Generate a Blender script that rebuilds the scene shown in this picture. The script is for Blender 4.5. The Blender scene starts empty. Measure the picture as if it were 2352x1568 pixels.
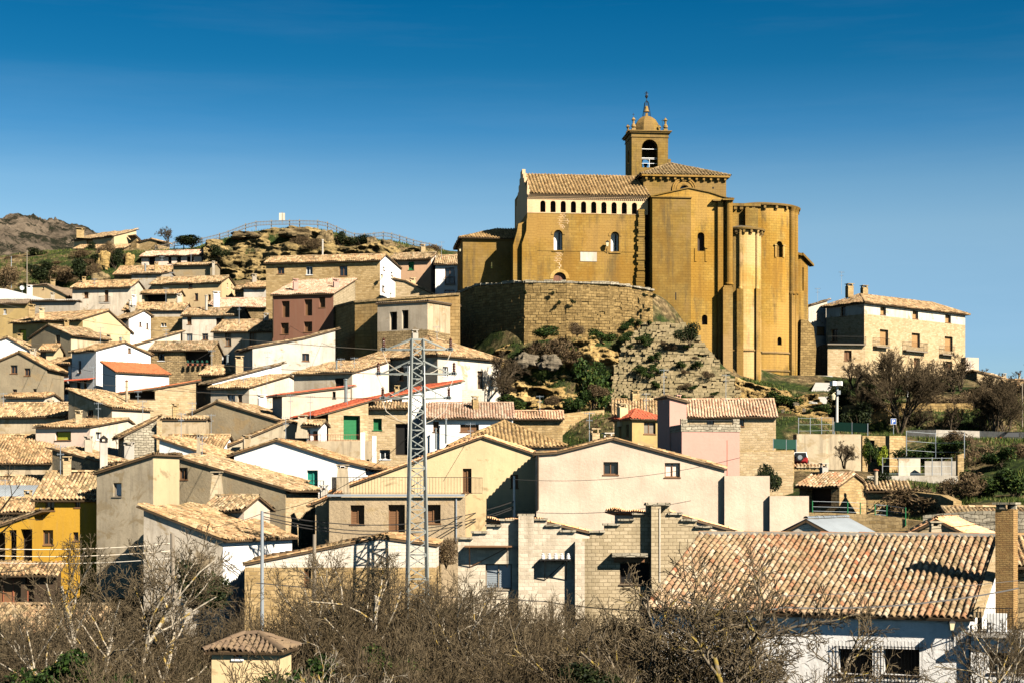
import bpy, math, random
import numpy as np
from mathutils import Vector, noise, geometry
R_ = math.radians
# tint of the clear air by height above the horizon
SKYR = [(0, (0.636, 0.747, 0.822)), (1, (0.09, 0.112, 0.126)), (0.09, (0.859, 0.898, 0.972)), (0.155, (1.308, 1.121, 0.958)), (0.18, (1.046, 1.032, 0.912)), (0.212, (0.389, 0.763, 0.807)), (0.247, (0.09, 0.575, 0.65)), (0.28, (0.026, 0.508, 0.598)), (0.34, (0.023, 0.224, 0.299)), (0.5, (0.074, 0.12, 0.142))]
F = 3920.0; CX = 1176.0; HY = 1150.0        # focal length, centre and horizon in measuring units (picture 2352 wide)
sc = bpy.context.scene
# ---------------------------------------------------------------- camera
cam = bpy.data.objects.new('camera', bpy.data.cameras.new('camera'))
sc.collection.objects.link(cam); sc.camera = cam
cam.location = (0, 0, 0); cam.rotation_euler = (R_(90), 0, 0)
cam.data.sensor_width = 36; cam.data.lens = 60
cam.data.shift_y = (HY - 784) / 2352
cam.data.clip_start = .5; cam.data.clip_end = 20000
# ---------------------------------------------------------------- sun and sky
SUN_AZ, SUN_EL = R_(44), R_(34)              # right of and behind the camera
SUN = Vector((math.sin(SUN_AZ)*math.cos(SUN_EL), -math.cos(SUN_AZ)*math.cos(SUN_EL), math.sin(SUN_EL)))
sl = bpy.data.lights.new('sun', 'SUN'); sl.energy = 4.7; sl.angle = R_(.5); sl.color = (1, .90, .76)
so = bpy.data.objects.new('sun', sl); sc.collection.objects.link(so)
so.rotation_euler = SUN.to_track_quat('Z', 'Y').to_euler(); so.location = (60, -60, 120)
w = bpy.data.worlds.new("World"); sc.world = w; w.use_nodes = True
nt = w.node_tree; bg = nt.nodes['Background']
sky = nt.nodes.new('ShaderNodeTexSky'); sky.sky_type = 'NISHITA'; sky.sun_disc = False
sky.sun_elevation = SUN_EL; sky.sun_rotation = math.atan2(SUN.x, SUN.y); sky.altitude = 700
sky.air_density = 1.0; sky.dust_density = .3; sky.ozone_density = 3.0
hs_ = nt.nodes.new('ShaderNodeHueSaturation'); hs_.inputs['Saturation'].default_value = 1.25
nt.links.new(sky.outputs[0], hs_.inputs['Color'])
gm = nt.nodes.new('ShaderNodeMix'); gm.data_type = 'RGBA'; gm.blend_type = 'MULTIPLY'; gm.inputs[0].default_value = 1
nt.links.new(hs_.outputs[0], gm.inputs[6])
cn_ = nt.nodes.new('ShaderNodeTexNoise'); cn_.inputs['Scale'].default_value = 2.2; cn_.inputs['Detail'].default_value = 7; cn_.inputs['Roughness'].default_value = .62
tc_ = nt.nodes.new('ShaderNodeTexCoord'); cm_ = nt.nodes.new('ShaderNodeMapping'); cm_.inputs['Scale'].default_value = (1.2, 1.2, 14); nt.links.new(tc_.outputs['Generated'], cm_.inputs[0]); nt.links.new(cm_.outputs[0], cn_.inputs[0]); sx_ = nt.nodes.new('ShaderNodeSeparateXYZ'); nt.links.new(tc_.outputs['Generated'], sx_.inputs[0])
rp_ = nt.nodes.new('ShaderNodeValToRGB'); nt.links.new(sx_.outputs[2], rp_.inputs[0]); nt.links.new(rp_.outputs[0], gm.inputs[7])
for i_, (p_, c_) in enumerate(SKYR): 
    e_ = rp_.color_ramp.elements[i_] if i_ < 2 else rp_.color_ramp.elements.new(p_)
    e_.position = p_; e_.color = (*c_, 1)
cr_ = nt.nodes.new('ShaderNodeValToRGB'); cr_.color_ramp.elements[0].position = .48; cr_.color_ramp.elements[1].position = .85; nt.links.new(cn_.outputs[0], cr_.inputs[0])
cx_ = nt.nodes.new('ShaderNodeMix'); cx_.data_type = 'RGBA'; cx_.blend_type = 'ADD'; nt.links.new(gm.outputs[2], cx_.inputs[6]); cx_.inputs[7].default_value = (2.2, 2.0, 1.7, 1)
cf_ = nt.nodes.new('ShaderNodeMath'); cf_.operation = 'MULTIPLY'; cf_.inputs[1].default_value = .13; nt.links.new(cr_.outputs[0], cf_.inputs[0]); nt.links.new(cf_.outputs[0], cx_.inputs[0])
nt.links.new(cx_.outputs[2], bg.inputs[0]); bg.inputs[1].default_value = .05
sc.view_settings.view_transform = 'Standard'; sc.view_settings.look = 'None'
sc.view_settings.exposure = 1.22; sc.view_settings.gamma = 1
sc.cycles.max_bounces = 5; sc.cycles.diffuse_bounces = 0; sc.cycles.glossy_bounces = 2
sc.cycles.transparent_max_bounces = 4
RNG = random.Random(7)

# ---------------------------------------------------------------- helpers
def at(u, v, D): return Vector(((u-CX)/F*D, D, (HY-v)/F*D))

def link(name, me, parent=None, mats=()):
    o = bpy.data.objects.new(name, me); sc.collection.objects.link(o)
    if parent is not None: o.parent = parent
    for m in mats: me.materials.append(m)
    return o
def tag(o, label=None, cat=None, group=None, kind=None):
    if label: o['label'] = label
    if cat: o['category'] = cat
    if group: o['group'] = group
    if kind: o['kind'] = kind
    return o
def empty(name, loc, label, cat, group=None):
    o = bpy.data.objects.new(name, None); sc.collection.objects.link(o)
    o.location = loc; o.empty_display_size = .3
    return tag(o, label, cat, group)
def root(o):
    while o.parent: o = o.parent
    return o

class MB:
    """collects faces given in world coordinates and links them as one mesh"""
    def __init__(s): s.v = []; s.f = []; s.uv = []; s.m = []; s.cur = 0; s.np = []
    def face(s, pts, uv=None, m=None):
        b = len(s.v); s.v += [tuple(p) for p in pts]; s.f.append(tuple(range(b, b+len(pts))))
        if uv is None:
            a = Vector(pts[1])-Vector(pts[0]); c = Vector(pts[-1])-Vector(pts[0]); n = a.cross(c)
            if abs(n.z) > .8*n.length: uv = [(p[0], p[1]) for p in pts]
            else:
                e = Vector((-n.y, n.x, 0)); e.normalize() if e.length else None
                uv = [(p[0]*e.x+p[1]*e.y, p[2]) for p in pts]
        s.uv += [tuple(q) for q in uv]; s.m.append(s.cur if m is None else m)
    def obox(s, o, ex, ey, ez, m=None):
        """box from corner o with the three edge vectors"""
        o, ex, ey, ez = map(Vector, (o, ex, ey, ez))
        if ex.cross(ey).dot(ez) < 0: ex, ey = ey, ex
        p = [o, o+ex, o+ex+ey, o+ey]; q = [a+ez for a in p]
        s.face(p[::-1], m=m); s.face(q, m=m)
        for i in range(4):
            j = (i+1) % 4; s.face([p[i], p[j], q[j], q[i]], m=m)
    def box(s, c, d, rz=0, m=None):
        """upright box: centre of base c, size d"""
        ex = Vector((math.cos(rz), math.sin(rz), 0)); ey = Vector((-math.sin(rz), math.cos(rz), 0))
        s.obox(Vector(c)-ex*d[0]/2-ey*d[1]/2, ex*d[0], ey*d[1], Vector((0, 0, d[2])), m)
    def bar(s, a, b, wd, wd2=None, n=4, m=None, twist=.785):
        a, b = Vector(a), Vector(b); d = b-a
        if d.length < 1e-6: return
        d.normalize(); x = d.cross(Vector((0, 0, 1)))
        if x.length < .01: x = Vector((1, 0, 0))
        x.normalize(); y = d.cross(x); wd2 = wd if wd2 is None else wd2
        A = []; B = []
        for i in range(n):
            t = twist+2*math.pi*i/n; k = x*math.cos(t)+y*math.sin(t)
            A.append(a+k*wd); B.append(b+k*wd2)
        for i in range(n):
            j = (i+1) % n; s.face([A[j], A[i], B[i], B[j]], m=m)
        s.face(A, m=m); s.face(B[::-1], m=m)
    def lathe(s, c, prof, n=16, a0=0, a1=2*math.pi, m=None):
        """prof = [(r, z)...] turned about the vertical through c"""
        c = Vector(c); full = abs(a1-a0) > 6.28
        for i in range(n):
            t0 = a0+(a1-a0)*i/n; t1 = a0+(a1-a0)*(i+1)/n
            for (r0, z0), (r1, z1) in zip(prof[:-1], prof[1:]):
                P = lambda r, z, t: c+Vector((r*math.cos(t), r*math.sin(t), z))
                rr = max(r0, r1); U0, U1 = rr*t0, rr*t1
                q = [P(r0, z0, t0), P(r0, z0, t1), P(r1, z1, t1), P(r1, z1, t0)]
                uv = [(U0, z0+c.z), (U1, z0+c.z), (U1, z1+c.z), (U0, z1+c.z)]
                if r0 < 1e-5: q = q[1:]; uv = uv[1:]
                elif r1 < 1e-5: q = q[:3]; uv = uv[:3]
                s.face(q, uv, m)
    def build(s, name, mats, parent=None, smooth=False):
        if not isinstance(mats, (list, tuple)): mats = [mats]
        off = Vector((0, 0, 0)) if parent is None else root(parent).location
        V = np.array(s.v, dtype=np.float32).reshape(-1, 3) - np.array(off, dtype=np.float32)
        cnt = np.array([len(f) for f in s.f], dtype=np.int32)
        idx = np.array([i for f in s.f for i in f], dtype=np.int32)
        uv = np.array(s.uv, dtype=np.float32).reshape(-1, 2); mi = np.array(s.m, dtype=np.int32)
        rnd = np.zeros(len(cnt), dtype=np.float32)
        for (nv, nf, nr, nm) in s.np:
            b = len(V); V = np.vstack([V, nv.astype(np.float32)-np.array(off, dtype=np.float32)])
            idx = np.concatenate([idx, (nf+b).ravel().astype(np.int32)])
            cnt = np.concatenate([cnt, np.full(len(nf), nf.shape[1], dtype=np.int32)])
            uv = np.vstack([uv, nv[nf.ravel()][:, :2].astype(np.float32)])
            mi = np.concatenate([mi, np.full(len(nf), nm, dtype=np.int32)])
            rnd = np.concatenate([rnd, nr.astype(np.float32)])
        me = bpy.data.meshes.new(name)
        me.vertices.add(len(V)); me.vertices.foreach_set('co', V.ravel())
        me.loops.add(len(idx)); me.loops.foreach_set('vertex_index', idx)
        me.polygons.add(len(cnt))
        st = np.concatenate([[0], np.cumsum(cnt)[:-1]]).astype(np.int32)
        me.polygons.foreach_set('loop_start', st); me.polygons.foreach_set('loop_total', cnt)
        me.polygons.foreach_set('material_index', mi)
        if smooth: me.polygons.foreach_set('use_smooth', np.ones(len(cnt), dtype=bool))
        l = me.uv_layers.new(name='UVMap'); l.data.foreach_set('uv', uv.ravel())
        if s.np:
            a = me.attributes.new('rnd', 'FLOAT', 'FACE'); a.data.foreach_set('value', rnd)
        me.update(calc_edges=True)
        return link(name, me, parent, mats)

class Pl:
    """vertical plane through o (x,y) along e (x,y); outward normal (e.y,-e.x)"""
    def __init__(s, o, e, off=0):
        s.e = Vector((e[0], e[1])).normalized(); s.n = Vector((s.e.y, -s.e.x)); s.o = Vector((o[0], o[1]))+s.n*off
    def off(s, d): return Pl(s.o+s.n*d, s.e)
    def pix(s, u, v):
        k = (u-CX)/F; t = (k*s.o.y-s.o.x)/(s.e.x-k*s.e.y); D = s.o.y+t*s.e.y
        return t, (HY-v)/F*D
    def T(s, u): return s.pix(u, 0)[0]
    def P(s, t, z, out=0):
        q = s.o+s.e*t+s.n*out; return Vector((q.x, q.y, z))
    def box(s, mb, t0, t1, z0, z1, o0, o1, m=None):
        n = Vector((s.n.x, s.n.y, 0)); e = Vector((s.e.x, s.e.y, 0))
        mb.obox(s.P(t0, z0, o0), e*(t1-t0), n*(o1-o0), Vector((0, 0, z1-z0)), m)
    def pbox(s, mb, u0, v0, u1, v1, o0, o1, m=None):
        p = s.off(max(o0, o1)); a = p.pix(u0, v0); b = p.pix(u1, v1)
        s.box(mb, a[0], b[0], b[1], a[1], o0, o1, m)

def panel(mb, pl, poly, holes=(), depth=.22, m=None, jm=None, out=0):
    """flat wall face with real openings and their reveals"""
    if not holes:
        if len(poly) <= 4:
            mb.face([pl.P(t, z, out) for t, z in poly], poly, m); return
    vs = [Vector(p) for p in poly]; fs = [list(range(len(poly)))]
    for h in holes:
        b = len(vs); vs += [Vector(p) for p in h]; fs.append(list(range(b, b+len(h))))
    ov, oe, of, _, _, _ = geometry.delaunay_2d_cdt(vs, [], fs, 1, 1e-4)
    def inside(p, h):
        c = False; j = len(h)-1
        for i in range(len(h)):
            if (h[i][1] > p[1]) != (h[j][1] > p[1]) and p[0] < (h[j][0]-h[i][0])*(p[1]-h[i][1])/(h[j][1]-h[i][1])+h[i][0]: c = not c
            j = i
        return c
    for f in of:
        c = sum((ov[i] for i in f), Vector((0, 0)))/len(f)
        if any(inside(c, h) for h in holes): continue
        q = [ov[i] for i in f]
        ar = sum(q[i].x*q[(i+1) % len(q)].y-q[(i+1) % len(q)].x*q[i].y for i in range(len(q)))
        if ar < 0: q = q[::-1]
        mb.face([pl.P(p.x, p.y, out) for p in q], [(p.x, p.y) for p in q], m)
    for h in holes:
        for i in range(len(h)):
            a, b = h[i], h[(i+1) % len(h)]
            mb.face([pl.P(a[0], a[1], out), pl.P(b[0], b[1], out), pl.P(b[0], b[1], out-depth), pl.P(a[0], a[1], out-depth)],
                    [(a[0], a[1]), (b[0], b[1]), (b[0]+depth, b[1]), (a[0]+depth, a[1])], m if jm is None else jm)

def rect(t0, z0, t1, z1): return [(t0, z0), (t1, z0), (t1, z1), (t0, z1)]
def arch(t0, z0, t1, z1, n=8):
    r = (t1-t0)/2; c = (t0+t1)/2; zs = z1-r
    return [(t0, z0), (t1, z0)]+[(c+r*math.cos(math.pi*i/n), zs+r*math.sin(math.pi*i/n)) for i in range(n+1)]

# ---------------------------------------------------------------- materials
MATS = {}
def nmat(name):
    m = bpy.data.materials.new(name); m.use_nodes = True; n = m.node_tree.nodes; b = n['Principled BSDF']
    b.inputs['Roughness'].default_value = .9; b.inputs['Specular IOR Level'].default_value = .2
    MATS[name] = m; return m, n, m.node_tree.links, b
def N(n, typ, **k):
    x = n.new(typ)
    for a, v in k.items():
        if a in x.inputs: x.inputs[a].default_value = v
        else: setattr(x, a, v)
    return x
def ramp(n, l, src, stops):
    r = n.new('ShaderNodeValToRGB'); e = r.color_ramp.elements
    while len(e) < len(stops): e.new(.5)
    for i, (p, c) in enumerate(stops): e[i].position = p; e[i].color = (*c, 1) if len(c) == 3 else c
    l.new(src, r.inputs[0]); return r.outputs[0]
def mixc(n, l, fac, a, b, mode='MIX'):
    x = n.new('ShaderNodeMix'); x.data_type = 'RGBA'; x.blend_type = mode
    for i, s in ((0, fac), (6, a), (7, b)):
        if hasattr(s, 'links'): l.new(s, x.inputs[i])
        elif i == 0: x.inputs[0].default_value = s
        else: x.inputs[i].default_value = (*s, 1)
    return x.outputs[2]
def coords(n, l, sx=1, sy=1, sz=1, uv=False):
    tc = n.new('ShaderNodeTexCoord'); mp = n.new('ShaderNodeMapping'); mp.inputs['Scale'].default_value = (sx, sy, sz)
    l.new(tc.outputs['UV' if uv else 'Object'], mp.inputs[0]); return mp.outputs[0]
def bump(n, l, b, h, strength=.5, dist=.05, prev=None):
    x = n.new('ShaderNodeBump'); x.inputs['Strength'].default_value = strength; x.inputs['Distance'].default_value = dist
    l.new(h, x.inputs['Height'])
    if prev is not None: l.new(prev, x.inputs['Normal'])
    l.new(x.outputs[0], b.inputs['Normal']); return x.outputs[0]
def vary(n, l, c, lo=.72, hi=1.12, tint=(1, .86, .68)):
    oi = n.new('ShaderNodeObjectInfo'); r = ramp(n, l, oi.outputs['Random'], [(0, (lo, lo, lo)), (.35, (hi, hi*.97, hi*.92)), (.7, (hi*.9*tint[0], hi*.9*tint[1], hi*.9*tint[2])), (1, (1, 1, 1))])
    return mixc(n, l, 1.0, c, r, 'MULTIPLY')
def flat(name, c, rough=.7, metal=0, spec=.3):
    m, n, l, b = nmat(name)
    t = N(n, 'ShaderNodeTexNoise', Scale=6.0, Detail=3.0)
    o = mixc(n, l, t.outputs[0], tuple(x*.8 for x in c), tuple(min(1, x*1.15) for x in c))
    l.new(o, b.inputs['Base Color']); b.inputs['Roughness'].default_value = rough; b.inputs['Metallic'].default_value = metal
    b.inputs['Specular IOR Level'].default_value = spec; return m
def plaster(name, c, dirt=(.25, .2, .14), amt=.5, streak=.5, bs=.25, patch=1.0, exp=0):
    m, n, l, b = nmat(name)
    v = coords(n, l)
    a = N(n, 'ShaderNodeTexNoise', Scale=.45, Detail=8.0, Roughness=.62); l.new(v, a.inputs[0])
    s = N(n, 'ShaderNodeTexNoise', Scale=1.0, Detail=5.0, Roughness=.6); l.new(coords(n, l, 2.2, 2.2, .22), s.inputs[0])
    f = N(n, 'ShaderNodeTexNoise', Scale=5.0, Detail=6.0, Roughness=.7); l.new(v, f.inputs[0])
    c1 = mixc(n, l, ramp(n, l, a.outputs[0], [(.38, (0, 0, 0)), (.68, (1, 1, 1))]), c, tuple(x*(1-.28*patch) for x in c))
    k = ramp(n, l, s.outputs[0], [(.50, (0, 0, 0)), (.78, (streak, streak, streak))])
    c2 = mixc(n, l, k, c1, dirt)
    k2 = ramp(n, l, f.outputs[0], [(.52, (0, 0, 0)), (.80, (amt, amt, amt))])
    c3 = mixc(n, l, k2, c2, tuple(x*.45 for x in c))
    if exp:     # fallen plaster showing the stone, damp and soot
        e = N(n, 'ShaderNodeTexNoise', Scale=.55, Detail=9.0, Roughness=.66, Distortion=.6); l.new(coords(n, l, 1, 1, 1.3), e.inputs[0])
        c3 = mixc(n, l, ramp(n, l, e.outputs[0], [(.60-.05*exp, (0, 0, 0)), (.66-.05*exp, (.8, .8, .8))]), c3, (.33, .25, .14))
        g = N(n, 'ShaderNodeTexNoise', Scale=.16, Detail=5.0, Roughness=.6); l.new(v, g.inputs[0])
        c3 = mixc(n, l, ramp(n, l, g.outputs[0], [(.45, (0, 0, 0)), (.7, (.6, .6, .6))]), c3, tuple(x*.62 for x in c))
    if exp: c3 = vary(n, l, c3, .8, 1.05, (1, .93, .84))
    l.new(c3, b.inputs['Base Color']); bump(n, l, b, f.outputs[0], bs, .06); return m
def rubble(name, ca, cb, mortar, size=.38, flatn=1.7, bs=.9, edge=.09):
    m, n, l, b = nmat(name)
    v0 = coords(n, l, 1/size, 1/size, flatn/size)
    wn = N(n, 'ShaderNodeTexNoise', Scale=1.2, Detail=2.0); l.new(v0, wn.inputs[0])
    add = n.new('ShaderNodeMixRGB'); add.blend_type = 'ADD'; add.inputs[0].default_value = .5
    l.new(v0, add.inputs[1]); l.new(wn.outputs[1], add.inputs[2])
    vo = N(n, 'ShaderNodeTexVoronoi', Scale=1.0, Randomness=.85); l.new(add.outputs[0], vo.inputs[0])
    ve = N(n, 'ShaderNodeTexVoronoi', Scale=1.0, Randomness=.85, feature='DISTANCE_TO_EDGE'); l.new(add.outputs[0], ve.inputs[0])
    sep = n.new('ShaderNodeSeparateColor'); l.new(vo.outputs['Color'], sep.inputs[0])
    mid = tuple((p+q)/2 for p, q in zip(ca, cb))
    c1 = ramp(n, l, sep.outputs[0], [(0, ca), (.45, mid), (.8, cb), (1, tuple(x*.45 for x in mid))])
    ek = ramp(n, l, ve.outputs[0], [(edge*.35, (1, 1, 1)), (edge*1.3, (0, 0, 0))])
    c2 = mixc(n, l, ek, c1, mortar)
    big = N(n, 'ShaderNodeTexNoise', Scale=.3, Detail=6.0, Roughness=.65); l.new(coords(n, l), big.inputs[0])
    c3 = mixc(n, l, ramp(n, l, big.outputs[0], [(.42, (0, 0, 0)), (.7, (.55, .55, .55))]), c2, tuple(x*.42 for x in mid))
    l.new(c3, b.inputs['Base Color'])
    hr = ramp(n, l, ve.outputs[0], [(0, (0, 0, 0)), (edge*2.2, (1, 1, 1))])
    bump(n, l, b, hr, bs, .06); return m
def ashlar(name, ca, cb, mortar, bw=.62, bh=.31, stain=(.1, .07, .035), sa=.6, msize=.012, bs=.6, var=.5, warp=.0, ws=1.6):
    m, n, l, b = nmat(name)
    uv = coords(n, l, uv=True)
    if warp:
        wn = N(n, 'ShaderNodeTexNoise', Scale=ws, Detail=3.0); l.new(uv, wn.inputs[0]); vm = n.new('ShaderNodeVectorMath'); vm.operation = 'MULTIPLY_ADD'; vm.inputs[1].default_value = (warp, warp, warp); l.new(wn.outputs[1], vm.inputs[0]); l.new(uv, vm.inputs[2]); uv = vm.outputs[0]
    br = N(n, 'ShaderNodeTexBrick', Scale=1.0); br.offset = .5
    br.inputs['Brick Width'].default_value = bw; br.inputs['Row Height'].default_value = bh
    br.inputs['Mortar Size'].default_value = msize; br.inputs['Mortar Smooth'].default_value = .4; br.inputs['Bias'].default_value = 0
    br.inputs['Color1'].default_value = (*ca, 1); br.inputs['Color2'].default_value = (*cb, 1); br.inputs['Mortar'].default_value = (*mortar, 1)
    l.new(uv, br.inputs[0])
    v = coords(n, l)
    a = N(n, 'ShaderNodeTexNoise', Scale=.22, Detail=9.0, Roughness=.62); l.new(v, a.inputs[0])
    s = N(n, 'ShaderNodeTexNoise', Scale=1.0, Detail=6.0, Roughness=.6); l.new(coords(n, l, 1.1, 1.1, .10), s.inputs[0])
    f = N(n, 'ShaderNodeTexNoise', Scale=3.0, Detail=8.0, Roughness=.75); l.new(v, f.inputs[0])
    c1 = mixc(n, l, ramp(n, l, a.outputs[0], [(.36, (0, 0, 0)), (.66, (var*1.2, var*1.2, var*1.2))]), br.outputs[0], (min(1, ca[0]*1.18), ca[1]*1.0, ca[2]*.7))
    k = ramp(n, l, s.outputs[0], [(.52, (0, 0, 0)), (.75, (sa, sa, sa))])
    c2 = mixc(n, l, k, c1, stain)
    k2 = ramp(n, l, f.outputs[0], [(.52, (0, 0, 0)), (.82, (sa*.8, sa*.8, sa*.8))])
    c3 = mixc(n, l, k2, c2, tuple(x*1.1 for x in stain))
    if name.startswith('church'):
        s2 = N(n, 'ShaderNodeTexNoise', Scale=.55, Detail=8.0, Roughness=.7); l.new(coords(n, l, 1.3, 1.3, .16), s2.inputs[0])
        c3 = mixc(n, l, ramp(n, l, s2.outputs[0], [(.51, (0, 0, 0)), (.60, (.6, .6, .6))]), c3, (.085, .062, .032))
        s3 = N(n, 'ShaderNodeTexNoise', Scale=.13, Detail=7.0, Roughness=.6); l.new(coords(n, l, 1, 1, .8), s3.inputs[0])
        c3 = mixc(n, l, ramp(n, l, s3.outputs[0], [(.50, (0, 0, 0)), (.56, (.6, .6, .6))]), c3, (ca[0]*1.35, ca[1]*1.32, ca[2]*1.9))
        c3 = mixc(n, l, ramp(n, l, s3.outputs[0], [(.42, (.6, .6, .6)), (.48, (0, 0, 0))]), c3, (ca[0]*.95, ca[1]*.78, ca[2]*.5))
    l.new(c3, b.inputs['Base Color'])
    p = bump(n, l, b, br.outputs['Fac'], -bs if False else bs, .03)
    b.inputs['Normal'].links[0].from_node.invert = True
    bump(n, l, b, f.outputs[0], .5, .08, p); return m
def tilem(name, stops, lich=(.17, .15, .08), la=.75, fine=.5):
    m, n, l, b = nmat(name)
    at_ = n.new('ShaderNodeAttribute'); at_.attribute_name = 'rnd'
    c = ramp(n, l, at_.outputs['Fac'], stops)
    v = coords(n, l)
    a = N(n, 'ShaderNodeTexNoise', Scale=.7, Detail=8.0, Roughness=.7); l.new(v, a.inputs[0])
    f = N(n, 'ShaderNodeTexNoise', Scale=7.0, Detail=5.0, Roughness=.7); l.new(v, f.inputs[0])
    c2 = mixc(n, l, ramp(n, l, a.outputs[0], [(.48, (0, 0, 0)), (.72, (la, la, la))]), c, lich)
    c3 = mixc(n, l, ramp(n, l, f.outputs[0], [(.5, (0, 0, 0)), (.78, (fine, fine, fine))]), c2, (.12, .085, .045))
    if name == 'tile_new':
        rp = N(n, 'ShaderNodeTexNoise', Scale=.33, Detail=3.0, Distortion=.8); l.new(coords(n, l, 1, .6, 1), rp.inputs[0])
        c3 = mixc(n, l, ramp(n, l, rp.outputs[0], [(.56, (0, 0, 0)), (.64, (.6, .6, .6))]), c3, mixc(n, l, at_.outputs['Fac'], (.36, .12, .05), (.52, .28, .15)))
    c3 = vary(n, l, c3, .74, 1.1, (1, .9, .78))
    l.new(c3, b.inputs['Base Color']); bump(n, l, b, f.outputs[0], .4, .03); return m

OLD = [(0, (.33, .22, .11)), (.2, (.46, .33, .185)), (.38, (.19, .13, .07)), (.55, (.56, .42, .26)), (.7, (.40, .245, .135)), (.85, (.12, .085, .045)), (1, (.58, .47, .32))]
PINK = [(0, (.50, .29, .20)), (.25, (.60, .42, .29)), (.5, (.42, .23, .15)), (.75, (.66, .50, .37)), (1, (.36, .25, .17))]
tilem('tile', OLD); tilem('tile_pink', PINK, la=.25, fine=.25)
tilem('tile_red', [(0, (.55, .12, .06)), (.5, (.62, .15, .08)), (1, (.50, .11, .06))], lich=(.35, .1, .06), la=.35, fine=.3)
tilem('tile_brown', [(0, (.42, .15, .07)), (.5, (.50, .19, .09)), (1, (.36, .13, .06))], lich=(.3, .14, .08), la=.3, fine=.3)
tilem('tile_new', [(0, (.48, .36, .22)), (.2, (.36, .20, .11)), (.35, (.52, .38, .24)), (.48, (.46, .31, .17)), (.6, (.68, .56, .41)), (.72, (.27, .19, .10)), (.84, (.52, .36, .21)), (.97, (.44, .16, .08)), (1, (.40, .33, .19))], lich=(.16, .13, .06), la=.55, fine=.5)
tilem('tile_orange', [(0, (.70, .36, .18)), (.5, (.80, .50, .30)), (1, (.72, .42, .22))], la=.2, fine=.3)
tilem('tile_dark', [(0, (.16, .12, .09)), (.5, (.22, .17, .12)), (1, (.13, .10, .08))], la=.3)
tilem('tile_church', [(0, (.34, .22, .10)), (.25, (.50, .37, .20)), (.5, (.22, .145, .07)), (.75, (.42, .30, .155)), (1, (.15, .105, .05))], lich=(.15, .13, .06), la=.6)
plaster('white', (.86, .84, .80), amt=.12, streak=.12, patch=.25)
plaster('white_old', (.70, .65, .56), amt=.45, streak=.6, exp=0.6)
plaster('limewash', (.90, .88, .84), dirt=(.45, .38, .28), amt=.2, streak=.35, patch=.2, bs=.5)
plaster('cream', (.66, .52, .31), amt=.25, streak=.25, patch=.5, exp=0.12)
plaster('pale', (.62, .50, .385), dirt=(.36, .28, .19), amt=.3, streak=.35, patch=.9, bs=.5)
plaster('pinkish', (.84, .68, .58), amt=.2, streak=.2, patch=.4, exp=0.15)
plaster('peach', (.55, .36, .23), amt=.3, streak=.2, patch=.4, exp=0.2)
plaster('pink', (.54, .31, .25), amt=.2, streak=.15, patch=.3)
plaster('ochre', (.46, .26, .028), amt=.3, streak=.3, patch=.5)
plaster('mustard', (.50, .36, .15), amt=.4, streak=.4, exp=0.5)
plaster('maroon', (.20, .095, .06), amt=.2, streak=.2, patch=.3)
plaster('grey', (.34, .29, .20), amt=.6, streak=.8, bs=.6, exp=1)
plaster('grey_pale', (.48, .43, .35), amt=.5, streak=.7, bs=.4, exp=0.6)
plaster('grey_dark', (.17, .15, .11), amt=.6, streak=.8, bs=.7, exp=0.8)
plaster('rough', (.45, .36, .24), amt=.8, streak=.6, bs=1.0, exp=0.5)
plaster('cement', (.50, .47, .42), amt=.3, streak=.5, exp=0.2)
plaster('stained', (.56, .47, .33), dirt=(.14, .12, .09), amt=.7, streak=.9, exp=1.2)
def stones(name, ca, cb, mo, bw=.46, bh=.22, msize=.022, sa=.5, stain=(.13, .09, .045), bs=.9): return ashlar(name, ca, cb, mo, bw=bw, bh=bh, msize=msize, sa=sa, stain=stain, bs=bs, var=.15, warp=.32, ws=1.9)
stones('stone', (.32, .22, .095), (.50, .365, .185), (.36, .26, .14))
stones('stone_pale', (.38, .28, .15), (.56, .43, .265), (.48, .38, .24), sa=.3)
stones('stone_dark', (.22, .16, .08), (.40, .29, .15), (.10, .07, .035), sa=.7, stain=(.07, .05, .03))
stones('stone_wall', (.18, .12, .045), (.34, .235, .095), (.10, .07, .03), bw=.62, bh=.30, sa=.6, stain=(.09, .065, .03))
stones('stone_grey', (.26, .23, .17), (.46, .41, .31), (.08, .07, .05), sa=.7, stain=(.09, .08, .06))
ashlar('block_ramp', (.24, .19, .10), (.38, .30, .17), (.1, .08, .04), bw=1.1, bh=.5, stain=(.10, .10, .05), sa=.7, var=.1)
ashlar('block', (.28, .19, .08), (.44, .31, .14), (.10, .07, .03), bw=.75, bh=.36, msize=.02, bs=.9)
ashlar('brick_pale', (.36, .29, .18), (.50, .41, .27), (.27, .21, .13), bw=.42, bh=.19, sa=.6, stain=(.15, .12, .07), msize=.02, var=.1, warp=.04, ws=4)
ashlar('brick_white', (.46, .39, .29), (.62, .55, .43), (.55, .47, .36), bw=.42, bh=.19, sa=.75, stain=(.26, .20, .13), msize=.016, var=.0, warp=.04, ws=4)
ashlar('block_pale', (.62, .56, .46), (.7, .64, .54), (.5, .44, .36), bw=.4, bh=.2, sa=.3, stain=(.3, .26, .2), var=0)
ashlar('brick', (.34, .20, .08), (.46, .30, .12), (.15, .10, .05), bw=.25, bh=.075, sa=.3, msize=.012, var=.3)
ashlar('brick_pink', (.80, .56, .34), (.72, .48, .27), (.66, .5, .33), bw=.3, bh=.08, sa=.2, msize=.01, var=.1)
G1, G2 = (.255, .157, .033), (.335, .213, .052)
ashlar('church', G1, G2, (.20, .125, .04), sa=.7, msize=.018)
ashlar('church_dark', (0.189, 0.125, 0.033), (0.275, 0.181, 0.046), (0.138, 0.086, 0.027), sa=.75)
ashlar('church_warm', (0.327, 0.202, 0.039), (0.413, 0.262, 0.058), (0.198, 0.120, 0.031), sa=.6, msize=.018)
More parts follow.
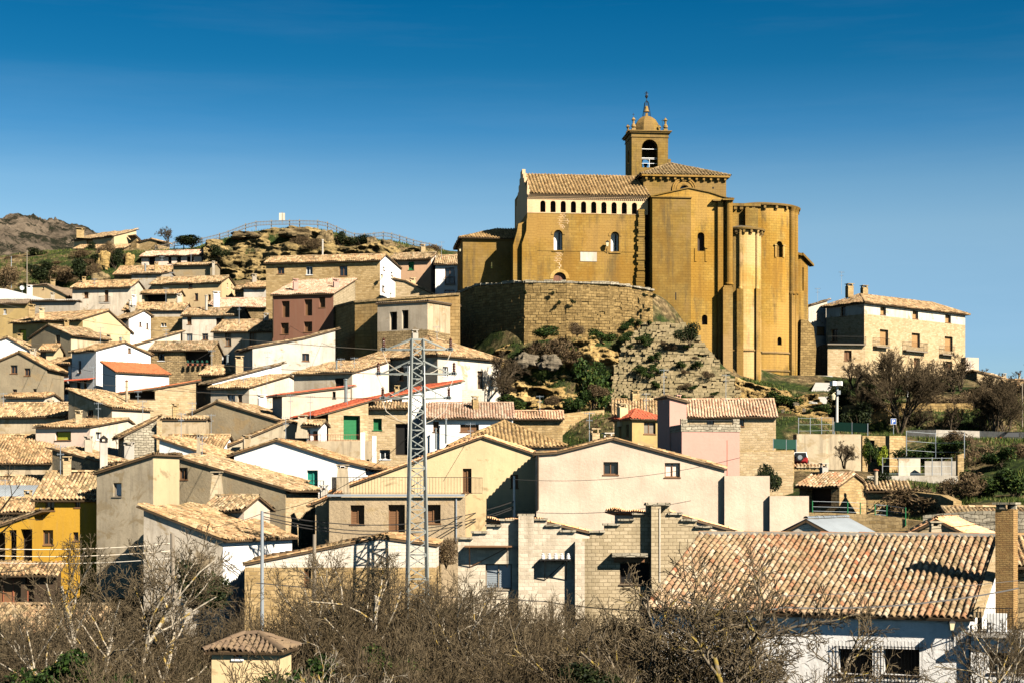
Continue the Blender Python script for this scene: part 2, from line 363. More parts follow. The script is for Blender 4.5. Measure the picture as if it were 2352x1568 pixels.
ashlar('church_bright', (0.430, 0.292, 0.101), (0.516, 0.370, 0.139), (0.430, 0.284, 0.077), sa=.25)
ashlar('church_pier', (0.258, 0.172, 0.054), (0.344, 0.232, 0.077), (0.172, 0.112, 0.039), sa=.8)
flat('wood_dark', (.055, .035, .02)); flat('wood', (.20, .10, .045)); flat('wood_tan', (.42, .24, .10)); flat('wood_grey', (.24, .20, .15))
flat('iron', (.02, .018, .016), .5); flat('steel', (.26, .29, .29), .45, .6); flat('green', (.02, .17, .06)); flat('teal', (.03, .30, .22))
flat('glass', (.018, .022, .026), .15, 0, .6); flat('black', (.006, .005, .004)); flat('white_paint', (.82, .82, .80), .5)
flat('cloth', (.75, .76, .8)); flat('zinc', (.34, .38, .41), .4, .3); flat('rust', (.30, .10, .05)); flat('blue', (.01, .08, .35), .4)
flat('red_paint', (.35, .02, .02), .3, 0, .5); flat('rubber', (.015, .015, .015)); flat('yellow_green', (.50, .48, .05)); flat('yellow', (.7, .55, .06))
flat('under', (.10, .065, .035)); flat('concrete', (.52, .50, .46)); flat('flower', (.45, .12, .03)); flat('lamp_glass', (.7, .62, .4), .3)
flat('netting', (.01, .06, .04)); flat('insulator', (.08, .03, .02), .2, 0, .6); flat('aluminium', (.6, .62, .64), .3, .7)
flat('galvanised', (.27, .29, .27), .5, .2)
M = MATS
# ---------------------------------------------------------------- roofs of barrel tiles
def tile_sheet(mb, poly, pitch=.24, course=.38, K=6, amp=.085, m=0, sag=.05, seed=0, lift=.05, mono=None):
    """real tile columns over a planar polygon; each tile its own faces and its own random value"""
    P = [Vector(p) for p in poly]
    n = Vector((0, 0, 0))
    for i in range(len(P)): n += P[i].cross(P[(i+1) % len(P)])
    n.normalize()
    if n.z < 0: n = -n
    up = Vector((-n.x*n.z, -n.y*n.z, 1-n.z*n.z))
    if up.length < 1e-4: up = Vector((0, 1, 0))
    up.normalize(); sd = up.cross(n); sd.normalize()
    o = P[0]; S = [((p-o).dot(sd), (p-o).dot(up)) for p in P]
    rs = np.random.RandomState(seed+int(abs(o.x*13+o.z*7)) % 9999)
    s0 = min(a for a, _ in S); s1 = max(a for a, _ in S)
    nc = max(1, int(round((s1-s0)/pitch))); pt = (s1-s0)/nc
    if K >= 8: fx = np.array([0, .08, .16, .3, .44, .58, .72, .84, .92, 1.]); fz = np.array([-.2, -.18, .05, .72, 1, 1, .72, .05, -.18, -.2])
    elif K >= 6: fx = np.array([0, .12, .24, .42, .62, .80, .9, 1.]); fz = np.array([-.2, -.15, .45, 1, .9, .35, -.15, -.2])
    else: fx = np.array([0, .16, .36, .62, .84, 1.]); fz = np.array([-.2, .1, .95, .9, .1, -.2])
    kk = len(fx); VV = []; FF = []; RR = []; base = 0
    osd, oup, on = np.array(sd), np.array(up), np.array(n); oo = np.array(o)
    for i in range(nc):
        sc_ = s0+(i+.5)*pt; ts = []
        for j in range(len(S)):
            a, b = S[j], S[(j+1) % len(S)]
            if (a[0]-sc_)*(b[0]-sc_) < 0: ts.append(a[1]+(b[1]-a[1])*(sc_-a[0])/(b[0]-a[0]))
        if len(ts) < 2: continue
        t0, t1 = min(ts), max(ts)
        if t1-t0 < .1: continue
        t0 += rs.uniform(-.04, .04)
        nr = max(1, int(math.ceil((t1-t0)/course)))
        lo = t0+np.arange(nr)*course; hi = np.minimum(lo+course, t1)
        lo = lo+np.where(np.arange(nr) > 0, rs.uniform(-.03, .03, nr), 0)
        A = amp*rs.uniform(.82, 1.18, nr); sh = rs.uniform(-.012, .012, nr); st = .028
        # rows: riser bottom, low end, high end
        s = s0+(i+fx)*pt
        SS = s[None, :]+np.where((fx > 0) & (fx < 1), 1, 0)[None, :]*sh[:, None]
        Z1 = fz[None, :]*A[:, None]+st; Z2 = fz[None, :]*A[:, None]*.95; Z0 = Z1-.032; Z0[0] = Z1[0]-.06
        rowsT = np.stack([lo, lo, hi], 1)                          # nr,3
        rowsZ = np.stack([Z0, Z1, Z2], 1)                          # nr,3,kk
        T = np.repeat(rowsT[:, :, None], kk, 2); SSS = np.repeat(SS[:, None, :], 3, 1)
        sg = sag*(np.sin(SSS*.9+o.x)*np.cos(T*.7+o.z)+.6*np.sin(SSS*2.3+T*1.7))
        Zt = rowsZ+sg+lift
        V = oo+SSS[..., None]*osd+T[..., None]*oup+Zt[..., None]*on
        V = V.reshape(-1, 3)
        idx = np.arange(nr*3*kk).reshape(nr, 3, kk)
        q = np.stack([idx[:, :-1, :-1], idx[:, :-1, 1:], idx[:, 1:, 1:], idx[:, 1:, :-1]], -1)  # nr,2,kk-1,4
        FF.append(q.reshape(-1, 4)+base); base += len(V); VV.append(V)
        colr = rs.uniform(0, 1)
        r = np.clip(.8*rs.uniform(0, 1, nr)+.2*colr, 0, 1)
        if mono is not None: r = np.clip(mono+(r-.5)*.3, 0, 1)
        RR.append(np.repeat(r, 2*(kk-1)))
    if VV: mb.np.append((np.vstack(VV), np.vstack(FF), np.concatenate(RR), m))

def ridge_tiles(mb, a, b, r=.13, m=0, seed=1):
    a, b = Vector(a), Vector(b); d = b-a; L = d.length
    if L < .3: return
    d.normalize(); x = d.cross(Vector((0, 0, 1))).normalized(); up = x.cross(d)
    rs = np.random.RandomState(seed); k = max(1, int(L/.42)); VV = []; FF = []; RR = []; base = 0
    for i in range(k):
        p0 = a+d*(L*i/k-.03); p1 = a+d*(L*(i+1)/k); rr = r*rs.uniform(.9, 1.1)
        V = []
        for p, q in ((p0, rr*1.08), (p1, rr*.92)):
            for j in range(6):
                t = math.pi*j/5; V.append(p+x*math.cos(t)*q+up*(math.sin(t)*q*.9-.02+rs.uniform(-.01, .01)))
        V = np.array([tuple(v) for v in V]); idx = np.arange(12).reshape(2, 6)
        q4 = np.stack([idx[0, :-1], idx[0, 1:], idx[1, 1:], idx[1, :-1]], -1)
        VV.append(V); FF.append(q4+base); base += 12; RR.append(np.full(5, rs.uniform(0, 1)))
    mb.np.append((np.vstack(VV), np.vstack(FF), np.concatenate(RR), m))

def slab(mb, poly, th=.09, m=1):
    """thin board under the tiles"""
    P = [Vector(p) for p in poly]; n = (P[1]-P[0]).cross(P[2]-P[0]).normalized()
    if n.z < 0: P = P[::-1]; n = -n
    Q = [p-n*th for p in P]
    mb.face(P, m=m); mb.face(Q[::-1], m=m)
    for i in range(len(P)):
        j = (i+1) % len(P); mb.face([Q[i], Q[j], P[j], P[i]], m=m)

# ---------------------------------------------------------------- openings
WT = {  # frame material, filling material, mullions, kind of filling
 'd': ('wood', 'glass', 1, 'pane'), 'w': ('white_paint', 'glass', 1, 'pane'), 'o': ('wood_dark', 'black', 0, 'pane'),  # open bays get a black sheet standing for the dark interior
 'g': ('green', 'green', 0, 'shutter'), 't': ('teal', 'teal', 1, 'shutter'), 'b': ('wood', 'wood', 1, 'shutter'),
 's': ('wood', 'wood_tan', 0, 'blind'), 'c': ('wood_grey', 'cloth', 0, 'curtain'), 'p': ('wood', 'pinkish', 1, 'shutter'),
 'y': ('wood', 'yellow_green', 0, 'shutter'), 'z': ('wood_grey', 'zinc', 1, 'shutter'), 'r': ('rust', 'wood', 2, 'pane'),
 'k': ('wood', 'wood_grey', 1, 'shutter')}
def fit_opening(parent, pl, h, typ, depth, name='window', out=0, sill=True):
    """frame (the part) and pane or shutter (its sub-part) at the back of a reveal"""
    fm, pm, mul, fill = WT[typ]
    t0 = min(p[0] for p in h); t1 = max(p[0] for p in h); z0 = min(p[1] for p in h); z1 = max(p[1] for p in h)
    d0 = out-depth; fw = min(.07, (t1-t0)*.12)
    fr = MB(); A = pl
    A.box(fr, t0, t0+fw, z0, z1, d0-.03, d0+.05); A.box(fr, t1-fw, t1, z0, z1, d0-.03, d0+.05)
    A.box(fr, t0+fw, t1-fw, z1-fw, z1, d0-.03, d0+.05); A.box(fr, t0+fw, t1-fw, z0, z0+fw, d0-.03, d0+.05)
    for i in range(mul):
        c = t0+(t1-t0)*(i+1)/(mul+1); A.box(fr, c-fw*.4, c+fw*.4, z0+fw, z1-fw, d0-.03, d0+.045)
    if (z1-z0) > 1.5 and typ in 'dwt': A.box(fr, t0+fw, t1-fw, z0+(z1-z0)*.42, z0+(z1-z0)*.42+.06, d0-.03, d0+.04)
    if sill: A.box(fr, t0-.06, t1+.06, z0-.07, z0-.003, d0+.052, out+.06)
    fo = fr.build(name, M[fm], parent)
    pn = MB()
    A.box(pn, t0-.05, t1+.05, z0-.05, z1+.05, d0-.12, d0-.031)
    if fill in ('shutter', 'blind') and typ != 'p':
        k = int((z1-z0)/.12); 
        for i in range(min(k, 16)):
            z = z0+fw+(z1-z0-2*fw)*i/min(k, 16); A.box(pn, t0+fw, t1-fw, z, z+.05, d0-.031, d0-.012)
    pn.build(fill, M[pm], fo)
    return fo

def railing(mb, a, b, h, gap=.12, r=.012):
    a, b = Vector(a), Vector(b); L = (b-a).length; k = max(1, int(L/gap)); up = Vector((0, 0, h))
    mb.bar(a+up, b+up, .025); mb.bar(a+Vector((0, 0, .06)), b+Vector((0, 0, .06)), .018)
    for i in range(k+1):
        p = a+(b-a)*i/k; mb.bar(p, p+up, r, n=3)
def balcony(parent, pl, u0, u1, vs, vt, out=.7, slabm='cement', base=0, gap=.14):
    p = pl.off(base+out); a = p.pix(u0, vs); b = p.pix(u1, vs); zt = p.pix(u0, vt)[1]; h = zt-a[1]
    mb = MB(); pl.box(mb, a[0], b[0], a[1]-.14, a[1], base, base+out)
    o = mb.build('balcony', M[slabm], parent)
    r = MB(); z = a[1]
    q = [pl.P(a[0]+.04, z, base+.02), pl.P(a[0]+.04, z, base+out-.04), pl.P(b[0]-.04, z, base+out-.04), pl.P(b[0]-.04, z, base+.02)]
    for i in range(3): railing(r, q[i], q[i+1], h, gap)
    r.build('railing', M['iron'], o); return o

def chimney(parent, u, vt, vb, wu, style, D, extra=.5):
    """stack with its cap, standing at depth D"""
    a = at(u, vt, D); b = at(u, vb, D); wd = wu/F*D; z1 = a.z; z0 = b.z-extra; c = Vector((a.x, a.y, 0))
    st = MB(); cp = MB()
    if style in ('pipe', 'pipe_pale', 'pipe_tan'):
        wd = min(wd, .28) if style == 'pipe' or style == 'pipe_tan' else wd; st.lathe((c.x, c.y, z0), [(wd/2, 0), (wd/2, z1-z0)], 10)
        cp.lathe((c.x, c.y, z1-.02), [(0, .16), (wd*.75, .1), (wd*.78, .03), (0, .03)], 10)
        mm = {'pipe': 'steel', 'pipe_pale': 'white_old', 'pipe_tan': 'stained'}[style]
        o = st.build('chimney', M[mm], parent, True); cp.build('cap', M['rust' if style == 'pipe_tan' else mm], o)
        return o
    mm = {'white': 'white', 'plaster': 'grey_pale', 'brick': 'brick', 'cream': 'cream', 'pink': 'pink', 'stone': 'stone', 'rub': 'stone_pale', 'taper': 'stained', 'grey': 'cement', 'cone': 'cement'}[style]
    if style == 'taper':
        for s0, s1, za, zb in ((1.5, 1.45, z0, z0+(z1-z0)*.25), (1.25, .85, z0+(z1-z0)*.25, z1-.25)):
            A = [Vector((c.x+sx*wd/2*s0, c.y+sy*wd/2*s0, za)) for sx, sy in ((-1, -1), (1, -1), (1, 1), (-1, 1))]
            B = [Vector((c.x+sx*wd/2*s1, c.y+sy*wd/2*s1, zb)) for sx, sy in ((-1, -1), (1, -1), (1, 1), (-1, 1))]
            for i in range(4): st.face([A[i], A[(i+1) % 4], B[(i+1) % 4], B[i]])
            st.face(B)
        zt = z1-.25
    else:
        zt = z1-(.55 if style == 'cone' else .32); st.box((c.x, c.y, z0), (wd, wd, zt-z0), .3)
    o = st.build('chimney', M[mm], parent)
    for sx in (-1, 1):
        for sy in (-1, 1):
            cp.box((c.x+sx*wd*.38, c.y+sy*wd*.38, zt), (wd*.18, wd*.18, z1-zt-.07 if style != 'cone' else .3), .3 if style != 'taper' else 0)
    if style == 'cone': cp.lathe((c.x, c.y, zt+.3), [(0, .32), (wd*.85, 0), (0, -.01)], 4, .3+.785, .3+.785+2*math.pi)
    else: cp.box((c.x, c.y, z1-.07), (wd*1.18, wd*1.18, .07), .3 if style != 'taper' else 0)
    cp.box((c.x, c.y, zt), (wd*.35, wd*.35, .12), 0, 1)
    cp.build('cap', [M['iron' if style == 'cone' else mm], M['black']], o)
    return o

def antenna(parent, u, vt, vb, D, kind=0):
    a = at(u, vt, D); b = at(u, vb, D); b.z -= .4; mb = MB()
    mb.bar(a, b, .03)
    L = .7
    for z, s in ((a.z-.1, 1), (a.z-.6, .6)):
        mb.bar((a.x-L*.5*s, a.y, z), (a.x+L*.5*s, a.y, z), .02)
        for i in range(5):
            x = a.x-L*.5*s+L*s*i/4; mb.bar((x, a.y-.25*s, z), (x, a.y+.25*s, z), .012, n=3); mb.bar((x, a.y, z-.14*s), (x, a.y, z+.14*s), .012, n=3)
    return mb.build('television_antenna', M['zinc'], parent)

def pipe_down(parent, pl, u, v0, v1, m='wood_dark', r=.05, out=.07):
    t, z0 = pl.pix(u, v0); z1 = pl.pix(u, v1)[1]; mb = MB(); mb.bar(pl.P(t, z0, out), pl.P(t, z1, out), r, n=6)
    return mb.build('drainpipe', M[m], parent)

# ---------------------------------------------------------------- houses
TP = []      # ground control points
def clip(poly, z, above):
    out = []
    for i in range(len(poly)):
        a, b = poly[i], poly[(i+1) % len(poly)]
        ia = (a[1] >= z) == above; ib = (b[1] >= z) == above
        if ia: out.append(a)
        if ia != ib: k = (z-a[1])/(b[1]-a[1]); out.append((a[0]+(b[0]-a[0])*k, z))
    return out
def hole_of(pl, w, zmin):
    u0, v0, u1, v1 = w[:4]; a = pl.pix(u0, v0); b = pl.pix(u1, v1)
    t0, t1 = sorted((a[0], b[0])); z0 = max(zmin, b[1]); z1 = a[1]
    return (arch if 'A' in w[4] else rect)(t0, z0, t1, z1)
class House: pass
def house(label, kind, uL, uR, D, th, prof, L=8, wall='cream', roof='tile', ov=.55, fo=.18, hgt=6, wins=(), sw=(), ch=(),
          ant=(), uS=None, pitch=22, mono=False, split=None, swall=None, cat='house', name='house', side=None, hip=False,
          depth=.24, ground=True, K=None, course=None, tp=.26, ridge=True, sag=.08, thick=.1, roofpart=True, group=None):
    c, s = math.cos(R_(th)), math.sin(R_(th)); ex = Vector((c, s)); ey = Vector((-s, c))
    kL, kR = (uL-CX)/F, (uR-CX)/F
    if th >= 0: O = Vector((kL*D, D)); Wd = (kR*D-O.x)/(c-kR*s)
    else:
        Rr = Vector((kR*D, D)); Wd = (Rr.x-kL*D)/(c-kL*s); O = Rr-ex*Wd
    if side is None: side = 'R' if (th < 0 or (th == 0 and (uL+uR)/2 < CX)) else 'L'
    front = Pl(O, ex); right = Pl(O+ex*Wd, ey); leftp = Pl(O, -ey)
    sp = right if side == 'R' else leftp
    if kind == 'G':
        pr = [front.pix(u, v) for u, v in prof]; pr[0] = (0, pr[0][1]); pr[-1] = (Wd, pr[-1][1])
        if uS is not None: L = abs(sp.T(uS))
        zL, zR = pr[0][1], pr[-1][1]; zf = min(zL, zR)
    elif kind == 'S':
        q = [sp.pix(u, v) for u, v in prof]; q = [(abs(t), z) for t, z in q]; q[0] = (0, q[0][1]); L = q[-1][0]; pr = q
        zf = pr[0][1]
    else:
        z0 = front.pix(uL if th >= 0 else uR, prof[0])[1]; k = (HY-prof[1])/F; t = math.tan(R_(pitch))
        Dn = D
        run = max(.6, (k*Dn-z0)/(t-k*c)); run = min(run, 9)
        if mono: L = run; pr = [(0, z0), (run, z0+run*t)]
        elif uS is not None:
            L = abs(sp.T(uS)); run = L/2; pr = [(0, z0), (run, z0+run*t), (L, z0)]
        else: L = 2*run; pr = [(0, z0), (run, z0+run*t), (2*run, z0)]
        zf = z0
    zb = zf-hgt-3.0
    base = O+ex*Wd/2+ey*L/2
    par = empty(name, (base.x, base.y, zf-hgt), label, cat, group)
    h = House(); h.par = par; h.front = front; h.side = sp; h.W = Wd; h.L = L; h.D = D; h.zf = zf; h.O = O; h.ex = ex; h.ey = ey; h.pr = pr
    if ground:
        f_ = O+ex*Wd/2; b_ = O+ex*Wd/2+ey*L
        TP.append((f_.x, f_.y, zf-hgt)); TP.append((b_.x, b_.y, zf-hgt+min(2.0, L*.2)))
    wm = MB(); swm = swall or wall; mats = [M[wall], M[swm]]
    if split: mats += [M[split[1]], M[split[1]]]
    fh = [hole_of(front, w, zb+.2) for w in wins]; sh = [hole_of(sp, w, zb+.2) for w in sw]
    pts = lambda f: [(a, b) for a, b in f]
    if kind == 'G':
        fp = [(0, zb), (Wd, zb)]+pr[::-1]
        rp = rect(0, zb, L, pr[-1][1]); lp = rect(-L, zb, 0, pr[0][1])
        bp = [(0, zb), (Wd, zb)]+[(Wd-a, z) for a, z in pr]
    else:
        fp = rect(0, zb, Wd, pr[0][1])
        rp = [(0, zb), (L, zb)]+pr[::-1]
        lp = [(-L, zb), (0, zb)]+[(-a, z) for a, z in pr]
        bp = rect(0, zb, Wd, pr[-1][1])
        if hip: rp = rect(0, zb, L, pr[0][1]); lp = rect(-L, zb, 0, pr[0][1])
    def put(pl, poly, holes, m):
        if split:
            zs = split[0]
            lo = clip(poly, zs, False); hi = clip(poly, zs, True)
            if hi and len(hi) > 2: panel(wm, pl, hi, [x for x in holes if (x[0][1]+x[2][1])/2 > zs], depth, m)
            if lo and len(lo) > 2: panel(wm, pl, lo, [x for x in holes if (x[0][1]+x[2][1])/2 <= zs], depth, 2)
        else: panel(wm, pl, poly, holes, depth, m)
    if split: split = (front.pix(uL, split[0])[1], split[1])
    put(front, fp, fh, 0)
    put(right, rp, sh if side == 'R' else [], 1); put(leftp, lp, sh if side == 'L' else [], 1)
    put(Pl(O+ex*Wd+ey*L, -ex), bp, [], 1)
    wm.build('wall', mats, par)
    for pl, hs, ws in ((front, fh, wins), (sp, sh, sw)):
        for x, w_ in zip(hs, ws):
            tall = x[2][1]-x[0][1] > 1.75
            fit_opening(par, pl, x, w_[4].replace('A', ''), depth, 'door' if (tall and w_[4] in 'bgtr') else 'window', sill=not tall)
    # roof
    if roof:
        rm = MB(); kk = K or (6 if D < 165 else 5); cc = course or (.36 if D < 165 else .5)
        def P3(a, z, x):
            q = (O+ex*a+ey*x) if kind == 'G' else (O+ey*a+ex*x)
            return Vector((q.x, q.y, z))
        X0, X1 = -fo, (L if kind == 'G' else Wd)+fo
        def sheet(poly):
            slab(rm, poly, thick)
            if roof == 'sheet':
                tile_sheet(rm, poly, .18, 9, 5, .03, 0, .01, mono=.5)
            else: tile_sheet(rm, poly, tp, cc, kk, .095, 0, sag)
        if hip and kind == 'E':
            zr = pr[1][1]; rn = pr[1][0]; zz = pr[0][1]; k = ov*(zr-zz)/rn; hr = min(rn, Wd/2)
            a = P3(-ov, zz-k, -ov); b = P3(-ov, zz-k, Wd+ov); c_ = P3(L+ov, zz-k, Wd+ov); d = P3(L+ov, zz-k, -ov)
            r0 = P3(rn, zr, hr); r1 = P3(rn, zr, Wd-hr)
            for pg in ([a, b, r1, r0], [b, c_, r1], [c_, d, r0, r1], [d, a, r0]): sheet(pg)
            for e0, e1 in ((a, r0), (b, r1), (c_, r1), (d, r0), (r0, r1)): ridge_tiles(rm, e0+Vector((0, 0, .08)), e1+Vector((0, 0, .12)))
        else:
            for i in range(len(pr)-1):
                (a0, z0), (a1, z1) = pr[i], pr[i+1]
                sl_ = (z1-z0)/(a1-a0) if abs(a1-a0) > 1e-6 else 0
                if i == 0: a0, z0 = a0-ov, z0-ov*sl_
                if i == len(pr)-2: a1, z1 = a1+ov, z1+ov*sl_
                sheet([P3(a0, z0, X0), P3(a1, z1, X0), P3(a1, z1, X1), P3(a0, z0, X1)])
            for i in range(1, len(pr)-1):
                if ridge and pr[i][1] >= pr[i-1][1] and pr[i][1] >= pr[i+1][1]:
                    ridge_tiles(rm, P3(pr[i][0], pr[i][1]+.1, X0), P3(pr[i][0], pr[i][1]+.1, X1))
            if roof != 'sheet' and D < 240:
                for i in range(len(pr)-1):      # verge tiles along the visible gable edges
                    (a0, z0), (a1, z1) = pr[i], pr[i+1]
                    for X in (X0+.08, X1-.08): ridge_tiles(rm, P3(a0, z0+.06, X), P3(a1, z1+.06, X), .1)
        rm.build('roof', [M['zinc' if roof == 'sheet' and False else roof if roof in M else 'zinc'], M['under']], par)
    if roof and 112 < D < 262 and roof != 'sheet' and ground:      # chimneys and aerials every such roof carries
        q_ = random.Random(int(uL*7+D)); top = max(pr, key=lambda p: p[1])
        def RP(a, x): q = (O+ex*a+ey*x) if kind == 'G' else (O+ey*a+ex*x); return q
        X_ = L if kind == 'G' else Wd
        def onroof(a):
            for (a0, z0), (a1, z1) in zip(pr[:-1], pr[1:]):
                if a0 <= a <= a1: return z0+(z1-z0)*(a-a0)/max(1e-6, a1-a0)
            return pr[0][1]
        if not ch and q_.random() < .55:
            a = pr[0][0]+(pr[-1][0]-pr[0][0])*q_.uniform(.3, .7); p_ = RP(a, X_*q_.uniform(.2, .8)); z_ = onroof(a); hh = q_.uniform(.8, 1.3); k_ = F/p_.y
            chimney(par, CX+p_.x*k_, HY-(z_+hh)*k_, HY-z_*k_, q_.uniform(.45, .7)*k_, q_.choice(['plaster', 'stone', 'cream', 'rub', 'grey', 'pipe', 'pipe_tan', 'plaster']) if True else 0, p_.y)
        if not ant and q_.random() < .5:
            a = top[0]*q_.uniform(.6, 1); p_ = RP(a, X_*q_.uniform(.1, .9)); z_ = onroof(a); hh = q_.uniform(1.4, 2.6); k_ = F/p_.y
            antenna(par, CX+p_.x*k_, HY-(z_+hh)*k_, HY-z_*k_, p_.y)
    for c_ in ch: chimney(par, c_[0], c_[1], c_[2], c_[3], c_[4], D+(c_[5] if len(c_) > 5 else L*.4))
    for a_ in ant: antenna(par, a_[0], a_[1], a_[2], D+(a_[3] if len(a_) > 3 else L*.3))
    return h
# ================================================================ the village, top of the hill first
H = house
# --- far left, upper hill
H('long cream house with a single sloping roof and brown window, highest on the left hilltop', 'S', 170, 262, 290, -32, [(262, 541), (313, 528)], wall='cream', hgt=2.0,
  wins=[(198, 549, 213, 563, 's')], ch=[(184, 525, 541, 17, 'stone', 3)])
a = H('brown shed with open gable end right of the cream hilltop house', 'S', 300, 314, 292, -30, [(314, 545), (325, 556)], wall='stone', hgt=2)
H('low lean-to roof under the cream hilltop house', 'E', 172, 285, 284, -6, (569, 563), wall='stone_dark', pitch=18, mono=True, hgt=1.2, sag=.02)
H('small ruined stone hut between the hilltop house and the bare tree', 'G', 320, 360, 282, -20, [(320, 556), (348, 549), (360, 552)], wall='stone', L=4, hgt=2)
H('pinkish verandah house with four dark openings under a long brown roof', 'E', 325, 463, 268, -12, (583, 571), uS=486, wall='pinkish', roof='tile_pink', ov=.6, hgt=2.0,
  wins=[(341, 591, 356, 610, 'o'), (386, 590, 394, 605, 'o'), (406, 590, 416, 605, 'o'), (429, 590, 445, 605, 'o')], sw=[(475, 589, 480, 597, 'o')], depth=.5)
H('low sagging tiled roof just below the verandah house', 'E', 262, 392, 258, -3, (628, 612), wall='stone_dark', hgt=1.5, ch=[(359, 602, 616, 8, 'stone', 1)])
H('bare grey plastered wall house with a tile coping left of the cement flue', 'E', 398, 488, 256, -6, (607, 605), uS=505, wall='grey', pitch=12, hgt=4, ch=[(490, 600, 625, 6, 'plaster', -1)])
H('tall grey plaster block house left of the big cream house', 'E', 302, 372, 250, -5, (627, 624), wall='grey_pale', pitch=10, hgt=6, L=5)
H('big cream house with small dark windows and long tiled roof below the rock', 'E', 347, 509, 245, -12, (646, 626), uS=539, wall='cream', hgt=4.5,
  wins=[(434, 652, 442, 662, 'd'), (447, 674, 455, 690, 'd'), (478, 677, 484, 690, 'b')], sw=[(521, 650, 524, 662, 'w'), (531, 653, 534, 662, 'k'), (519, 678, 524, 687, 'b')], ant=[(395, 625, 650)])
H('open porch with potted plants and a tiled roof in front of the big cream house', 'E', 326, 410, 238, -8, (672, 657), uS=421, wall='cream', hgt=3,
  wins=[(331, 675, 384, 693, 'o')], depth=1.6, ch=[(308, 678, 704, 9, 'white', -3)])
H('brick-windowed shed right of the big cream house', 'E', 540, 566, 246, -8, (662, 655), wall='stone', hgt=3, wins=[(541, 671, 554, 684, 'k')])
H('pale cottage with a worn roof wedged under the cliff', 'E', 560, 612, 244, -4, (658, 648), wall='white_old', hgt=3)
H('white plaster house with a brown balcony door and one shuttered window', 'E', 166, 301, 240, -9, (657, 645), wall='white_old', hgt=6.5,
  wins=[(193, 671, 203, 684, 'b'), (240, 667, 249, 692, 'b')], ch=[(193, 636, 652, 8, 'stone', 3)], ant=[(217, 640, 660)])
balcony(bpy.data.objects['house.%03d' % 11].parent or bpy.data.objects['house.%03d' % 11], Pl((-1, 240), (1, 0)), 226, 250, 695, 680) if False else None
H('beige block house with a slanted roof behind the white balustrade terrace', 'G', 72, 150, 246, -18, [(72, 655), (108, 655), (150, 676)], wall='cream', roof='tile_dark', hgt=5, L=7, wins=[(98, 660, 101, 665, 'd')])
H('terrace house with a white balustrade and white chimney at the left edge', 'E', -30, 106, 240, 0, (688, 687), wall='white_old', roof=None, pitch=3, hgt=5, ch=[(68, 656, 675, 12, 'white', .5)])
H('long low pale wall house below the balustrade terrace', 'E', 66, 177, 234, -4, (690, 688), wall='grey_pale', roof='cement', pitch=5, hgt=5, ant=[(122, 690, 715)])
H('olive plaster house with a small window at the left edge', 'E', -30, 62, 229, 0, (695, 690), wall='mustard', roof='tile_dark', hgt=8, wins=[(8, 710, 15, 722, 'w')])
H('dark mustard house with yellow-green window and bright cream gable', 'S', 29, 190, 214, -24, [(190, 731), (248, 713), (299, 760)], wall='mustard', swall='cream', ov=.7, hgt=6,
  wins=[(42, 757, 60, 781, 'y')], sw=[(245, 768, 254, 781, 'k')], ch=[(73, 700, 722, 14, 'stone', 3), (96, 708, 724, 11, 'cream', 1)], depth=.4)
H('small white gabled house behind the cream gable', 'S', 264, 296, 223, -40, [(296, 729), (330, 713), (346, 724)], wall='white_old', swall='white', ov=.5, hgt=7, sw=[(320, 739, 325, 750, 'd'), (336, 742, 341, 756, 'k')])
H('low tiled roof range behind the white gabled house', 'E', 284, 372, 234, 0, (711, 697), wall='stone', hgt=5, ch=[(299, 690, 705, 6, 'pipe_pale', -1)])
H('grey plaster house with twin small white windows below a tiled roof', 'E', 347, 420, 229, -3, (711, 697), wall='grey_pale', split=(728, 'stone'), hgt=9, wins=[(370, 742, 376, 750, 'w'), (377, 742, 382, 750, 'w')], ov=.4)
H('reddish low roof house behind the pale chimney stack', 'E', 478, 612, 238, -3, (703, 686), wall='stone_dark', roof='tile_pink', hgt=4, ch=[(497, 670, 702, 14, 'white', -1)])
H('white house with three dark windows and a roof terrace rail', 'E', 419, 549, 224, -6, (722, 705), uS=574, wall='white_old', swall='stone_pale', hgt=10, ov=.4,
  wins=[(430, 728, 440, 745, 'b'), (428, 766, 442, 783, 'z'), (464, 766, 478, 780, 'd'), (496, 730, 514, 750, 'o')], ch=[(474, 680, 704, 6, 'pipe_pale', 2)], ant=[(503, 690, 715)])
H('white gable house with its tiled roof cut off by the left picture edge', 'G', -50, 78, 206, 0, [(-50, 796), (17, 775), (78, 808)], wall='white', hgt=6)
H('house with a wide gable roof, stairs and a front coloured in shade', 'G', 72, 163, 205, -33, [(72, 773), (112, 746), (163, 768)], uS=250, wall='grey', swall='stained', ov=.45, hgt=9, L=10,  # front greyed to carry its shade, the side kept paler
  wins=[(128, 770, 138, 786, 'k'), (142, 812, 151, 821, 'o')], ch=[(153, 735, 756, 10, 'stone', 4)])
H('little cream porch hut with a brown door and worn tile cap', 'E', 93, 128, 201, 0, (802, 792), wall='cream', hgt=4, wins=[(93, 806, 106, 825, 'k')])
H('white lean-to gable behind the loggia house', 'G', 312, 415, 205, 22, [(312, 791), (415, 762)], L=5, wall='white_old', hgt=6)
H('brown rubble house with a dark plant-filled loggia', 'E', 346, 486, 198, -4, (801, 786), wall='stone_dark', hgt=9, ov=.5,
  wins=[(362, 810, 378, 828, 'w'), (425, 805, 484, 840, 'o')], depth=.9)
H('pale grey house with a long iron balcony and three doors', 'E', 490, 625, 206, -9, (757, 735), wall='grey_pale', hgt=9, ov=.6,
  wins=[(517, 764, 531, 794, 'k'), (573, 764, 588, 790, 'k'), (510, 815, 527, 836, 'w')])
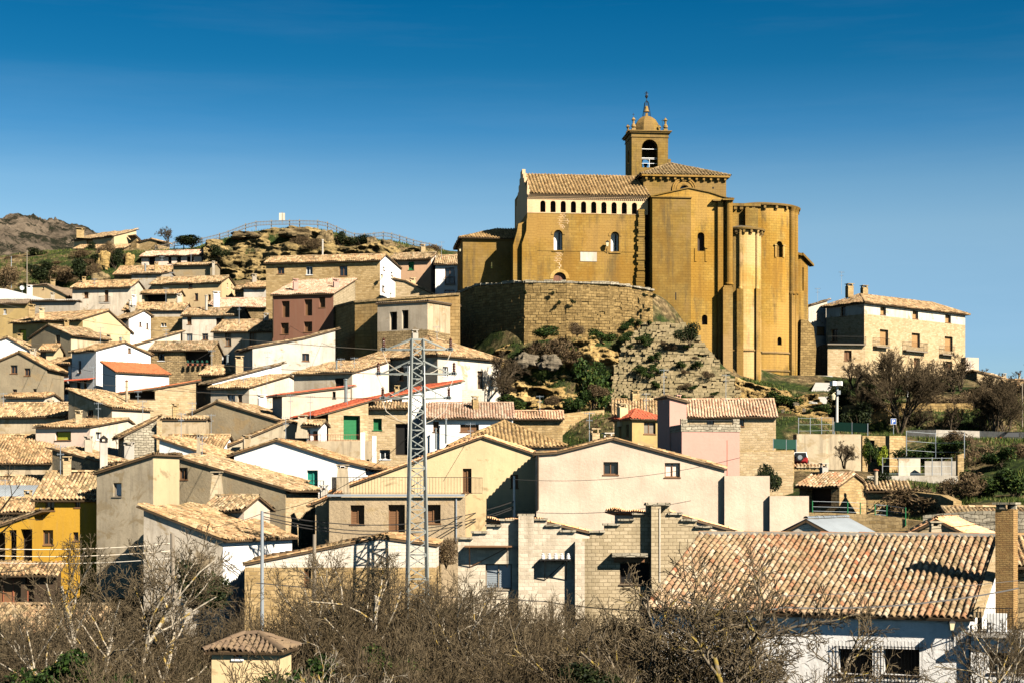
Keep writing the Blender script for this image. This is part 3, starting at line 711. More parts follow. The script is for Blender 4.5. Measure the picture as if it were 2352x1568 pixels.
hb = H('stone house with three small windows on the hill below the fence', 'S', 611, 873, 216, -10, [(873, 596), (884, 585), (924, 620)], wall='stone', swall='white', hgt=8, ov=.5,  # white right side puts the full sunlight into the wall colour
  wins=[(637, 614, 653, 629, 'd'), (703, 612, 718, 631, 'w'), (779, 611, 798, 634, 'd')], sw=[(880, 612, 884, 622, 'd'), (898, 624, 902, 634, 'd'), (878, 655, 884, 672, 'd'), (896, 672, 900, 686, 'k')], ch=[(741, 552, 577, 4, 'pipe_pale', 4)])
hb2 = H('peach house with a green shutter and stone quoins', 'E', 897, 990, 226, -12, (592, 571), uS=1011, wall='peach', swall='pinkish', hgt=7, wins=[(938, 602, 951, 620, 'g')],
  sw=[(995, 612, 999, 620, 'd'), (996, 650, 1000, 656, 'd')])
hb3 = H('narrow white house with a brown balcony door next to the church block', 'E', 1000, 1062, 224, -2, (604, 588), wall='white', hgt=8, wins=[(1022, 615, 1044, 652, 'd'), (1021, 666, 1044, 690, 'd')])
balcony(hb3.par, hb3.front, 1021, 1045, 652, 636, .35)
H('low stone annex with a steep dark roof verge beside the stone house with the sunlit-coloured side', 'G', 908, 1000, 212, -6, [(908, 641), (932, 645), (1000, 678)], wall='stone_pale', hgt=4, L=5)
hm = H('maroon plastered house with a pale brick gable and two roof chimneys', 'S', 626, 766, 196, -12, [(766, 673), (816, 642)], wall='maroon', swall='brick_pale', roof='tile_pink', hgt=9, ov=.35,
  wins=[(647, 692, 665, 729, 'b'), (699, 688, 717, 725, 'b'), (733, 683, 747, 706, 'b'), (645, 742, 663, 767, 'b'), (698, 739, 717, 762, 'b')], ch=[(679, 641, 657, 11, 'pink', 3), (772, 641, 660, 12, 'pink', 3)], depth=.45)
H('white weathered house with a rising tiled verge and one small brown window', 'G', 580, 770, 182, 22, [(580, 797), (700, 776), (770, 757)], L=6, side='R', wall='white_old', hgt=9, wins=[(694, 811, 710, 829, 'd')], ant=[(612, 812, 830)])
hp = H('plastered house with two tall dark openings on a stone base below the church terrace', 'S', 867, 982, 182, -24, [(982, 692), (1055, 703)], wall='grey_pale', swall='stained', roof='tile_dark', split=(762, 'stone_dark'), hgt=9, ov=.15,
  wins=[(895, 717, 912, 758, 'o'), (923, 713, 938, 755, 'o')], depth=.7, sag=.02)
# --- middle left
hw = H('large white house with a tall gable and shaded balcony side', 'S', 165, 221, 190, -38, [(221, 803), (285, 786), (346, 814)], wall='white', hgt=9, ov=.4,
  wins=[(179, 828, 186, 855, 'd'), (174, 874, 185, 894, 'd'), (190, 874, 199, 892, 'b')], sw=[(294, 798, 301, 810, 'k')])
H('white annex with a bright brown-red roof joined to the large white house', 'E', 266, 388, 184, 40, (852, 832), wall='white', roof='tile_brown', mono=True, pitch=20, hgt=5, ov=.3, side='L', sag=.01, tp=.2,
  wins=[])
H('low white wing with a balcony screened by wooden blinds', 'E', 113, 164, 193, -25, (832, 821), wall='white', hgt=6, wins=[(127, 836, 157, 864, 's'), (135, 882, 161, 903, 'o')])
H('grey-brown house with a broad gable and bright corner quoin at the left edge', 'G', -40, 108, 184, -6, [(-40, 845), (45, 808), (108, 843)], wall='grey', hgt=8, ov=.4, L=5,
  wins=[(24, 838, 40, 857, 'd'), (56, 845, 70, 862, 'd'), (29, 893, 39, 905, 'd'), (76, 892, 84, 904, 'd')])
H('stone barn with a red-edged slanting roof and a dark open bay', 'G', 277, 450, 175, 16, [(277, 902), (370, 889), (450, 875)], L=4, wall='stone_pale', roof='tile_brown', hgt=6, wins=[(298, 896, 356, 916, 'o')], depth=1.6, sag=.01, ant=[(317, 896, 925, -1)])
hc = H('white gabled house with its long verge rising toward a round stone chimney', 'G', 487, 646, 176, 26, [(487, 877), (646, 835)], L=7, wall='white', swall='grey_dark', hgt=7, ch=[(549, 817, 856, 17, 'rub', 3)])  # left side coloured dark grey to stand for its shade
H('small dark-roofed house left of the round stone chimney', 'E', 462, 540, 186, -10, (856, 840), wall='stone_dark', hgt=6)
H('whitewashed house with a shaded garage front and bright gable', 'S', 484, 572, 170, -20, [(572, 888), (663, 861), (684, 873)], wall='grey_pale', swall='white_old', hgt=6, ov=.45,  # grey front colour holds the shade, paler gable the sun
  wins=[(522, 905, 540, 922, 'z'), (546, 905, 556, 922, 'd')], ch=[(602, 906, 930, 18, 'white', -3)], ant=[(559, 868, 900), (613, 840, 880)])
H('pale pink gabled house with its roof rising beside the pylon', 'S', 675, 809, 166, -18, [(809, 854), (893, 828)], wall='grey_pale', swall='pinkish', hgt=7, ov=.4,
  wins=[(769, 868, 790, 888, 'o')], ch=[(773, 830, 852, 4, 'pipe', 2)], ant=[(783, 822, 848), (814, 820, 835)])
H('cream strip house with a bright red roof edge and metal flue', 'G', 648, 805, 157, 25, [(648, 906), (718, 897), (805, 887)], L=3, wall='pale', roof='tile_red', hgt=5, sag=.01, ch=[(794, 872, 914, 7, 'pipe', -2)], wins=[(764, 898, 771, 914, 'o')])
hs1 = H('long white house with a brick-blocked window under the stone towers', 'E', 1005, 1150, 171, 48, (812, 798), uS=822, wall='white_old', swall='grey_pale', hgt=8, ov=.45, hip=True, side='L',  # left side tinted grey for shade on a white house
  wins=[(1017, 841, 1029, 864, 'w'), (1097, 851, 1110, 893, 'k')], sw=[(915, 843, 927, 873, 'o')])
# --- left, nearer rows
H('grey-plastered house with a mossy single-slope roof and tall tan flue', 'G', 157, 257, 160, -38, [(157, 894), (257, 935)], uS=345, wall='stained', swall='pale', hgt=5, ov=.3,
  wins=[(200, 941, 214, 954, 'd')], ch=[(291, 875, 932, 6, 'pipe_tan', 4)])
H('long overgrown tiled roof house at the left edge', 'E', -40, 150, 167, -6, (952, 926), wall='stained', hgt=4, L=7)
H('cream block building behind the overgrown roof', 'E', 10, 104, 174, -4, (910, 904), wall='white_old', roof='tile', pitch=10, hgt=5)
H('pale pink house with a wide yellow-green shutter', 'S', 82, 207, 151, -18, [(207, 978), (292, 962), (304, 970)], wall='pinkish', swall='white_old', hgt=5, ov=.3,
  wins=[(127, 990, 163, 1010, 'y')], sw=[(220, 991, 234, 1010, 'w')])
H('rough grey stone gable house with a rising verge', 'G', 285, 360, 149, 20, [(285, 998), (360, 960)], L=4, wall='stone_grey', hgt=4, wins=[])
H('weathered cream wall house with three drain holes and broken tile coping', 'E', 372, 471, 149, 0, (962, 958), wall='stained', pitch=12, hgt=5, L=3, ov=.15)
H('large house with a grey stained gable wall left of the terrace', 'G', 420, 640, 156, -14, [(420, 958), (500, 921), (640, 964)], L=9, wall='grey', hgt=6, ov=.4, ant=[(485, 950, 1020, -4), (667, 905, 960, -3)])
H('house with a stained cream gable and a vented chimney below the red roof', 'G', 504, 704, 142, 14, [(504, 1031), (660, 966), (704, 977)], L=5, wall='stained', hgt=5, ch=[(695, 952, 992, 20, 'taper', .4), (567, 998, 1026, 16, 'plaster', -1)])
H('low mossy roof below the weathered cream wall', 'E', 372, 508, 140, -4, (1028, 1000), wall='white', hgt=3, L=6)
H('dark plastered house with a pitted wall and steep single roof', 'G', 120, 228, 136, -24, [(120, 1029), (228, 1058)], uS=300, wall='grey_dark', hgt=5,
  wins=[(160, 1074, 173, 1097, 'd')], ch=[(203, 1000, 1045, 17, 'plaster', 4), (238, 1000, 1076, 17, 'cone', -1), (296, 1014, 1050, 22, 'grey', 5)], roof='tile')
H('wide tiled roof cluster at the left edge, upper of two', 'E', -50, 118, 148, 5, (1058, 1000), wall='stained', hgt=4, L=7)
H('wide tiled roof cluster at the left edge, lower of two', 'E', -60, 118, 138, 4, (1120, 1094), wall='stone_dark', hgt=3)
H('shed with a flat grey corrugated roof left of the ochre house', 'E', -60, 112, 130, 3, (1150, 1118), wall='stone_dark', roof='sheet', pitch=12, mono=True, hgt=3)
H('low tiled lean-to behind the bare branches at the left edge', 'E', -60, 76, 123, 3, (1170, 1145), wall='stone_dark', hgt=3)
H('white gabled house with the green balcony door', 'G', 538, 839, 131, -8, [(538, 1042), (636, 1010), (780, 1056), (839, 1070)], L=9, wall='white', hgt=10,
  wins=[(705, 1079, 730, 1133, 't'), (703, 1159, 728, 1194, 'z')])
h39 = bpy.data.objects[-1] if False else None
H('long white wall house with a red-flashed slate-grey verge and thin flue', 'G', 366, 672, 130, -16, [(366, 1006), (672, 1104)], L=6, wall='white', hgt=5, ch=[(456, 995, 1050, 7, 'taper', -1)])
hg = H('old grey plastered house with a cloth-covered window and stone quoins', 'G', 222, 352, 110, -20, [(222, 1085), (352, 1044)], uS=412, wall='stained', swall='cream', hgt=8, L=4,
  wins=[(260, 1108, 279, 1139, 'c')], ov=.2)
hg2 = H('long rough-plastered house with a tapered chimney breast and square window', 'G', 409, 656, 121, -16, [(409, 1048), (656, 1121)], L=6, wall='grey', swall='stone_pale', hgt=8,
  wins=[(411, 1073, 431, 1100, 'd')], ch=[(498, 1082, 1146, 22, 'taper', -2)])
H('whitewashed barn with a huge sagging tiled roof in the lower left', 'G', 330, 512, 103, -20, [(330, 1166), (512, 1236)], wall='white_old', swall='white', hgt=7, ov=.4, L=9)
H('narrow tiled roof with a grey chimney next to the sagging barn roof', 'E', 470, 560, 111, -20, (1165, 1140), uS=620, wall='pale', hgt=7)
hy = H('ochre yellow house with four small windows under a weathered roof', 'E', 80, 222, 113, 0, (1141, 1085), wall='ochre', hgt=7, ov=.45,
  wins=[(104, 1148, 125, 1171, 'd'), (172, 1144, 184, 1164, 'd'), (98, 1216, 122, 1250, 'd'), (168, 1221, 180, 1241, 'd')], pitch=26)
hyl = H('ochre wing with a pillared balcony at the left edge', 'G', -30, 78, 111, 0, [(-30, 1216), (78, 1178)], L=4, wall='ochre', roof='tile', hgt=6, wins=[(-20, 1222, 12, 1288, 'o'), (21, 1216, 38, 1288, 'o'), (48, 1214, 74, 1288, 'o')], depth=.7)
H('low porch with dark red posts and a tiled canopy beneath the ochre house', 'E', -30, 132, 107, 0, (1312, 1298), wall='wood_dark', hgt=4, mono=True, wins=[(-20, 1318, 48, 1384, 'r'), (58, 1318, 78, 1384, 'r')], depth=.5)
H('long low tiled roof across the bottom left under the bare trees', 'E', -60, 210, 84, -8, (1450, 1392), wall='stained', hgt=3, ov=.5)
H('small cream house with a dark hipped roof behind the shrubs', 'E', 486, 640, 57, -6, (1490, 1460), wall='cream', roof='tile_dark', hip=True, hgt=3.4, ov=.22, tp=.2, course=.25, wins=[(536, 1482, 556, 1512, 'w')], K=5)
H('storage building with rubble base, pale block top and slanting roof edge', 'G', 562, 1002, 100, 0, [(562, 1294), (873, 1233), (1002, 1250)], L=7, wall='block_pale', split=(1302, 'stone'), roof='tile', hgt=5, ov=.1, fo=.1,
  wins=[(698, 1304, 715, 1345, 'b')])
# --- centre
ht = H('stone house with green shutters under the long red roof', 'G', 754, 846, 149, 30, [(754, 946), (846, 920)], uS=700, L=8, wall='stone_pale', swall='grey_dark', roof='tile_red', hgt=8, side='L', sag=.01, tp=.2,  # dark grey left side is shade put into the wall colour
  wins=[(789, 953, 827, 1009, 'g')], depth=.5, ov=1.4)
ht2 = H('stone house wing with a green blind beside the balcony recess', 'E', 846, 940, 152, 0, (932, 927), wall='stone_pale', hgt=8, mono=True,
  wins=[(857, 960, 877, 987, 'g'), (908, 972, 938, 1044, 'o'), (872, 1032, 896, 1054, 'w')], depth=.35)
hr = H('long red-roofed house with a white loggia behind the pylon', 'G', 752, 1060, 154, 30, [(752, 944), (1060, 875)], L=7, wall='white', swall='stone_pale', roof='tile_red', hgt=4, sag=.01, tp=.2, ov=.3,
  wins=[(850, 915, 866, 930, 'b'), (900, 912, 924, 930, 'o')])
H('white hut on the terrace beside the green-shuttered house', 'E', 703, 738, 142, -15, (972, 966), wall='white', hgt=4, wins=[(707, 986, 712, 1010, 'd'), (718, 989, 730, 1011, 'k')])
hpk = H('long house with a pink tiled roof and white walls right of the pylon', 'E', 974, 1178, 156, 2, (955, 926), wall='white', roof='tile_pink', hgt=7,
  wins=[(995, 967, 1008, 991, 'b'), (1057, 974, 1100, 991, 'b')], ch=[(1091, 909, 936, 13, 'stone', 2), (1024, 963, 1005, 5, 'pipe', -.7), (1001, 985, 1018, 4, 'pipe', -.7)])
H('grey block shed beneath the white house corner', 'E', 1060, 1112, 164, 0, (896, 893), wall='block_pale', roof=None, pitch=2, hgt=6, L=3)
H('house with a ribbed hipped roof behind the yellow gable', 'E', 1040, 1290, 134, 3, (1020, 968), wall='white_old', hip=True, hgt=5, ov=.4, tp=.3, L=9, roof='tile_church')
hyw = H('bright yellow house with a terracotta verge and a roof terrace', 'G', 745, 1231, 121, 0, [(745, 1134), (815, 1109), (1109, 1001), (1231, 1042)], L=8, wall='cream', roof='tile_orange', hgt=9, ov=.3,
  wins=[(1063, 1075, 1083, 1131, 'b'), (1173, 1089, 1190, 1120, 'b')], ch=[(787, 1066, 1134, 24, 'taper', -2.5)])
hx = H('rough brown-plastered house with brown doors below the iron terrace railing', 'E', 756, 1068, 113, 0, (1141, 1139), wall='rough', roof=None, pitch=3, hgt=9, L=8,
  wins=[(805, 1159, 837, 1203, 'b'), (892, 1158, 930, 1228, 'b'), (978, 1158, 1012, 1201, 'b')], depth=.45)
H('yellow side block joining the brown-plastered house to the yellow gable', 'E', 1068, 1116, 114, 0, (1133, 1132), wall='cream', roof=None, pitch=2, hgt=9, L=7)
H('little terracotta lean-to roof left of the terrace railing', 'G', 724, 756, 114, 0, [(724, 1153), (756, 1139)], L=4, wall='rough', roof='tile_orange', hgt=6)
hpl = H('long pale plastered gable house with two square windows', 'G', 1232, 1664, 115, 0, [(1232, 1041), (1281, 1038), (1408, 1006), (1664, 1075)], L=10, wall='pale', hgt=8, ov=.15,
  wins=[(1386, 1060, 1420, 1089, 'd'), (1527, 1062, 1562, 1095, 'p')], ch=[(1366, 983, 1010, 18, 'rub', 3), (1396, 993, 1006, 20, 'grey', 2)])
H('low pale yard building with a flat top right of the long gable house', 'E', 1664, 1768, 114.6, 0, (1092, 1091), wall='pale', roof=None, pitch=2, hgt=5, L=5)
H('lowest step of the pale yard wall', 'E', 1768, 1858, 114.2, 0, (1138, 1137), wall='pale', roof=None, pitch=2, hgt=4, L=5)
hsr = H('long stone house with a broad pale tiled roof below the masonry ramp', 'E', 1575, 1782, 150, -4, (953, 918), wall='stone_pale', hgt=6, ov=.4, roof='tile_pink',
  wins=[(1623, 962, 1640, 976, 'd'), (1697, 962, 1709, 978, 'd')])
H('small tiled roof tucked between the cream chimney and the masonry ramp', 'E', 1408, 1512, 152, -4, (948, 918), wall='stone_dark', hgt=5)
hyo = H('ochre house with red tile edge and a shuttered window beside the pink tower', 'S', 1411, 1452, 141, 0, [(1411, 973), (1412, 973)], wall='mustard') if False else None
hyo = H('ochre house with a red tile edge and a shuttered window beside the pink tower', 'E', 1452, 1512, 141, 24, (957, 943), uS=1411, wall='mustard', roof='tile_red', hgt=7, ov=.35, side='L', hip=True,
  wins=[(1479, 968, 1506, 996, 'k')], sw=[(1421, 979, 1427, 1005, 'b'), (1437, 974, 1444, 1002, 'b')], ch=[(1430, 926, 965, 20, 'cream', 2)])
hpt = H('slim pink tower house with a slanted roof', 'G', 1538, 1577, 130, 16, [(1538, 911), (1577, 921)], uS=1510, wall='pink', swall='pink', roof='tile', hgt=8, side='L', ov=.25, ch=[(1558, 906, 925, 10, 'pink', 1)])
hpb = H('pink block house with a grey parapet roof terrace', 'E', 1566, 1699, 127, 10, (990, 989), uS=1513, wall='pink', roof=None, pitch=2, hgt=9, side='L')
H('stone wall house with a green yard right of the pink block', 'E', 1699, 1822, 138, 0, (1036, 1035), wall='stone_pale', roof=None, pitch=2, hgt=5, L=3)
H('low stone hut with a pink corrugated roof under the cliff', 'E', 1160, 1292, 160, 0, (958, 945), wall='stone', roof='tile_pink', pitch=16, hgt=5)
# --- right side
hbig = H('large stone and white manor with balconies right of the church', 'E', 1985, 2217, 236, 40, (692, 663), uS=1898, wall='white_old', split=(721, 'stone_pale'), hip=True, hgt=11, ov=.55, side='L', pitch=24,
  wins=[(2022, 704, 2035, 724, 's'), (2096, 713, 2109, 733, 's'), (2171, 722, 2184, 742, 's'), (2021, 756, 2040, 792, 's'), (2094, 764, 2113, 798, 's'), (2170, 772, 2188, 807, 's'),
        (2099, 821, 2113, 845, 'b'), (2173, 829, 2187, 852, 'b')], sw=[(1929, 705, 1943, 726, 'd'), (1908, 757, 1924, 783, 'd')],
  ch=[(1951, 652, 675, 14, 'stone', 5), (1985, 656, 668, 13, 'stone', 6)], depth=.4, tp=.3)
for u0, u1, vs in ((2014, 2045, 794), (2082, 2132, 803), (2166, 2195, 812)): balcony(hbig.par, hbig.front, u0, u1, vs, vs-19, .7, 'wood_grey')
antenna(hbig.par, 1933, 624, 670, 240); antenna(hbig.par, 1878, 662, 690, 242)
H('white upper wing with a long roof behind the manor terrace', 'G', 1846, 1900, 244, 10, [(1846, 706), (1900, 690)], L=8, wall='white_old', hgt=11, wins=[(1876, 750, 1895, 770, 's')])
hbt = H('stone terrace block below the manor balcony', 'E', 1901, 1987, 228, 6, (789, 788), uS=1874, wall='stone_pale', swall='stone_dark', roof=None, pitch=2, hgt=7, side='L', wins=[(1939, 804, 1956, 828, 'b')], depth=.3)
balcony(hbt.par, hbt.front, 1901, 1990, 789, 772, .6, 'wood_grey')
H('square terrace block with a railing at the right end of the manor', 'E', 2218, 2248, 246, 20, (820, 819), wall='pale', roof=None, pitch=2, hgt=6, L=4)
H('low stone house with a long falling roof at the far right', 'G', 2244, 2400, 226, 8, [(2244, 852), (2400, 893)], L=6, wall='stone_pale', hgt=6)
H('cottage behind the bare trees at the right edge', 'E', 2322, 2400, 214, 6, (888, 872), wall='pale', hgt=5, wins=[(2336, 905, 2350, 912, 'd')])
hwp = H('flat-roofed outbuilding with peeling white plaster', 'E', 1830, 1978, 150, 6, (996, 995), wall='stained', roof=None, pitch=2, hgt=5, L=5)
H('stone shed with ivy on its doorway', 'E', 1981, 2042, 150.5, 14, (1000, 999), wall='stone', roof=None, pitch=2, hgt=5, L=5, wins=[(1996, 1010, 2009, 1060, 'o')])
H('open stone hut with cement pillars and a curved tiled roof', 'E', 1836, 1928, 126, -42, (1112, 1082), uS=1992, wall='stone_dark', swall='stone', hgt=3.2, ov=.45, tp=.3, wins=[(1852, 1114, 1909, 1158, 'o')], depth=.9, roof='tile_new')
H('ruined low stone hut with a single row of roof tiles', 'E', 1992, 2086, 124, -6, (1120, 1112), wall='stone', hgt=2.5, L=3, mono=True)
H('gabled hut with a blue-grey metal roof and block wall', 'G', 1776, 1930, 86, -24, [(1776, 1233), (1853, 1193), (1930, 1236)], L=9, wall='block_pale', roof='sheet', hgt=3, ov=.3)
H('hut with a mossy gable roof and stubby chimney left of the brick stack', 'G', 2078, 2232, 90, -22, [(2078, 1230), (2151, 1192), (2232, 1232)], L=8, wall='stained', roof='tile_orange', hgt=3, ch=[(2148, 1196, 1235, 24, 'stained' if False else 'taper', -1)])
H('low tiled roof house behind the brick stack at the right edge', 'E', 2190, 2420, 104, 3, (1196, 1166), wall='stone_dark', hgt=3, ch=[(2311, 1158, 1190, 30, 'cream', -.5)] if False else [])
H('tiled roof shed at the right edge behind the brick stack', 'E', 2338, 2430, 76, -8, (1290, 1232), wall='stone_dark', hgt=3)
# --- big orange-tiled lower sheds behind the stepped gable
H('shed with a bright orange roof behind the stepped wall', 'G', 1262, 1420, 93, 30, [(1262, 1200), (1420, 1236)], L=6, wall='pale', roof='tile_orange', hgt=4)
H('long shed with a pale orange roof right of the stepped wall', 'G', 1548, 1790, 93, 24, [(1548, 1180), (1790, 1246)], L=7, wall='pale', roof='tile_orange', hgt=4)
# ================================================================ the church
TH = R_(6); CD = 203.0
cex = Vector((math.cos(TH), math.sin(TH))); cey = Vector((-math.sin(TH), math.cos(TH)))
CO = Vector(((1211-CX)/F*CD, CD)); PN = Pl(CO, cex)
zch = PN.pix(1400, 668)[1]-4
church = empty('church', (PN.P(PN.T(1500), 0, -6).x, PN.P(0, 0, -6).y, zch-8), 'golden sandstone church with a bell tower, arcaded gallery and round apses on the rock', 'church')
def cbox(mb, pl, u0, v0, u1, v1, o0, o1, m=None): pl.pbox(mb, u0, v0, u1, v1, o0, o1, m)
def zat(u, v, off=0): return PN.off(off).pix(u, v)[1]
zlow = zat(1500, 930)
# nave wall with windows
n_ = MB(); t1 = PN.T(1482); zg = PN.pix(1211, 489)[1]
def apx(pl, u0, v0, u1, v1): a = pl.pix(u0, v1); b = pl.pix(u1, v0); return arch(a[0], a[1], b[0], b[1])
w1 = apx(PN, 1272, 529, 1292, 575); w2 = apx(PN, 1403, 533, 1422, 579); dr = apx(PN, 1271, 626, 1300, 652)
panel(n_, PN, rect(0, zlow+8, t1, zg), [w1, w2, dr], .75)
left_n = Pl(CO, -cey); panel(n_, left_n, rect(-14, zlow+8, 0, zat(1211, 412)+.0))
PN.box(n_, 0, t1, PN.pix(1300, 572+4)[1]-.08, PN.pix(1300, 576)[1], 0, .05)
nave = n_.build('nave_wall', M['church'], church)
for w_ in (w1, w2):
    mo = MB(); c = (w_[0][0]+w_[1][0])/2; r = (w_[1][0]-w_[0][0])/2; zs = w_[2][1]
    for i in range(10):
        a0, a1 = math.pi*i/10, math.pi*(i+1)/10; q = []
        for rr, a in ((r+.02, a0), (r+.3, a0), (r+.3, a1), (r+.02, a1)): q.append((c+rr*math.cos(a), zs+rr*math.sin(a)))
        mo.face([PN.P(x, z, .07) for x, z in q]); mo.face([PN.P(q[1][0], q[1][1], 0), PN.P(q[2][0], q[2][1], 0), PN.P(q[2][0], q[2][1], .07), PN.P(q[1][0], q[1][1], .07)])
    PN.box(mo, c-r-.2, c+r+.2, w_[0][1]-.16, w_[0][1]-.005, 0, .12)
    fr = mo.build('window', M['church'], church)
    g = MB(); PN.box(g, c-r-.1, c+r+.1, w_[0][1], zs+r+.1, -.9, -.76); g.build('pane', M['white'], fr)
    g = MB(); PN.box(g, c+r*.25, c+r*.55, w_[0][1], zs+r*.6, -.755, -.72); g.build('glass_strip', M['black'], fr)
d_ = MB(); PN.box(d_, dr[0][0]-.1, dr[1][0]+.1, dr[0][1]-.1, dr[2][1]+1, -.6, -.35)
PN.box(d_, (dr[0][0]+dr[1][0])/2-.02, (dr[0][0]+dr[1][0])/2+.02, dr[0][1], dr[2][1]+.7, -.349, -.33, 1)
d_.build('door', [M['maroon'], M['wood_dark']], church)
mo = MB(); c = (dr[0][0]+dr[1][0])/2; r = (dr[1][0]-dr[0][0])/2
for i in range(10):
    a0, a1 = math.pi*i/10, math.pi*(i+1)/10; q = [(c+rr*math.cos(a), dr[2][1]+rr*math.sin(a)) for rr, a in ((r+.02, a0), (r+.42, a0), (r+.42, a1), (r+.02, a1))]
    mo.face([PN.P(x, z, .05) for x, z in q])
mo.build('door_arch', M['church_bright'], church)
sd_ = MB(); cbox(sd_, PN, 1333, 579, 1371, 601, 0, .06); sd_.build('sundial', M['white_old'], church)
mr = MB()
for (a, b, c_, d) in ((1283, 490, 1299, 502), (1280, 503, 1307, 515), (1283, 516, 1297, 527), (1276, 580, 1292, 590), (1272, 591, 1290, 602), (1280, 603, 1288, 618)):
    for k in range(3):
        v = b+(d-b)*k/3; off = (k % 2)*3
        cbox(mr, PN, a+off, v, c_-3+off, v+.9, 0, .012); cbox(mr, PN, a+off+5, v, a+off+6, v+(d-b)/3, 0, .012); cbox(mr, PN, c_-4+off, v, c_-3+off, v+(d-b)/3, 0, .012)
mr.build('mortar_repair', M['brick_pink'], church)
# ragged stone toothing at the right end of the nave
tg = MB(); rr = random.Random(3); v = 481
while v < 662:
    h = rr.uniform(4, 7); cbox(tg, PN, 1466-((v-480)*.02)+rr.uniform(-2.5, 2.5), v, 1481, v+h-.3, 0, .45+rr.uniform(-.08, .08)); v += h
tg.build('toothing', M['church_dark'], church)
# brick gallery
gl = MB(); zt = PN.pix(1211, 456)[1]; tg1 = PN.T(1488); hs = []
for i in range(10):
    u = 1247+i*23.35; vv = 461+i*.55; hs.append(apx(PN.off(.04), u-6, vv, u+6, 488+i*.55-.6))
panel(gl, PN, rect(0, zg, tg1, zt), hs, .4, out=.04); PN.box(gl, 0, tg1, zg-.001, zg, 0, .04)
gal = gl.build('gallery_wall', M['brick_pink'], church)
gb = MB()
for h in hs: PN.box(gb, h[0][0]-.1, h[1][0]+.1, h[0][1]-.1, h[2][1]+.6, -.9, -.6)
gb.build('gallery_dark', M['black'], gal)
dn = MB()
for row in range(3):
    z = zt+row*.17
    for i in range(int(tg1/.24)):
        PN.box(dn, i*.24+(row % 2)*.12, i*.24+.13+(row % 2)*.12, z, z+.09, 0, .18+row*.13)
    PN.box(dn, 0, tg1, z+.09, z+.17, 0, .12+row*.13)
dn.build('eaves_cornice', M['brick_pink'], church)
# nave roof
e0 = PN.P(.35, zt+.5, .55); e1 = PN.P(PN.T(1492), zt+.5, .55); zr = None
run = 6.2; rp = PN.off(-run); a = rp.pix(1222, 402); b = rp.pix(1462, 405)
zrid = a[1]; q0 = rp.P(.35, zrid, 0); q1 = rp.P(PN.T(1492), zrid, 0)
rf = MB(); pg = [e0, e1, q1, q0]; slab(rf, pg); tile_sheet(rf, pg, .40, .42, 6, .16, 0, .03)
bk = [q0, q1, PN.P(PN.T(1492), zt+.5, -2*run), PN.P(.35, zt+.5, -2*run)]; slab(rf, bk); tile_sheet(rf, bk, .36, .8, 5, .1, 0, .02)
ridge_tiles(rf, q0, q1, .17)
rf.build('nave_roof', [M['tile_church'], M['under']], church)
pw = MB()     # left parapet gable
lp = Pl(CO, -cey)
for i in range(12):
    t = -12.4*i/12; zz = zt+.5+(zrid+.55-zt-.5)*(1-abs(i-5.5)/6)
    pw.obox(lp.P(t-12.4/12, zg, 0.02), Vector((cex.x, cex.y, 0))*.38, Vector((-cey.x, -cey.y, 0))*12.4/12, Vector((0, 0, zz-zg+.25)))
pw.build('gable_parapet', M['brick_pink'], church)
# interior closure of nave (right, back)
cb = MB(); B = PN.off(-12.4)
panel(cb, Pl((B.P(t1, 0).x, B.P(t1, 0).y), -cex), rect(0, zlow+8, t1, zt+.4)); cb.build('north_wall', M['church'], church)
# left corner buttress, stepped
bt = MB()
def prism_u(mb, pl, pts, o0, o1, m=None):
    A = [pl.P(t, z, o1) for t, z in pts]; Bk = [pl.P(t, z, o0) for t, z in pts]
    mb.face(A, pts, m)
    for i in range(len(pts)):
        j = (i+1) % len(pts); mb.face([A[j], A[i], Bk[i], Bk[j]], m=m)
Pb = PN.off(1.0)
pts = [Pb.pix(u, v) for u, v in ((1199, 668), (1233, 668), (1233, 493), (1210, 503), (1209, 530), (1199, 561))]
prism_u(bt, PN, pts, 0, 1.0)
pts = [Pb.pix(u, v) for u, v in ((1180, 668), (1198.9, 668), (1198.9, 561), (1209, 530), (1209, 507), (1192, 512), (1189, 530), (1180, 562))]
prism_u(bt, PN, pts, -1.2, .35)
bt.build('corner_buttress', M['church'], church)
# west block, lower, with hipped tiles
PW = PN.off(-4.2); wb = MB(); a = PW.pix(1063, 547); b = PW.pix(1199, 547); zz = a[1]
panel(wb, PW, rect(a[0], zlow+10, b[0], zz), [rect(*PW.pix(1128, 616), *PW.pix(1131, 602))])
wl = Pl((PW.P(a[0], 0).x, PW.P(a[0], 0).y), -cey); panel(wb, wl, rect(-9, zlow+10, 0, zz))
PW.box(wb, a[0]-.2, b[0], zz-.25, zz, 0, .22)
wbo = wb.build('west_wall', M['church_dark'], church)
rf = MB(); k = .5
E = lambda t, o, z: PW.P(t, z, o)
A_, B_, C_, D_ = E(a[0]-k, k, zz), E(b[0], k, zz), E(b[0], -9-k, zz), E(a[0]-k, -9-k, zz)
ap1 = E(a[0]+4.7, -4.7, zz+1.9); ap2 = E(b[0], -4.7, zz+1.9)
for pg in ([A_, B_, ap2, ap1], [D_, A_, ap1], [C_, D_, ap1, ap2]): slab(rf, pg); tile_sheet(rf, pg, .34, .5, 5, .1, 0, .03)
rf.build('west_roof', [M['tile_church'], M['under']], church)
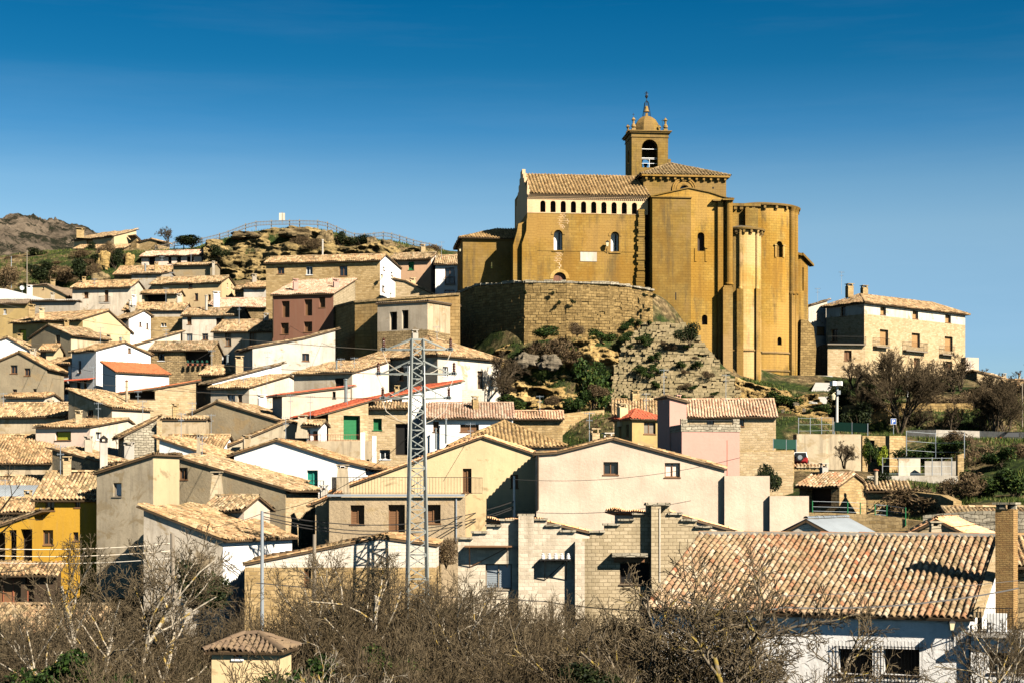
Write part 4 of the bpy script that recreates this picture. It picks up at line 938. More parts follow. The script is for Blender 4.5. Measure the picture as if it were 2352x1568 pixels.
# transept: gabled wall, flat slab in front, pilaster and columns
PT = PN.off(1.1); tr = MB()
P_ = lambda u, v: PT.pix(u, v)
t0 = P_(1497, 0)[0]; t1_ = P_(1668, 0)[0]
poly = [(t0, zlow-6), (t1_, zlow-6), (t1_, P_(1668, 456)[1]), P_(1630, 443), P_(1582, 433), P_(1540, 442), (t0, P_(1497, 451)[1])]
wa = apx(PT, 1602, 534, 1618, 577); wb_ = apx(PT, 1612, 723, 1625, 746)
panel(tr, PT, poly, [wa, wb_], .6)
panel(tr, Pl((PT.P(t0, 0).x, PT.P(t0, 0).y), -cey), rect(-9, zlow-6, 0, P_(1497, 451)[1]))
panel(tr, Pl((PT.P(t1_, 0).x, PT.P(t1_, 0).y), cey), rect(0, zlow-6, 8, P_(1668, 456)[1]))
PT.box(tr, P_(1602, 0)[0]-.35, P_(1602, 0)[0]-.1, P_(0, 577)[1], P_(0, 545)[1], 0, .09)
PT.box(tr, P_(1618, 0)[0]+.08, P_(1618, 0)[0]+.33, P_(0, 577)[1], P_(0, 545)[1], 0, .09)
PT.box(tr, P_(1618, 0)[0]+.03, P_(1618, 0)[0]+.4, P_(0, 545)[1], P_(0, 542.5)[1], 0, .2)
tro = tr.build('transept_wall', M['church_warm'], church)
for w_ in (wa, wb_):
    g = MB(); PT.box(g, w_[0][0]-.1, w_[1][0]+.1, w_[0][1]-.1, w_[2][1]+.9, -.9, -.61)
    g.build('window', M['wood_dark'], church)
cp = MB()
def line_coping(mb, pl, pts, wd, th, over):
    for (u0, v0), (u1, v1) in zip(pts[:-1], pts[1:]):
        a = pl.pix(u0, v0); b = pl.pix(u1, v1); A = pl.P(a[0], a[1], -wd); B = pl.P(b[0], b[1], -wd)
        nn = Vector((pl.n.x, pl.n.y, 0)); mb.obox(A, B-A, nn*(wd+over), Vector((0, 0, th)))
line_coping(cp, PT, [(1494, 452), (1540, 442), (1582, 433), (1630, 443), (1671, 456.5)], .6, .12, .18)
cp.build('gable_coping', M['church_dark'], church)
rf = MB()
pg = [PT.P(*P_(1494, 452)), PT.P(*P_(1582, 433)), PT.P(*P_(1582, 433), -9), PT.P(*P_(1494, 452), -9)]; tile_sheet(rf, pg, .36, .6, 5, .1, 0)
pg = [PT.P(*P_(1582, 433)), PT.P(*P_(1671, 456)), PT.P(*P_(1671, 456), -9), PT.P(*P_(1582, 433), -9)]; tile_sheet(rf, pg, .36, .6, 5, .1, 0)
rf.build('transept_roof', [M['tile_church'], M['under']], church)
sl_ = MB(); cbox(sl_, PT, 1498.5, 455, 1587, 1010, .003, .3)
cbox(sl_, PT, 1495.5, 451.2, 1589.5, 455, .003, .48); cbox(sl_, PT, 1497, 455, 1588, 457, .3, .38)
o_ = sl_.build('slab_buttress', M['church_dark'], church)
so_ = MB(); PS = PT.off(.3); cbox(so_, PT, 1551, 672, 1553.5, 689, .3, .312); so_.build('slit_window', M['black'], o_)
# pilasters and half columns
def pil(name, pl, u0, v0, u1, v1, o, m='church'):
    mb = MB(); cbox(mb, pl, u0, v0, u1, v1, 0, o); return mb.build(name, M[m], church)
def col(name, c2, r, z0, z1, m='church', cap=True, par=None):
    mb = MB(); pr = [(r*1.25, 0), (r*1.25, .15), (r, .3), (r, z1-z0-.5)]
    if cap: pr += [(r*1.05, z1-z0-.5), (r*1.15, z1-z0-.42), (r, z1-z0-.38), (r*1.55, z1-z0)]
    else: pr += [(r, z1-z0)]
    mb.lathe((c2[0], c2[1], z0), pr, 14); return mb.build(name, M[m], church, True)
pil('pilaster', PT, 1649, 461, 1661, 1010, .45, 'church')
zc1 = PT.pix(1672, 458)[1]; zc0 = PT.pix(1672, 656)[1]; cc = PT.P(PT.T(1672.5), 0, .55)
col('half_column', (cc.x, cc.y), .42, zc0, zc1)
pc = MB(); cbox(pc, PT, 1638, 458, 1664, 462, -.3, .75); cbox(pc, PT, 1660, 456.5, 1686, 460, -.3, 1.3); pc.build('capital_slab', M['church_dark'], church)
pp = MB(); cbox(pp, PT, 1661, 660, 1683, 1010, -.2, 1.35); cbox(pp, PT, 1663, 656, 1681, 660, 0, 1.1); pp.build('column_pier', M['church_pier'], church)
# crossing tower
PX = PN.off(-2.2); ct = MB(); p = lambda u, v: PX.pix(u, v)
a0 = p(1478, 407)[0]; a1 = p(1668, 407)[0]; zt2 = p(1572, 408)[1]; zb2 = p(1572, 468)[1]-2
cen = p(1571.5, 436.5); ro = .53
hole = [(cen[0]+ro*math.cos(t*math.pi/8), cen[1]+ro*math.sin(t*math.pi/8)) for t in range(16)]
panel(ct, PX, rect(a0, zb2, a1, zt2), [hole], .5)
panel(ct, Pl((PX.P(a1, 0).x, PX.P(a1, 0).y), cey), rect(0, zb2, 10, zt2)); panel(ct, Pl((PX.P(a0, 0).x, PX.P(a0, 0).y), -cey), rect(-10, zb2, 0, zt2))
sqh = MB(); cbox(sqh, PX, 1636, 430, 1640, 434, 0, .012); 
cto = ct.build('crossing_tower', M['church_dark'], church); sqh.build('putlog_hole', M['black'], cto)
g = MB(); PX.box(g, cen[0]-.7, cen[0]+.7, cen[1]-.7, cen[1]+.7, -.8, -.51); g.build('pane', M['glass'], cto)
mo = MB()
for r0, r1, o in ((1.35, 1.52, .2), (1.1, 1.3, .13), (.62, .98, .07)):
    for i in range(20):
        b0, b1 = 2*math.pi*i/20, 2*math.pi*(i+1)/20
        q = [(cen[0]+r*math.cos(a), cen[1]+r*math.sin(a)) for r, a in ((r0, b0), (r1, b0), (r1, b1), (r0, b1))]
        mo.face([PX.P(x, z, o) for x, z in q]); mo.face([PX.P(*q[1], 0), PX.P(*q[2], 0), PX.P(*q[2], o), PX.P(*q[1], o)]); mo.face([PX.P(*q[3], 0), PX.P(*q[0], 0), PX.P(*q[0], o), PX.P(*q[3], o)])
mo.build('window_arch', M['church'], church)
cr = MB(); PX.box(cr, a0-.3, a1+.35, zt2, zt2+.22, -.3, .55)
Pr = Pl((PX.P(a1, 0).x, PX.P(a1, 0).y), cey); Pr.box(cr, -.5, 10, zt2, zt2+.22, -.3, .35)
for i in range(12):
    t = a0+.3+(a1-a0-.5)*i/11; PX.box(cr, t-.13, t+.13, zt2-.32, zt2-.003, 0, .4); PX.box(cr, t-.13, t+.13, zt2-.45, zt2-.32, 0, .2)
cr.build('cornice', M['church'], church)
rf = MB(); z_ = zt2+.22; k = .45; m0 = (a0+a1)/2
Q = [PX.P(a0-k, z_, k+.1), PX.P(a1+k, z_, k+.1), PX.P(a1+k, z_, -10-k), PX.P(a0-k, z_, -10-k)]; apex = PX.P(p(1556, 0)[0], PX.off(-5).pix(1556, 377)[1], -5)
for i in range(4): pg = [Q[i], Q[(i+1) % 4], apex]; slab(rf, pg); tile_sheet(rf, pg, .40, .42, 6, .15, 0, .03)
for i in range(4): ridge_tiles(rf, Q[i]+Vector((0, 0, .05)), apex+Vector((0, 0, .08)), .16)
rf.build('crossing_roof', [M['tile_church'], M['under']], church)
fb = MB(); fb.box(apex, (.35, .35, .55)); fb.build('roof_stub', M['church_dark'], church)
# choir wall and main apse
def drum(name, c2, r, zb, zt, m, a0, a1, n=24, holes=(), mcorn=True, facet=None):
    mb = MB(); c = Vector(c2)
    for i in range(n):
        b0 = a0+(a1-a0)*i/n; b1 = a0+(a1-a0)*(i+1)/n
        q0 = c+Vector((math.cos(b0), math.sin(b0)))*r; q1 = c+Vector((math.cos(b1), math.sin(b1)))*r; L = (q1-q0).length
        pl = Pl(q0, q1-q0); hh = [h(pl, L) for (k, h) in holes if k == i]
        poly = rect(0, zb, L, zt)
        if hh:
            panel(mb, pl, poly, hh, .5)
        else: mb.face([pl.P(0, zb), pl.P(L, zb), pl.P(L, zt), pl.P(0, zt)], [(L*i, zb), (L*i+L, zb), (L*i+L, zt), (L*i, zt)])
    return mb.build(name, M[m], church)
def apse(nm, uc, rU, offc, vtop, zb, m, a0=-200, a1=40, corb=14, roofh=.9, holes=(), rim='church_dark', cone=True):
    pc_ = PN.off(offc); t = pc_.pix(uc, 0)[0]; c = pc_.P(t, 0); c2 = (c.x, c.y); r = rU/F*c.y
    near = PN.off(offc+r); zt = near.pix(uc, vtop)[1]
    A0, A1 = R_(a0), R_(a1)
    hh = []
    o = drum(nm+'_wall', c2, r, zb, zt, m, A0, A1, 24, holes)
    cc_ = MB()
    for i in range(corb):
        a = A0+(A1-A0)*(i+.5)/corb; d = Vector((math.cos(a), math.sin(a), 0)); e = Vector((-d.y, d.x, 0))
        cc_.obox(Vector((*c2, zt-.38))+d*(r-.05)-e*.14, e*.28, d*.38, Vector((0, 0, .38)))
        cc_.obox(Vector((*c2, zt-.55))+d*(r-.05)-e*.14, e*.28, d*.2, Vector((0, 0, .17)))
    cc_.lathe((*c2, zt), [(r-.1, 0), (r+.42, 0), (r+.5, .2), (r+.3, .28)], 36, A0, A1)
    cc_.build(nm+'_cornice', M[rim], church)
    rm = MB(); rm.lathe((*c2, zt), [(r+.3, .28), (r*.5, .28+roofh*.6), (0, .28+roofh)], 36, A0, A1); rm.build(nm+'_roof', M['grey_dark'], church)
    return Vector(c2), r, zt
# straight choir bay behind the small apse
PC = PN.off(-3.0); ch_ = MB(); zt3 = PC.pix(1690, 475)[1]
PC.box(ch_, PC.T(1640), PC.T(1741), zlow-6, zt3, -3, 0); cbox(ch_, PN.off(-2.999), 1700, 472, 1712, 560, 0, .45) if False else None
ch_.build('choir_wall', M['church'], church)
cs = MB(); PC.box(cs, PC.T(1650), PC.T(1745), zt3, zt3+.35, -3.2, .5)
for i in range(4): t = PC.T(1684)+i*.75; PC.box(cs, t, t+.4, zt3-.4, zt3-.003, 0, .4)
cs.build('choir_cornice', M['church_dark'], church)
cs = MB(); cbox(cs, PC, 1712, 478, 1741, 560, 0, .8); cs.build('choir_buttress', M['church_dark'], church)
def ah(u0, v0, u1, v1):
    def f(pl, L): return None
    return f
AP = {}
def win(w_, h_, zc):
    return lambda pl, L: arch(L/2-w_/2, zc-h_/2, L/2+w_/2, zc+h_/2)
pc_ = PN.off(-8.6); cy = pc_.P(pc_.T(1741), 0).y
za_ = (HY-571)/F*(cy-5.0); zb__ = (HY-782)/F*(cy-5.0)
# facets run from -200 to 40 degrees in 10 degree steps; -65 degrees looks right of the camera
CA, RA, ZA = apse('main_apse', 1741, 88, -8.6, 471.5, zlow-8, 'church_warm', holes=[(13, win(.85, 2.0, za_)), (13, win(.62, 1.0, zb__))])
for zc, w_, h_ in ((za_, .85, 2.0), (zb__, .62, 1.0)):
    a = R_(-200+135); d = Vector((math.cos(a), math.sin(a))); pl = Pl(CA+d*(RA*.996)-Vector((-d.y, d.x))*1, Vector((-d.y, d.x)))
    g = MB(); pl.box(g, 1-w_, 1+w_, zc-h_*.6, zc+h_*.6, -.75, -.5); wo = g.build('window', M['church_dark' if zc == za_ else 'black'], church)
    if zc == za_:
        g = MB(); pl.box(g, 1-w_/2-.28, 1-w_/2-.06, zc-h_/2, zc+h_*.22, 0, .1)
        pl.box(g, 1-w_/2-.4, 1-w_/2-.02, zc+h_*.22+.001, zc+h_*.22+.12, 0, .18); g.build('window_column', M['church_bright'], wo)
        g = MB(); pl.box(g, 1+w_/2+.06, 1+w_/2+.28, zc-h_/2, zc+h_*.22, 0, .1); pl.box(g, 1+w_/2+.02, 1+w_/2+.4, zc+h_*.22+.001, zc+h_*.22+.12, 0, .18); g.build('window_column', M['church_bright'], wo)
CB, RB, ZB = apse('small_apse', 1702, 46, -1.6, 527, zlow-6, 'church_bright', corb=12, roofh=.6)
def rim_col(C, Rr, deg, r, ztop, vmid, m='church', pier=.5, vb=None, name='column'):
    a = R_(deg); d = Vector((math.cos(a), math.sin(a))); p2 = C+d*(Rr+r*.35); zm = (HY-vmid)/F*p2.y
    col(name, (p2.x, p2.y), r, zm, ztop, m)
    mb = MB(); rz = a+math.pi/2; mb.box((p2.x-d.x*.15, p2.y-d.y*.15, zlow-7), (pier*2, pier*1.9, zm-zlow+7), rz); mb.build(name+'_pier', M['church'], church)
rim_col(CB, RB, -100, .2, ZB, 664, 'church_bright', .38)
rim_col(CB, RB, -48, .2, ZB, 664, 'church_bright', .40)
rim_col(CA, RA, -41, .36, ZA, 676, 'church', .42)
rim_col(CA, RA, -31, .38, ZA, 676, 'church', .46)
# string courses round the apses
sc_ = MB()
for C, Rr, v_, rr_ in ((CA, RA, 811, 0), (CA, RA, 852, 0), (CB, RB, 806, 0)):
    z = (HY-v_)/F*(C.y-Rr); sc_.lathe((C.x, C.y, z), [(Rr, 0), (Rr+.16, .04), (Rr+.16, .18), (Rr, .26)], 36, R_(-200), R_(40))
sc_.build('string_course', M['church_pier'], church)
# far chapel with its falling roof, right end
PE = Pl((at(1826, 0, 214).x, 214), (math.cos(R_(4)), math.sin(R_(4)))); ec = MB()
ea, eb = PE.T(1822), PE.T(1839); zE = PE.pix(1839, 589)[1]
panel(ec, PE, rect(ea, zlow-8, eb, zE)); side_ = Pl((PE.P(eb, 0).x, PE.P(eb, 0).y), (math.cos(R_(50)), math.sin(R_(50))))
s1 = side_.pix(1856, 611); panel(ec, side_, [(0, zlow-8), (s1[0], zlow-8), (s1[0], s1[1]), (0, zE)], [arch(*[x for x in (side_.pix(1843, 668)[0], side_.pix(1843, 668)[1], side_.pix(1846, 614)[0], side_.pix(1846, 614)[1])])], .3)
panel(ec, Pl((side_.P(s1[0], 0).x, side_.P(s1[0], 0).y), cey), rect(0, zlow-8, 6, s1[1])); ec.build('chapel_wall', M['church'], church)
er = MB(); 
for pl, aa, bb in ((PE, PE.pix(1818, 583), PE.pix(1841, 589)), (side_, side_.pix(1837, 587), side_.pix(1862, 613))):
    A = pl.P(aa[0], aa[1], -.2); B = pl.P(bb[0], bb[1], -.2); er.obox(A, B-A, Vector((pl.n.x, pl.n.y, 0))*.7, Vector((0, 0, .3)))
er.build('chapel_cornice', M['church_dark'], church)
rf = MB(); zr_ = PE.pix(1824, 575)[1]
pg = [side_.P(0, zE+.3, .5), side_.P(s1[0]+.3, s1[1]+.25, .5), side_.P(s1[0]+.3, s1[1]+.25, -6), side_.P(0, zE+.3, -6)]; tile_sheet(rf, pg, .34, .5, 5, .1, 0); rf.build('chapel_roof', M['tile_pink'], church)
# rough masonry buttress beyond
rb = MB(); PR = Pl((at(1857, 0, 212).x, 212), (1, .25))
pts = [PR.pix(u, v) for u, v in ((1836, 960), (1876, 960), (1872, 860), (1875, 800), (1869, 752), (1855, 734), (1840, 734))]; prism_u(rb, PR, pts, -4, 0)
rb.build('rough_buttress', M['stone_wall'], church)
# bell tower
PB = Pl(PN.off(-8).o, cex); bt = MB(); q = lambda u, v: PB.pix(u, v)
a0, a1 = q(1451, 0)[0], q(1534.5, 0)[0]; z0 = q(1490, 420)[1]-3; z1 = q(1490, 314)[1]; LW = a1-a0
belfry = apx(PB, 1474, 321, 1511, 385)
PBl = Pl((PB.P(a0, 0).x, PB.P(a0, 0).y), -cey); PBr = Pl((PB.P(a1, 0).x, PB.P(a1, 0).y), cey); PBb = Pl((PB.P(a1, 0, -LW).x, PB.P(a1, 0, -LW).y), -cex)
panel(bt, PB, rect(a0, z0, a1, z1), [belfry], 1.0); panel(bt, PBr, rect(0, z0, LW, z1)); panel(bt, PBl, rect(-LW, z0, 0, z1), [arch(-LW*.62, belfry[0][1]+1, -LW*.38, belfry[2][1])], .8)
zq = belfry[0][1]
bh = [arch(LW-x-.5, zq, LW-x+.5, zq+1.9) for x in (2.55, 1.25)]
panel(bt, PBb, rect(0, z0, LW, z1), bh, .8); bt.face([PB.P(a0, zq-.02, 0), PB.P(a1, zq-.02, 0), PB.P(a1, zq-.02, -LW), PB.P(a0, zq-.02, -LW)])
tower = bt.build('bell_tower', M['church_dark'], church)
co_ = MB()
for v0, v1, o in ((316, 314, .1), (313.8, 306, .04), (306, 303, .28), (303, 301, .42)):
    za, zb_ = q(1490, v0)[1], q(1490, v1)[1]; c_ = PB.P((a0+a1)/2, za, -LW/2); co_.box(c_, (LW+2*o, LW+2*o, zb_-za), TH)
co_.build('tower_cornice', M['church_dark'], tower)
zt4 = q(1490, 301)[1]; cdm = PB.P((a0+a1)/2, zt4, -LW/2); dm = MB(); zd = PB.off(-LW/2).pix(1490, 267)[1]-zt4; rd = 31.5/F*cdm.y
dm.lathe(cdm, [(rd, 0), (rd, .1*zd), (rd*.97, .3*zd), (rd*.86, .55*zd), (rd*.66, .78*zd), (rd*.4, .92*zd), (rd*.12, zd), (0, zd)], 8, TH+R_(22.5), TH+R_(22.5)+2*math.pi)
dm.build('dome', M['church_dark'], tower)
for sx in (-1, 1):
    for sy in (-1, 1):
        fp_ = PB.P((a0+a1)/2+sx*LW*.44, zt4, -LW/2+sy*LW*.44); fm = MB(); fm.box(fp_, (.5, .5, .32), TH)
        fm.lathe(fp_+Vector((0, 0, .32)), [(.12, 0), (.3, .2), (.27, .4), (.12, .65), (.14, .95), (.28, 1.05), (.2, 1.18), (.1, 1.3), (.0, 1.45)], 10); fm.build('finial', M['church_pier'], tower)
ir = MB(); top = PB.off(-LW/2).pix(1491, 212)[1]; zb0 = cdm.z+zd-.05; cx, cy_ = cdm.x, cdm.y
ir.bar((cx, cy_, zb0+.5), (cx, cy_, top-.2), .045); hz = zb0+1.95
for k in range(4):
    a = TH+R_(45+90*k); pbz = [(cx+math.cos(a)*.62, cy_+math.sin(a)*.62, zb0-.15), (cx+math.cos(a)*.55, cy_+math.sin(a)*.55, zb0+.3), (cx+math.cos(a)*.3, cy_+math.sin(a)*.3, hz-.25), (cx, cy_, hz+.05)]
    for i in range(3): ir.bar(pbz[i], pbz[i+1], .035)
ir.lathe((cx, cy_, hz+.25), [(0, 0), (.1, .1), (.2, .28), (.2, .36), (.08, .5), (0, .55)], 10); ir.lathe((cx, cy_, hz+1.0), [(0, 0), (.1, .1), (0, .2)], 8)
for k in range(8):
    a = math.pi*2*k/8; ir.bar((cx, cy_, top-.2), (cx+math.cos(a)*.28, cy_, top-.2+math.sin(a)*.28), .025, n=3)
ir.build('weather_vane_frame', M['iron'], tower)
be = MB(); be.lathe((cx, cy_, zb0+.55), [(.38, 0), (.3, .18), (.22, .45), (.2, .62), (.1, .75), (0, .78)], 14); be.build('clock_bell', M['church_pier'], tower, True)
pd = MB(); pd.box((cx, cy_, zb0-.1), (.3, .3, .5), TH); pd.build('dome_pedestal', M['church'], tower)
for u, dv in ((1455, 260), (1521.5, 274)):
    x_ = MB(); pz = PB.off(-1.0).P(PB.off(-1).T(u), 0); ztp = (HY-dv)/F*pz.y; x_.bar((pz.x, pz.y, zt4+.2), (pz.x, pz.y, ztp), .025); x_.bar((pz.x-.16, pz.y, ztp-.2), (pz.x+.16, pz.y, ztp-.2), .025); x_.build('iron_cross', M['iron'], tower)
for x in (1.25, 2.55):      # bells hanging in the rear arches
    bm = MB(); c_ = PBb.P(LW-x, 0, -.2); bm.lathe((c_.x, c_.y, zq+.45), [(.33, 0), (.27, .12), (.2, .4), (.16, .55), (0, .6)], 14); bm.box((c_.x, c_.y, zq+1.05), (.5, .14, .3), TH); bm.build('bell', M['iron'], tower)
bb = MB(); PI = PB.off(-.5)
for v_, r in ((343, .05), (363.5, .05), (366, .03), (376, .035)): bb.bar(PI.P(PI.T(1472), PI.pix(1490, v_)[1]), PI.P(PI.T(1512), PI.pix(1490, v_)[1]), r)
bb.bar(PI.P(PI.T(1491.5), PI.pix(1490, 385)[1]), PI.P(PI.T(1491.5), PI.pix(1490, 366)[1]), .04); bb.build('belfry_railing', M['white_paint'], tower)
# ================================================================ walls beneath the church
def wallthing(label, D0, pts, vb, mat, thick=.8, cat='wall', name='retaining_wall', Ds=None, coping=None, group=None):
    """wall whose top edge passes the given (u, v, D) points"""
    mb = MB(); P3 = [at(u, v, D) for u, v, D in pts]; c = P3[len(P3)//2]
    par = empty(name, (c.x, c.y, c.z-2), label, cat, group); cp = MB()
    for i, (A, B) in enumerate(zip(P3[:-1], P3[1:])):
        pl = Pl(A.xy, (B-A).xy); L = (B-A).xy.length; zb = min((HY-vb)/F*A.y, A.z-1)-1.5; s0 = sum((P3[j+1]-P3[j]).xy.length for j in range(i))
        Q = lambda t, z, o: pl.P(t, z, o)
        mb.face([Q(0, zb, 0), Q(L, zb, 0), Q(L, B.z, 0), Q(0, A.z, 0)], [(s0, zb), (s0+L, zb), (s0+L, B.z), (s0, A.z)])
        mb.face([Q(0, A.z, 0), Q(L, B.z, 0), Q(L, B.z, -thick), Q(0, A.z, -thick)])
        mb.face([Q(L, zb, -thick), Q(0, zb, -thick), Q(0, A.z, -thick), Q(L, B.z, -thick)])
        mb.face([Q(0, zb, -thick), Q(0, zb, 0), Q(0, A.z, 0), Q(0, A.z, -thick)]); mb.face([Q(L, zb, 0), Q(L, zb, -thick), Q(L, B.z, -thick), Q(L, B.z, 0)])
        if coping:
            e = Vector((pl.e.x, pl.e.y, 0)); cp.obox(Q(0, A.z+.003, -thick-.1), Q(L, B.z, 0)-Q(0, A.z, 0), Vector((pl.n.x, pl.n.y, 0))*(thick+.25), Vector((0, 0, .25)))
    mb.build('masonry', M[mat], par)
    if coping: cp.build('coping', M[coping], par)
    return par
tw_pts = [(1052, 676, 199), (1092, 658, 195), (1206, 650, 189), (1300, 650, 189), (1400, 654, 190), (1450, 660, 191), (1498, 669, 194)]
tw = wallthing('tall curved sandstone retaining wall holding the church terrace', 0, tw_pts, 800, 'stone_wall', 1.5)
P3 = [at(*p) for p in tw_pts]; bm_ = MB(); cpm = MB(); rs = random.Random(4)
for i_, (A, B) in enumerate(zip(P3[:-1], P3[1:])):       # uneven courses of squared blocks
    pl = Pl(A.xy, (B-A).xy); L = (B-A).xy.length; ztop = max(A.z, B.z); z = ztop
    while z > ztop-9.5:
        h = rs.uniform(.24, .38); t = rs.uniform(-.3, 0)
        while t < L:
            w_ = rs.uniform(.35, .95); ta, tb_ = max(0, t), min(L, t+w_-.025); zt_ = z-(ztop-(A.z+(B.z-A.z)*((ta+tb_)/2/L)))
            if tb_-ta > .06 and rs.random() > .025:
                big = noise.noise(Vector((pl.P(ta, 0).x*.35, z*.35, i_*2.0))); pl.box(bm_, ta, tb_, zt_-h+.02, zt_, 0.003, max(.03, .09+.13*big+rs.uniform(-.04, .05)))
            t += w_
        z -= h
    t = 0
    while t < L:
        w_ = rs.uniform(.5, 1.1); tb_ = min(L, t+w_-.02); za_ = A.z+(B.z-A.z)*t/L; pl.box(cpm, t, tb_, za_+.004, za_+rs.uniform(.16, .34), -1.5, .28+rs.uniform(-.08, .08)); t += w_
bm_.build('block_courses', M['stone_wall'], tw); cpm.build('coping', M['stone_grey'], tw)
wallthing('dark block-stone bastion wall left of the plastered house', 0, [(752, 712, 200), (815, 696, 188), (868, 692, 187), (1056, 678, 187)], 850, 'block', 1.2, coping='stone_dark')
# masonry ramp: stepped courses of loose blocks
rm = MB(); rs = random.Random(11); nrow = 34
par = empty('masonry_ramp', (at(1550, 900, 178).x, 178, at(1550, 900, 178).z-2), 'sloping fan of stepped stone blocks with weeds under the church', 'masonry ramp')
for j in range(nrow):
    f = j/(nrow-1); v = 742+(924-742)*f; Dv = 193-14*f; zj = rs.uniform(-.3, .3)
    ul = 1434-26*f+rs.uniform(-2, 2) if f < .5 else 1420-20*f+rs.uniform(-3, 3); ur = 1562+(1712-1562)*f**.8+rs.uniform(-4, 4)
    hgt_ = (924-742)/(nrow-1)/F*Dv; u = ul
    while u < ur:
        wu = rs.uniform(8, 15); a = at(u, v, Dv); bulge = 1.1*math.sin(math.pi*min(1, max(0, (u-ul)/(ur-ul))))
        if rs.random() > .015:
            rm.obox((a.x, a.y-bulge+rs.uniform(-.22, .2)+zj, a.z-hgt_*1.1+rs.uniform(-.06, .06)), Vector((wu/F*Dv*.93, rs.uniform(-.05, .05), 0)), Vector((0, 2.2, 0)), Vector((rs.uniform(-.02, .02), 0, hgt_*rs.uniform(.9, 1.15))))
        u += wu
rm.build('stone_courses', M['block_ramp'] if 'block_ramp' in M else M['stone_grey'], par)
# ================================================================ ground
def addp(u, v, D, dz=0): a = at(u, v, D); TP.append((a.x, a.y, a.z+dz))
FEN = [(357, 565), (400, 556), (422, 554), (464, 547), (504, 537), (524, 531), (564, 515), (588, 509), (623, 507), (665, 506), (688, 506), (730, 507), (752, 511), (773, 520), (793, 529), (814, 536), (837, 537), (859, 535), (880, 533), (900, 536), (918, 541), (934, 546), (950, 551), (967, 555), (987, 559), (1002, 562)]
for u, v in FEN: addp(u, v+15, 275.5); addp(u, v+22, 284); addp(u, v+70, 310); addp(u, 640, 262)
for u in range(470, 1020, 40): addp(u, np.interp(u, [p[0] for p in FEN], [p[1] for p in FEN])+17, 273); addp(u, 650, 266.5); addp(u, 655, 261)
for u in range(-200, 2600, 100):
    addp(u, 1150, 9, -3.2); addp(u, 1150, 25, -5.5); addp(u, 1150, 42, -9); addp(u, 1150, 60, -10); addp(u, 1150, 78, -9.5)
    addp(u, 720, 340, 0 if u < 1000 else -25); addp(u, 1000, 420); addp(u, 1080, 600)
addp(1330, 960, 176); addp(1230, 955, 176)
for u, v in ((-100, 640), (0, 640), (80, 640), (150, 600), (250, 570)): addp(u, v+20, 300); addp(u, v+50, 330)
# church platform and its rock
for u, v, D in ((1220, 665, 197), (1350, 665, 200), (1470, 668, 203), (1600, 800, 197), (1700, 870, 195), (1760, 885, 196), (1840, 905, 197), (1880, 868, 214), (1895, 862, 225), (1300, 640, 212), (1500, 640, 215), (1650, 780, 222), (1200, 930, 168), (1330, 940, 170), (1150, 950, 165), (1450, 950, 166), (1600, 950, 164)): addp(u, v, D)
for u, v, D in ((1850, 925, 185), (1870, 900, 195), (1780, 905, 186), (1760, 935, 176), (1850, 955, 170), (1930, 930, 180), (1980, 910, 190), (2060, 920, 190), (2150, 925, 192), (2250, 930, 192), (2350, 935, 192), (2450, 940, 192), (2080, 860, 215), (2200, 870, 215), (2330, 890, 205), (2000, 996, 172), (2100, 1010, 166), (2200, 1012, 164), (2350, 1014, 162), (2450, 1014, 162),
                (2050, 1045, 152), (2150, 1050, 150), (2230, 1040, 146), (2300, 1040, 142), (2400, 1050, 140), (2050, 1110, 138), (2150, 1120, 132), (2250, 1150, 126), (2350, 1150, 120), (2450, 1150, 120), (1930, 1075, 148), (1850, 1080, 146), (1900, 1180, 112), (2050, 1190, 110), (2200, 1200, 108), (2350, 1210, 104)): addp(u, v, D)
for u in range(1950, 2450, 45): addp(u, 1003, 176.6); addp(u, 932, 180.5); addp(u, 1006, 171)
for u, v, D in ((1842, 1074, 150), (1842, 1074, 146), (1800, 1075, 146), (1880, 1076, 147), (1780, 1090, 140), (1990, 1100, 136), (2040, 1100, 134), (2100, 1099, 134)): addp(u, v, D)
tp = np.array(TP)
def gz(x, y):
    """height of the hillside"""
    X = np.atleast_1d(np.asarray(x, float)); Y = np.atleast_1d(np.asarray(y, float)); out = np.empty(X.shape)
    fx, fy = X.ravel(), Y.ravel(); o = out.ravel()
    for i in range(0, len(fx), 4000):
        d2 = (fx[i:i+4000, None]-tp[None, :, 0])**2+(fy[i:i+4000, None]-tp[None, :, 1])**2
        wt = 1/(d2+9.0)**2.2; o[i:i+4000] = (wt*tp[None, :, 2]).sum(1)/wt.sum(1)
    return o.reshape(X.shape)
def grid_mesh(name, X, Y, Z, mats, smooth=True):
    ny, nx = X.shape; V = np.stack([X, Y, Z], -1).reshape(-1, 3); idx = np.arange(ny*nx).reshape(ny, nx)
    q = np.stack([idx[:-1, :-1], idx[:-1, 1:], idx[1:, 1:], idx[1:, :-1]], -1).reshape(-1, 4)
    mb = MB(); mb.np.append((V, q, np.zeros(len(q)), 0)); mb.uv = []; return mb.build(name, mats, None, smooth)
ys = np.concatenate([np.arange(2, 120, 1.6), np.arange(120, 300, 1.0), np.arange(300, 420, 6), [440, 480, 560, 700, 1000, 1600, 3000, 6000, 12000]])
rows = []
xn = np.linspace(-1, 1, 260)
XX = np.array([xn*(min(60+y*.55, 190) if y < 430 else 190*(y/430)**1.2) for y in ys]); YY = np.repeat(ys[:, None], 260, 1)
ZZ = gz(XX, np.minimum(YY, 420)); far = YY > 430; ZZ = np.where(far, -35-5*(YY/430-1), ZZ)
nz = np.array([noise.fractal(Vector((x*.22, y*.22, 0)), .9, 2.1, 5) for x, y in zip(XX.ravel(), YY.ravel())]).reshape(XX.shape)
ZZ = ZZ+nz*.35
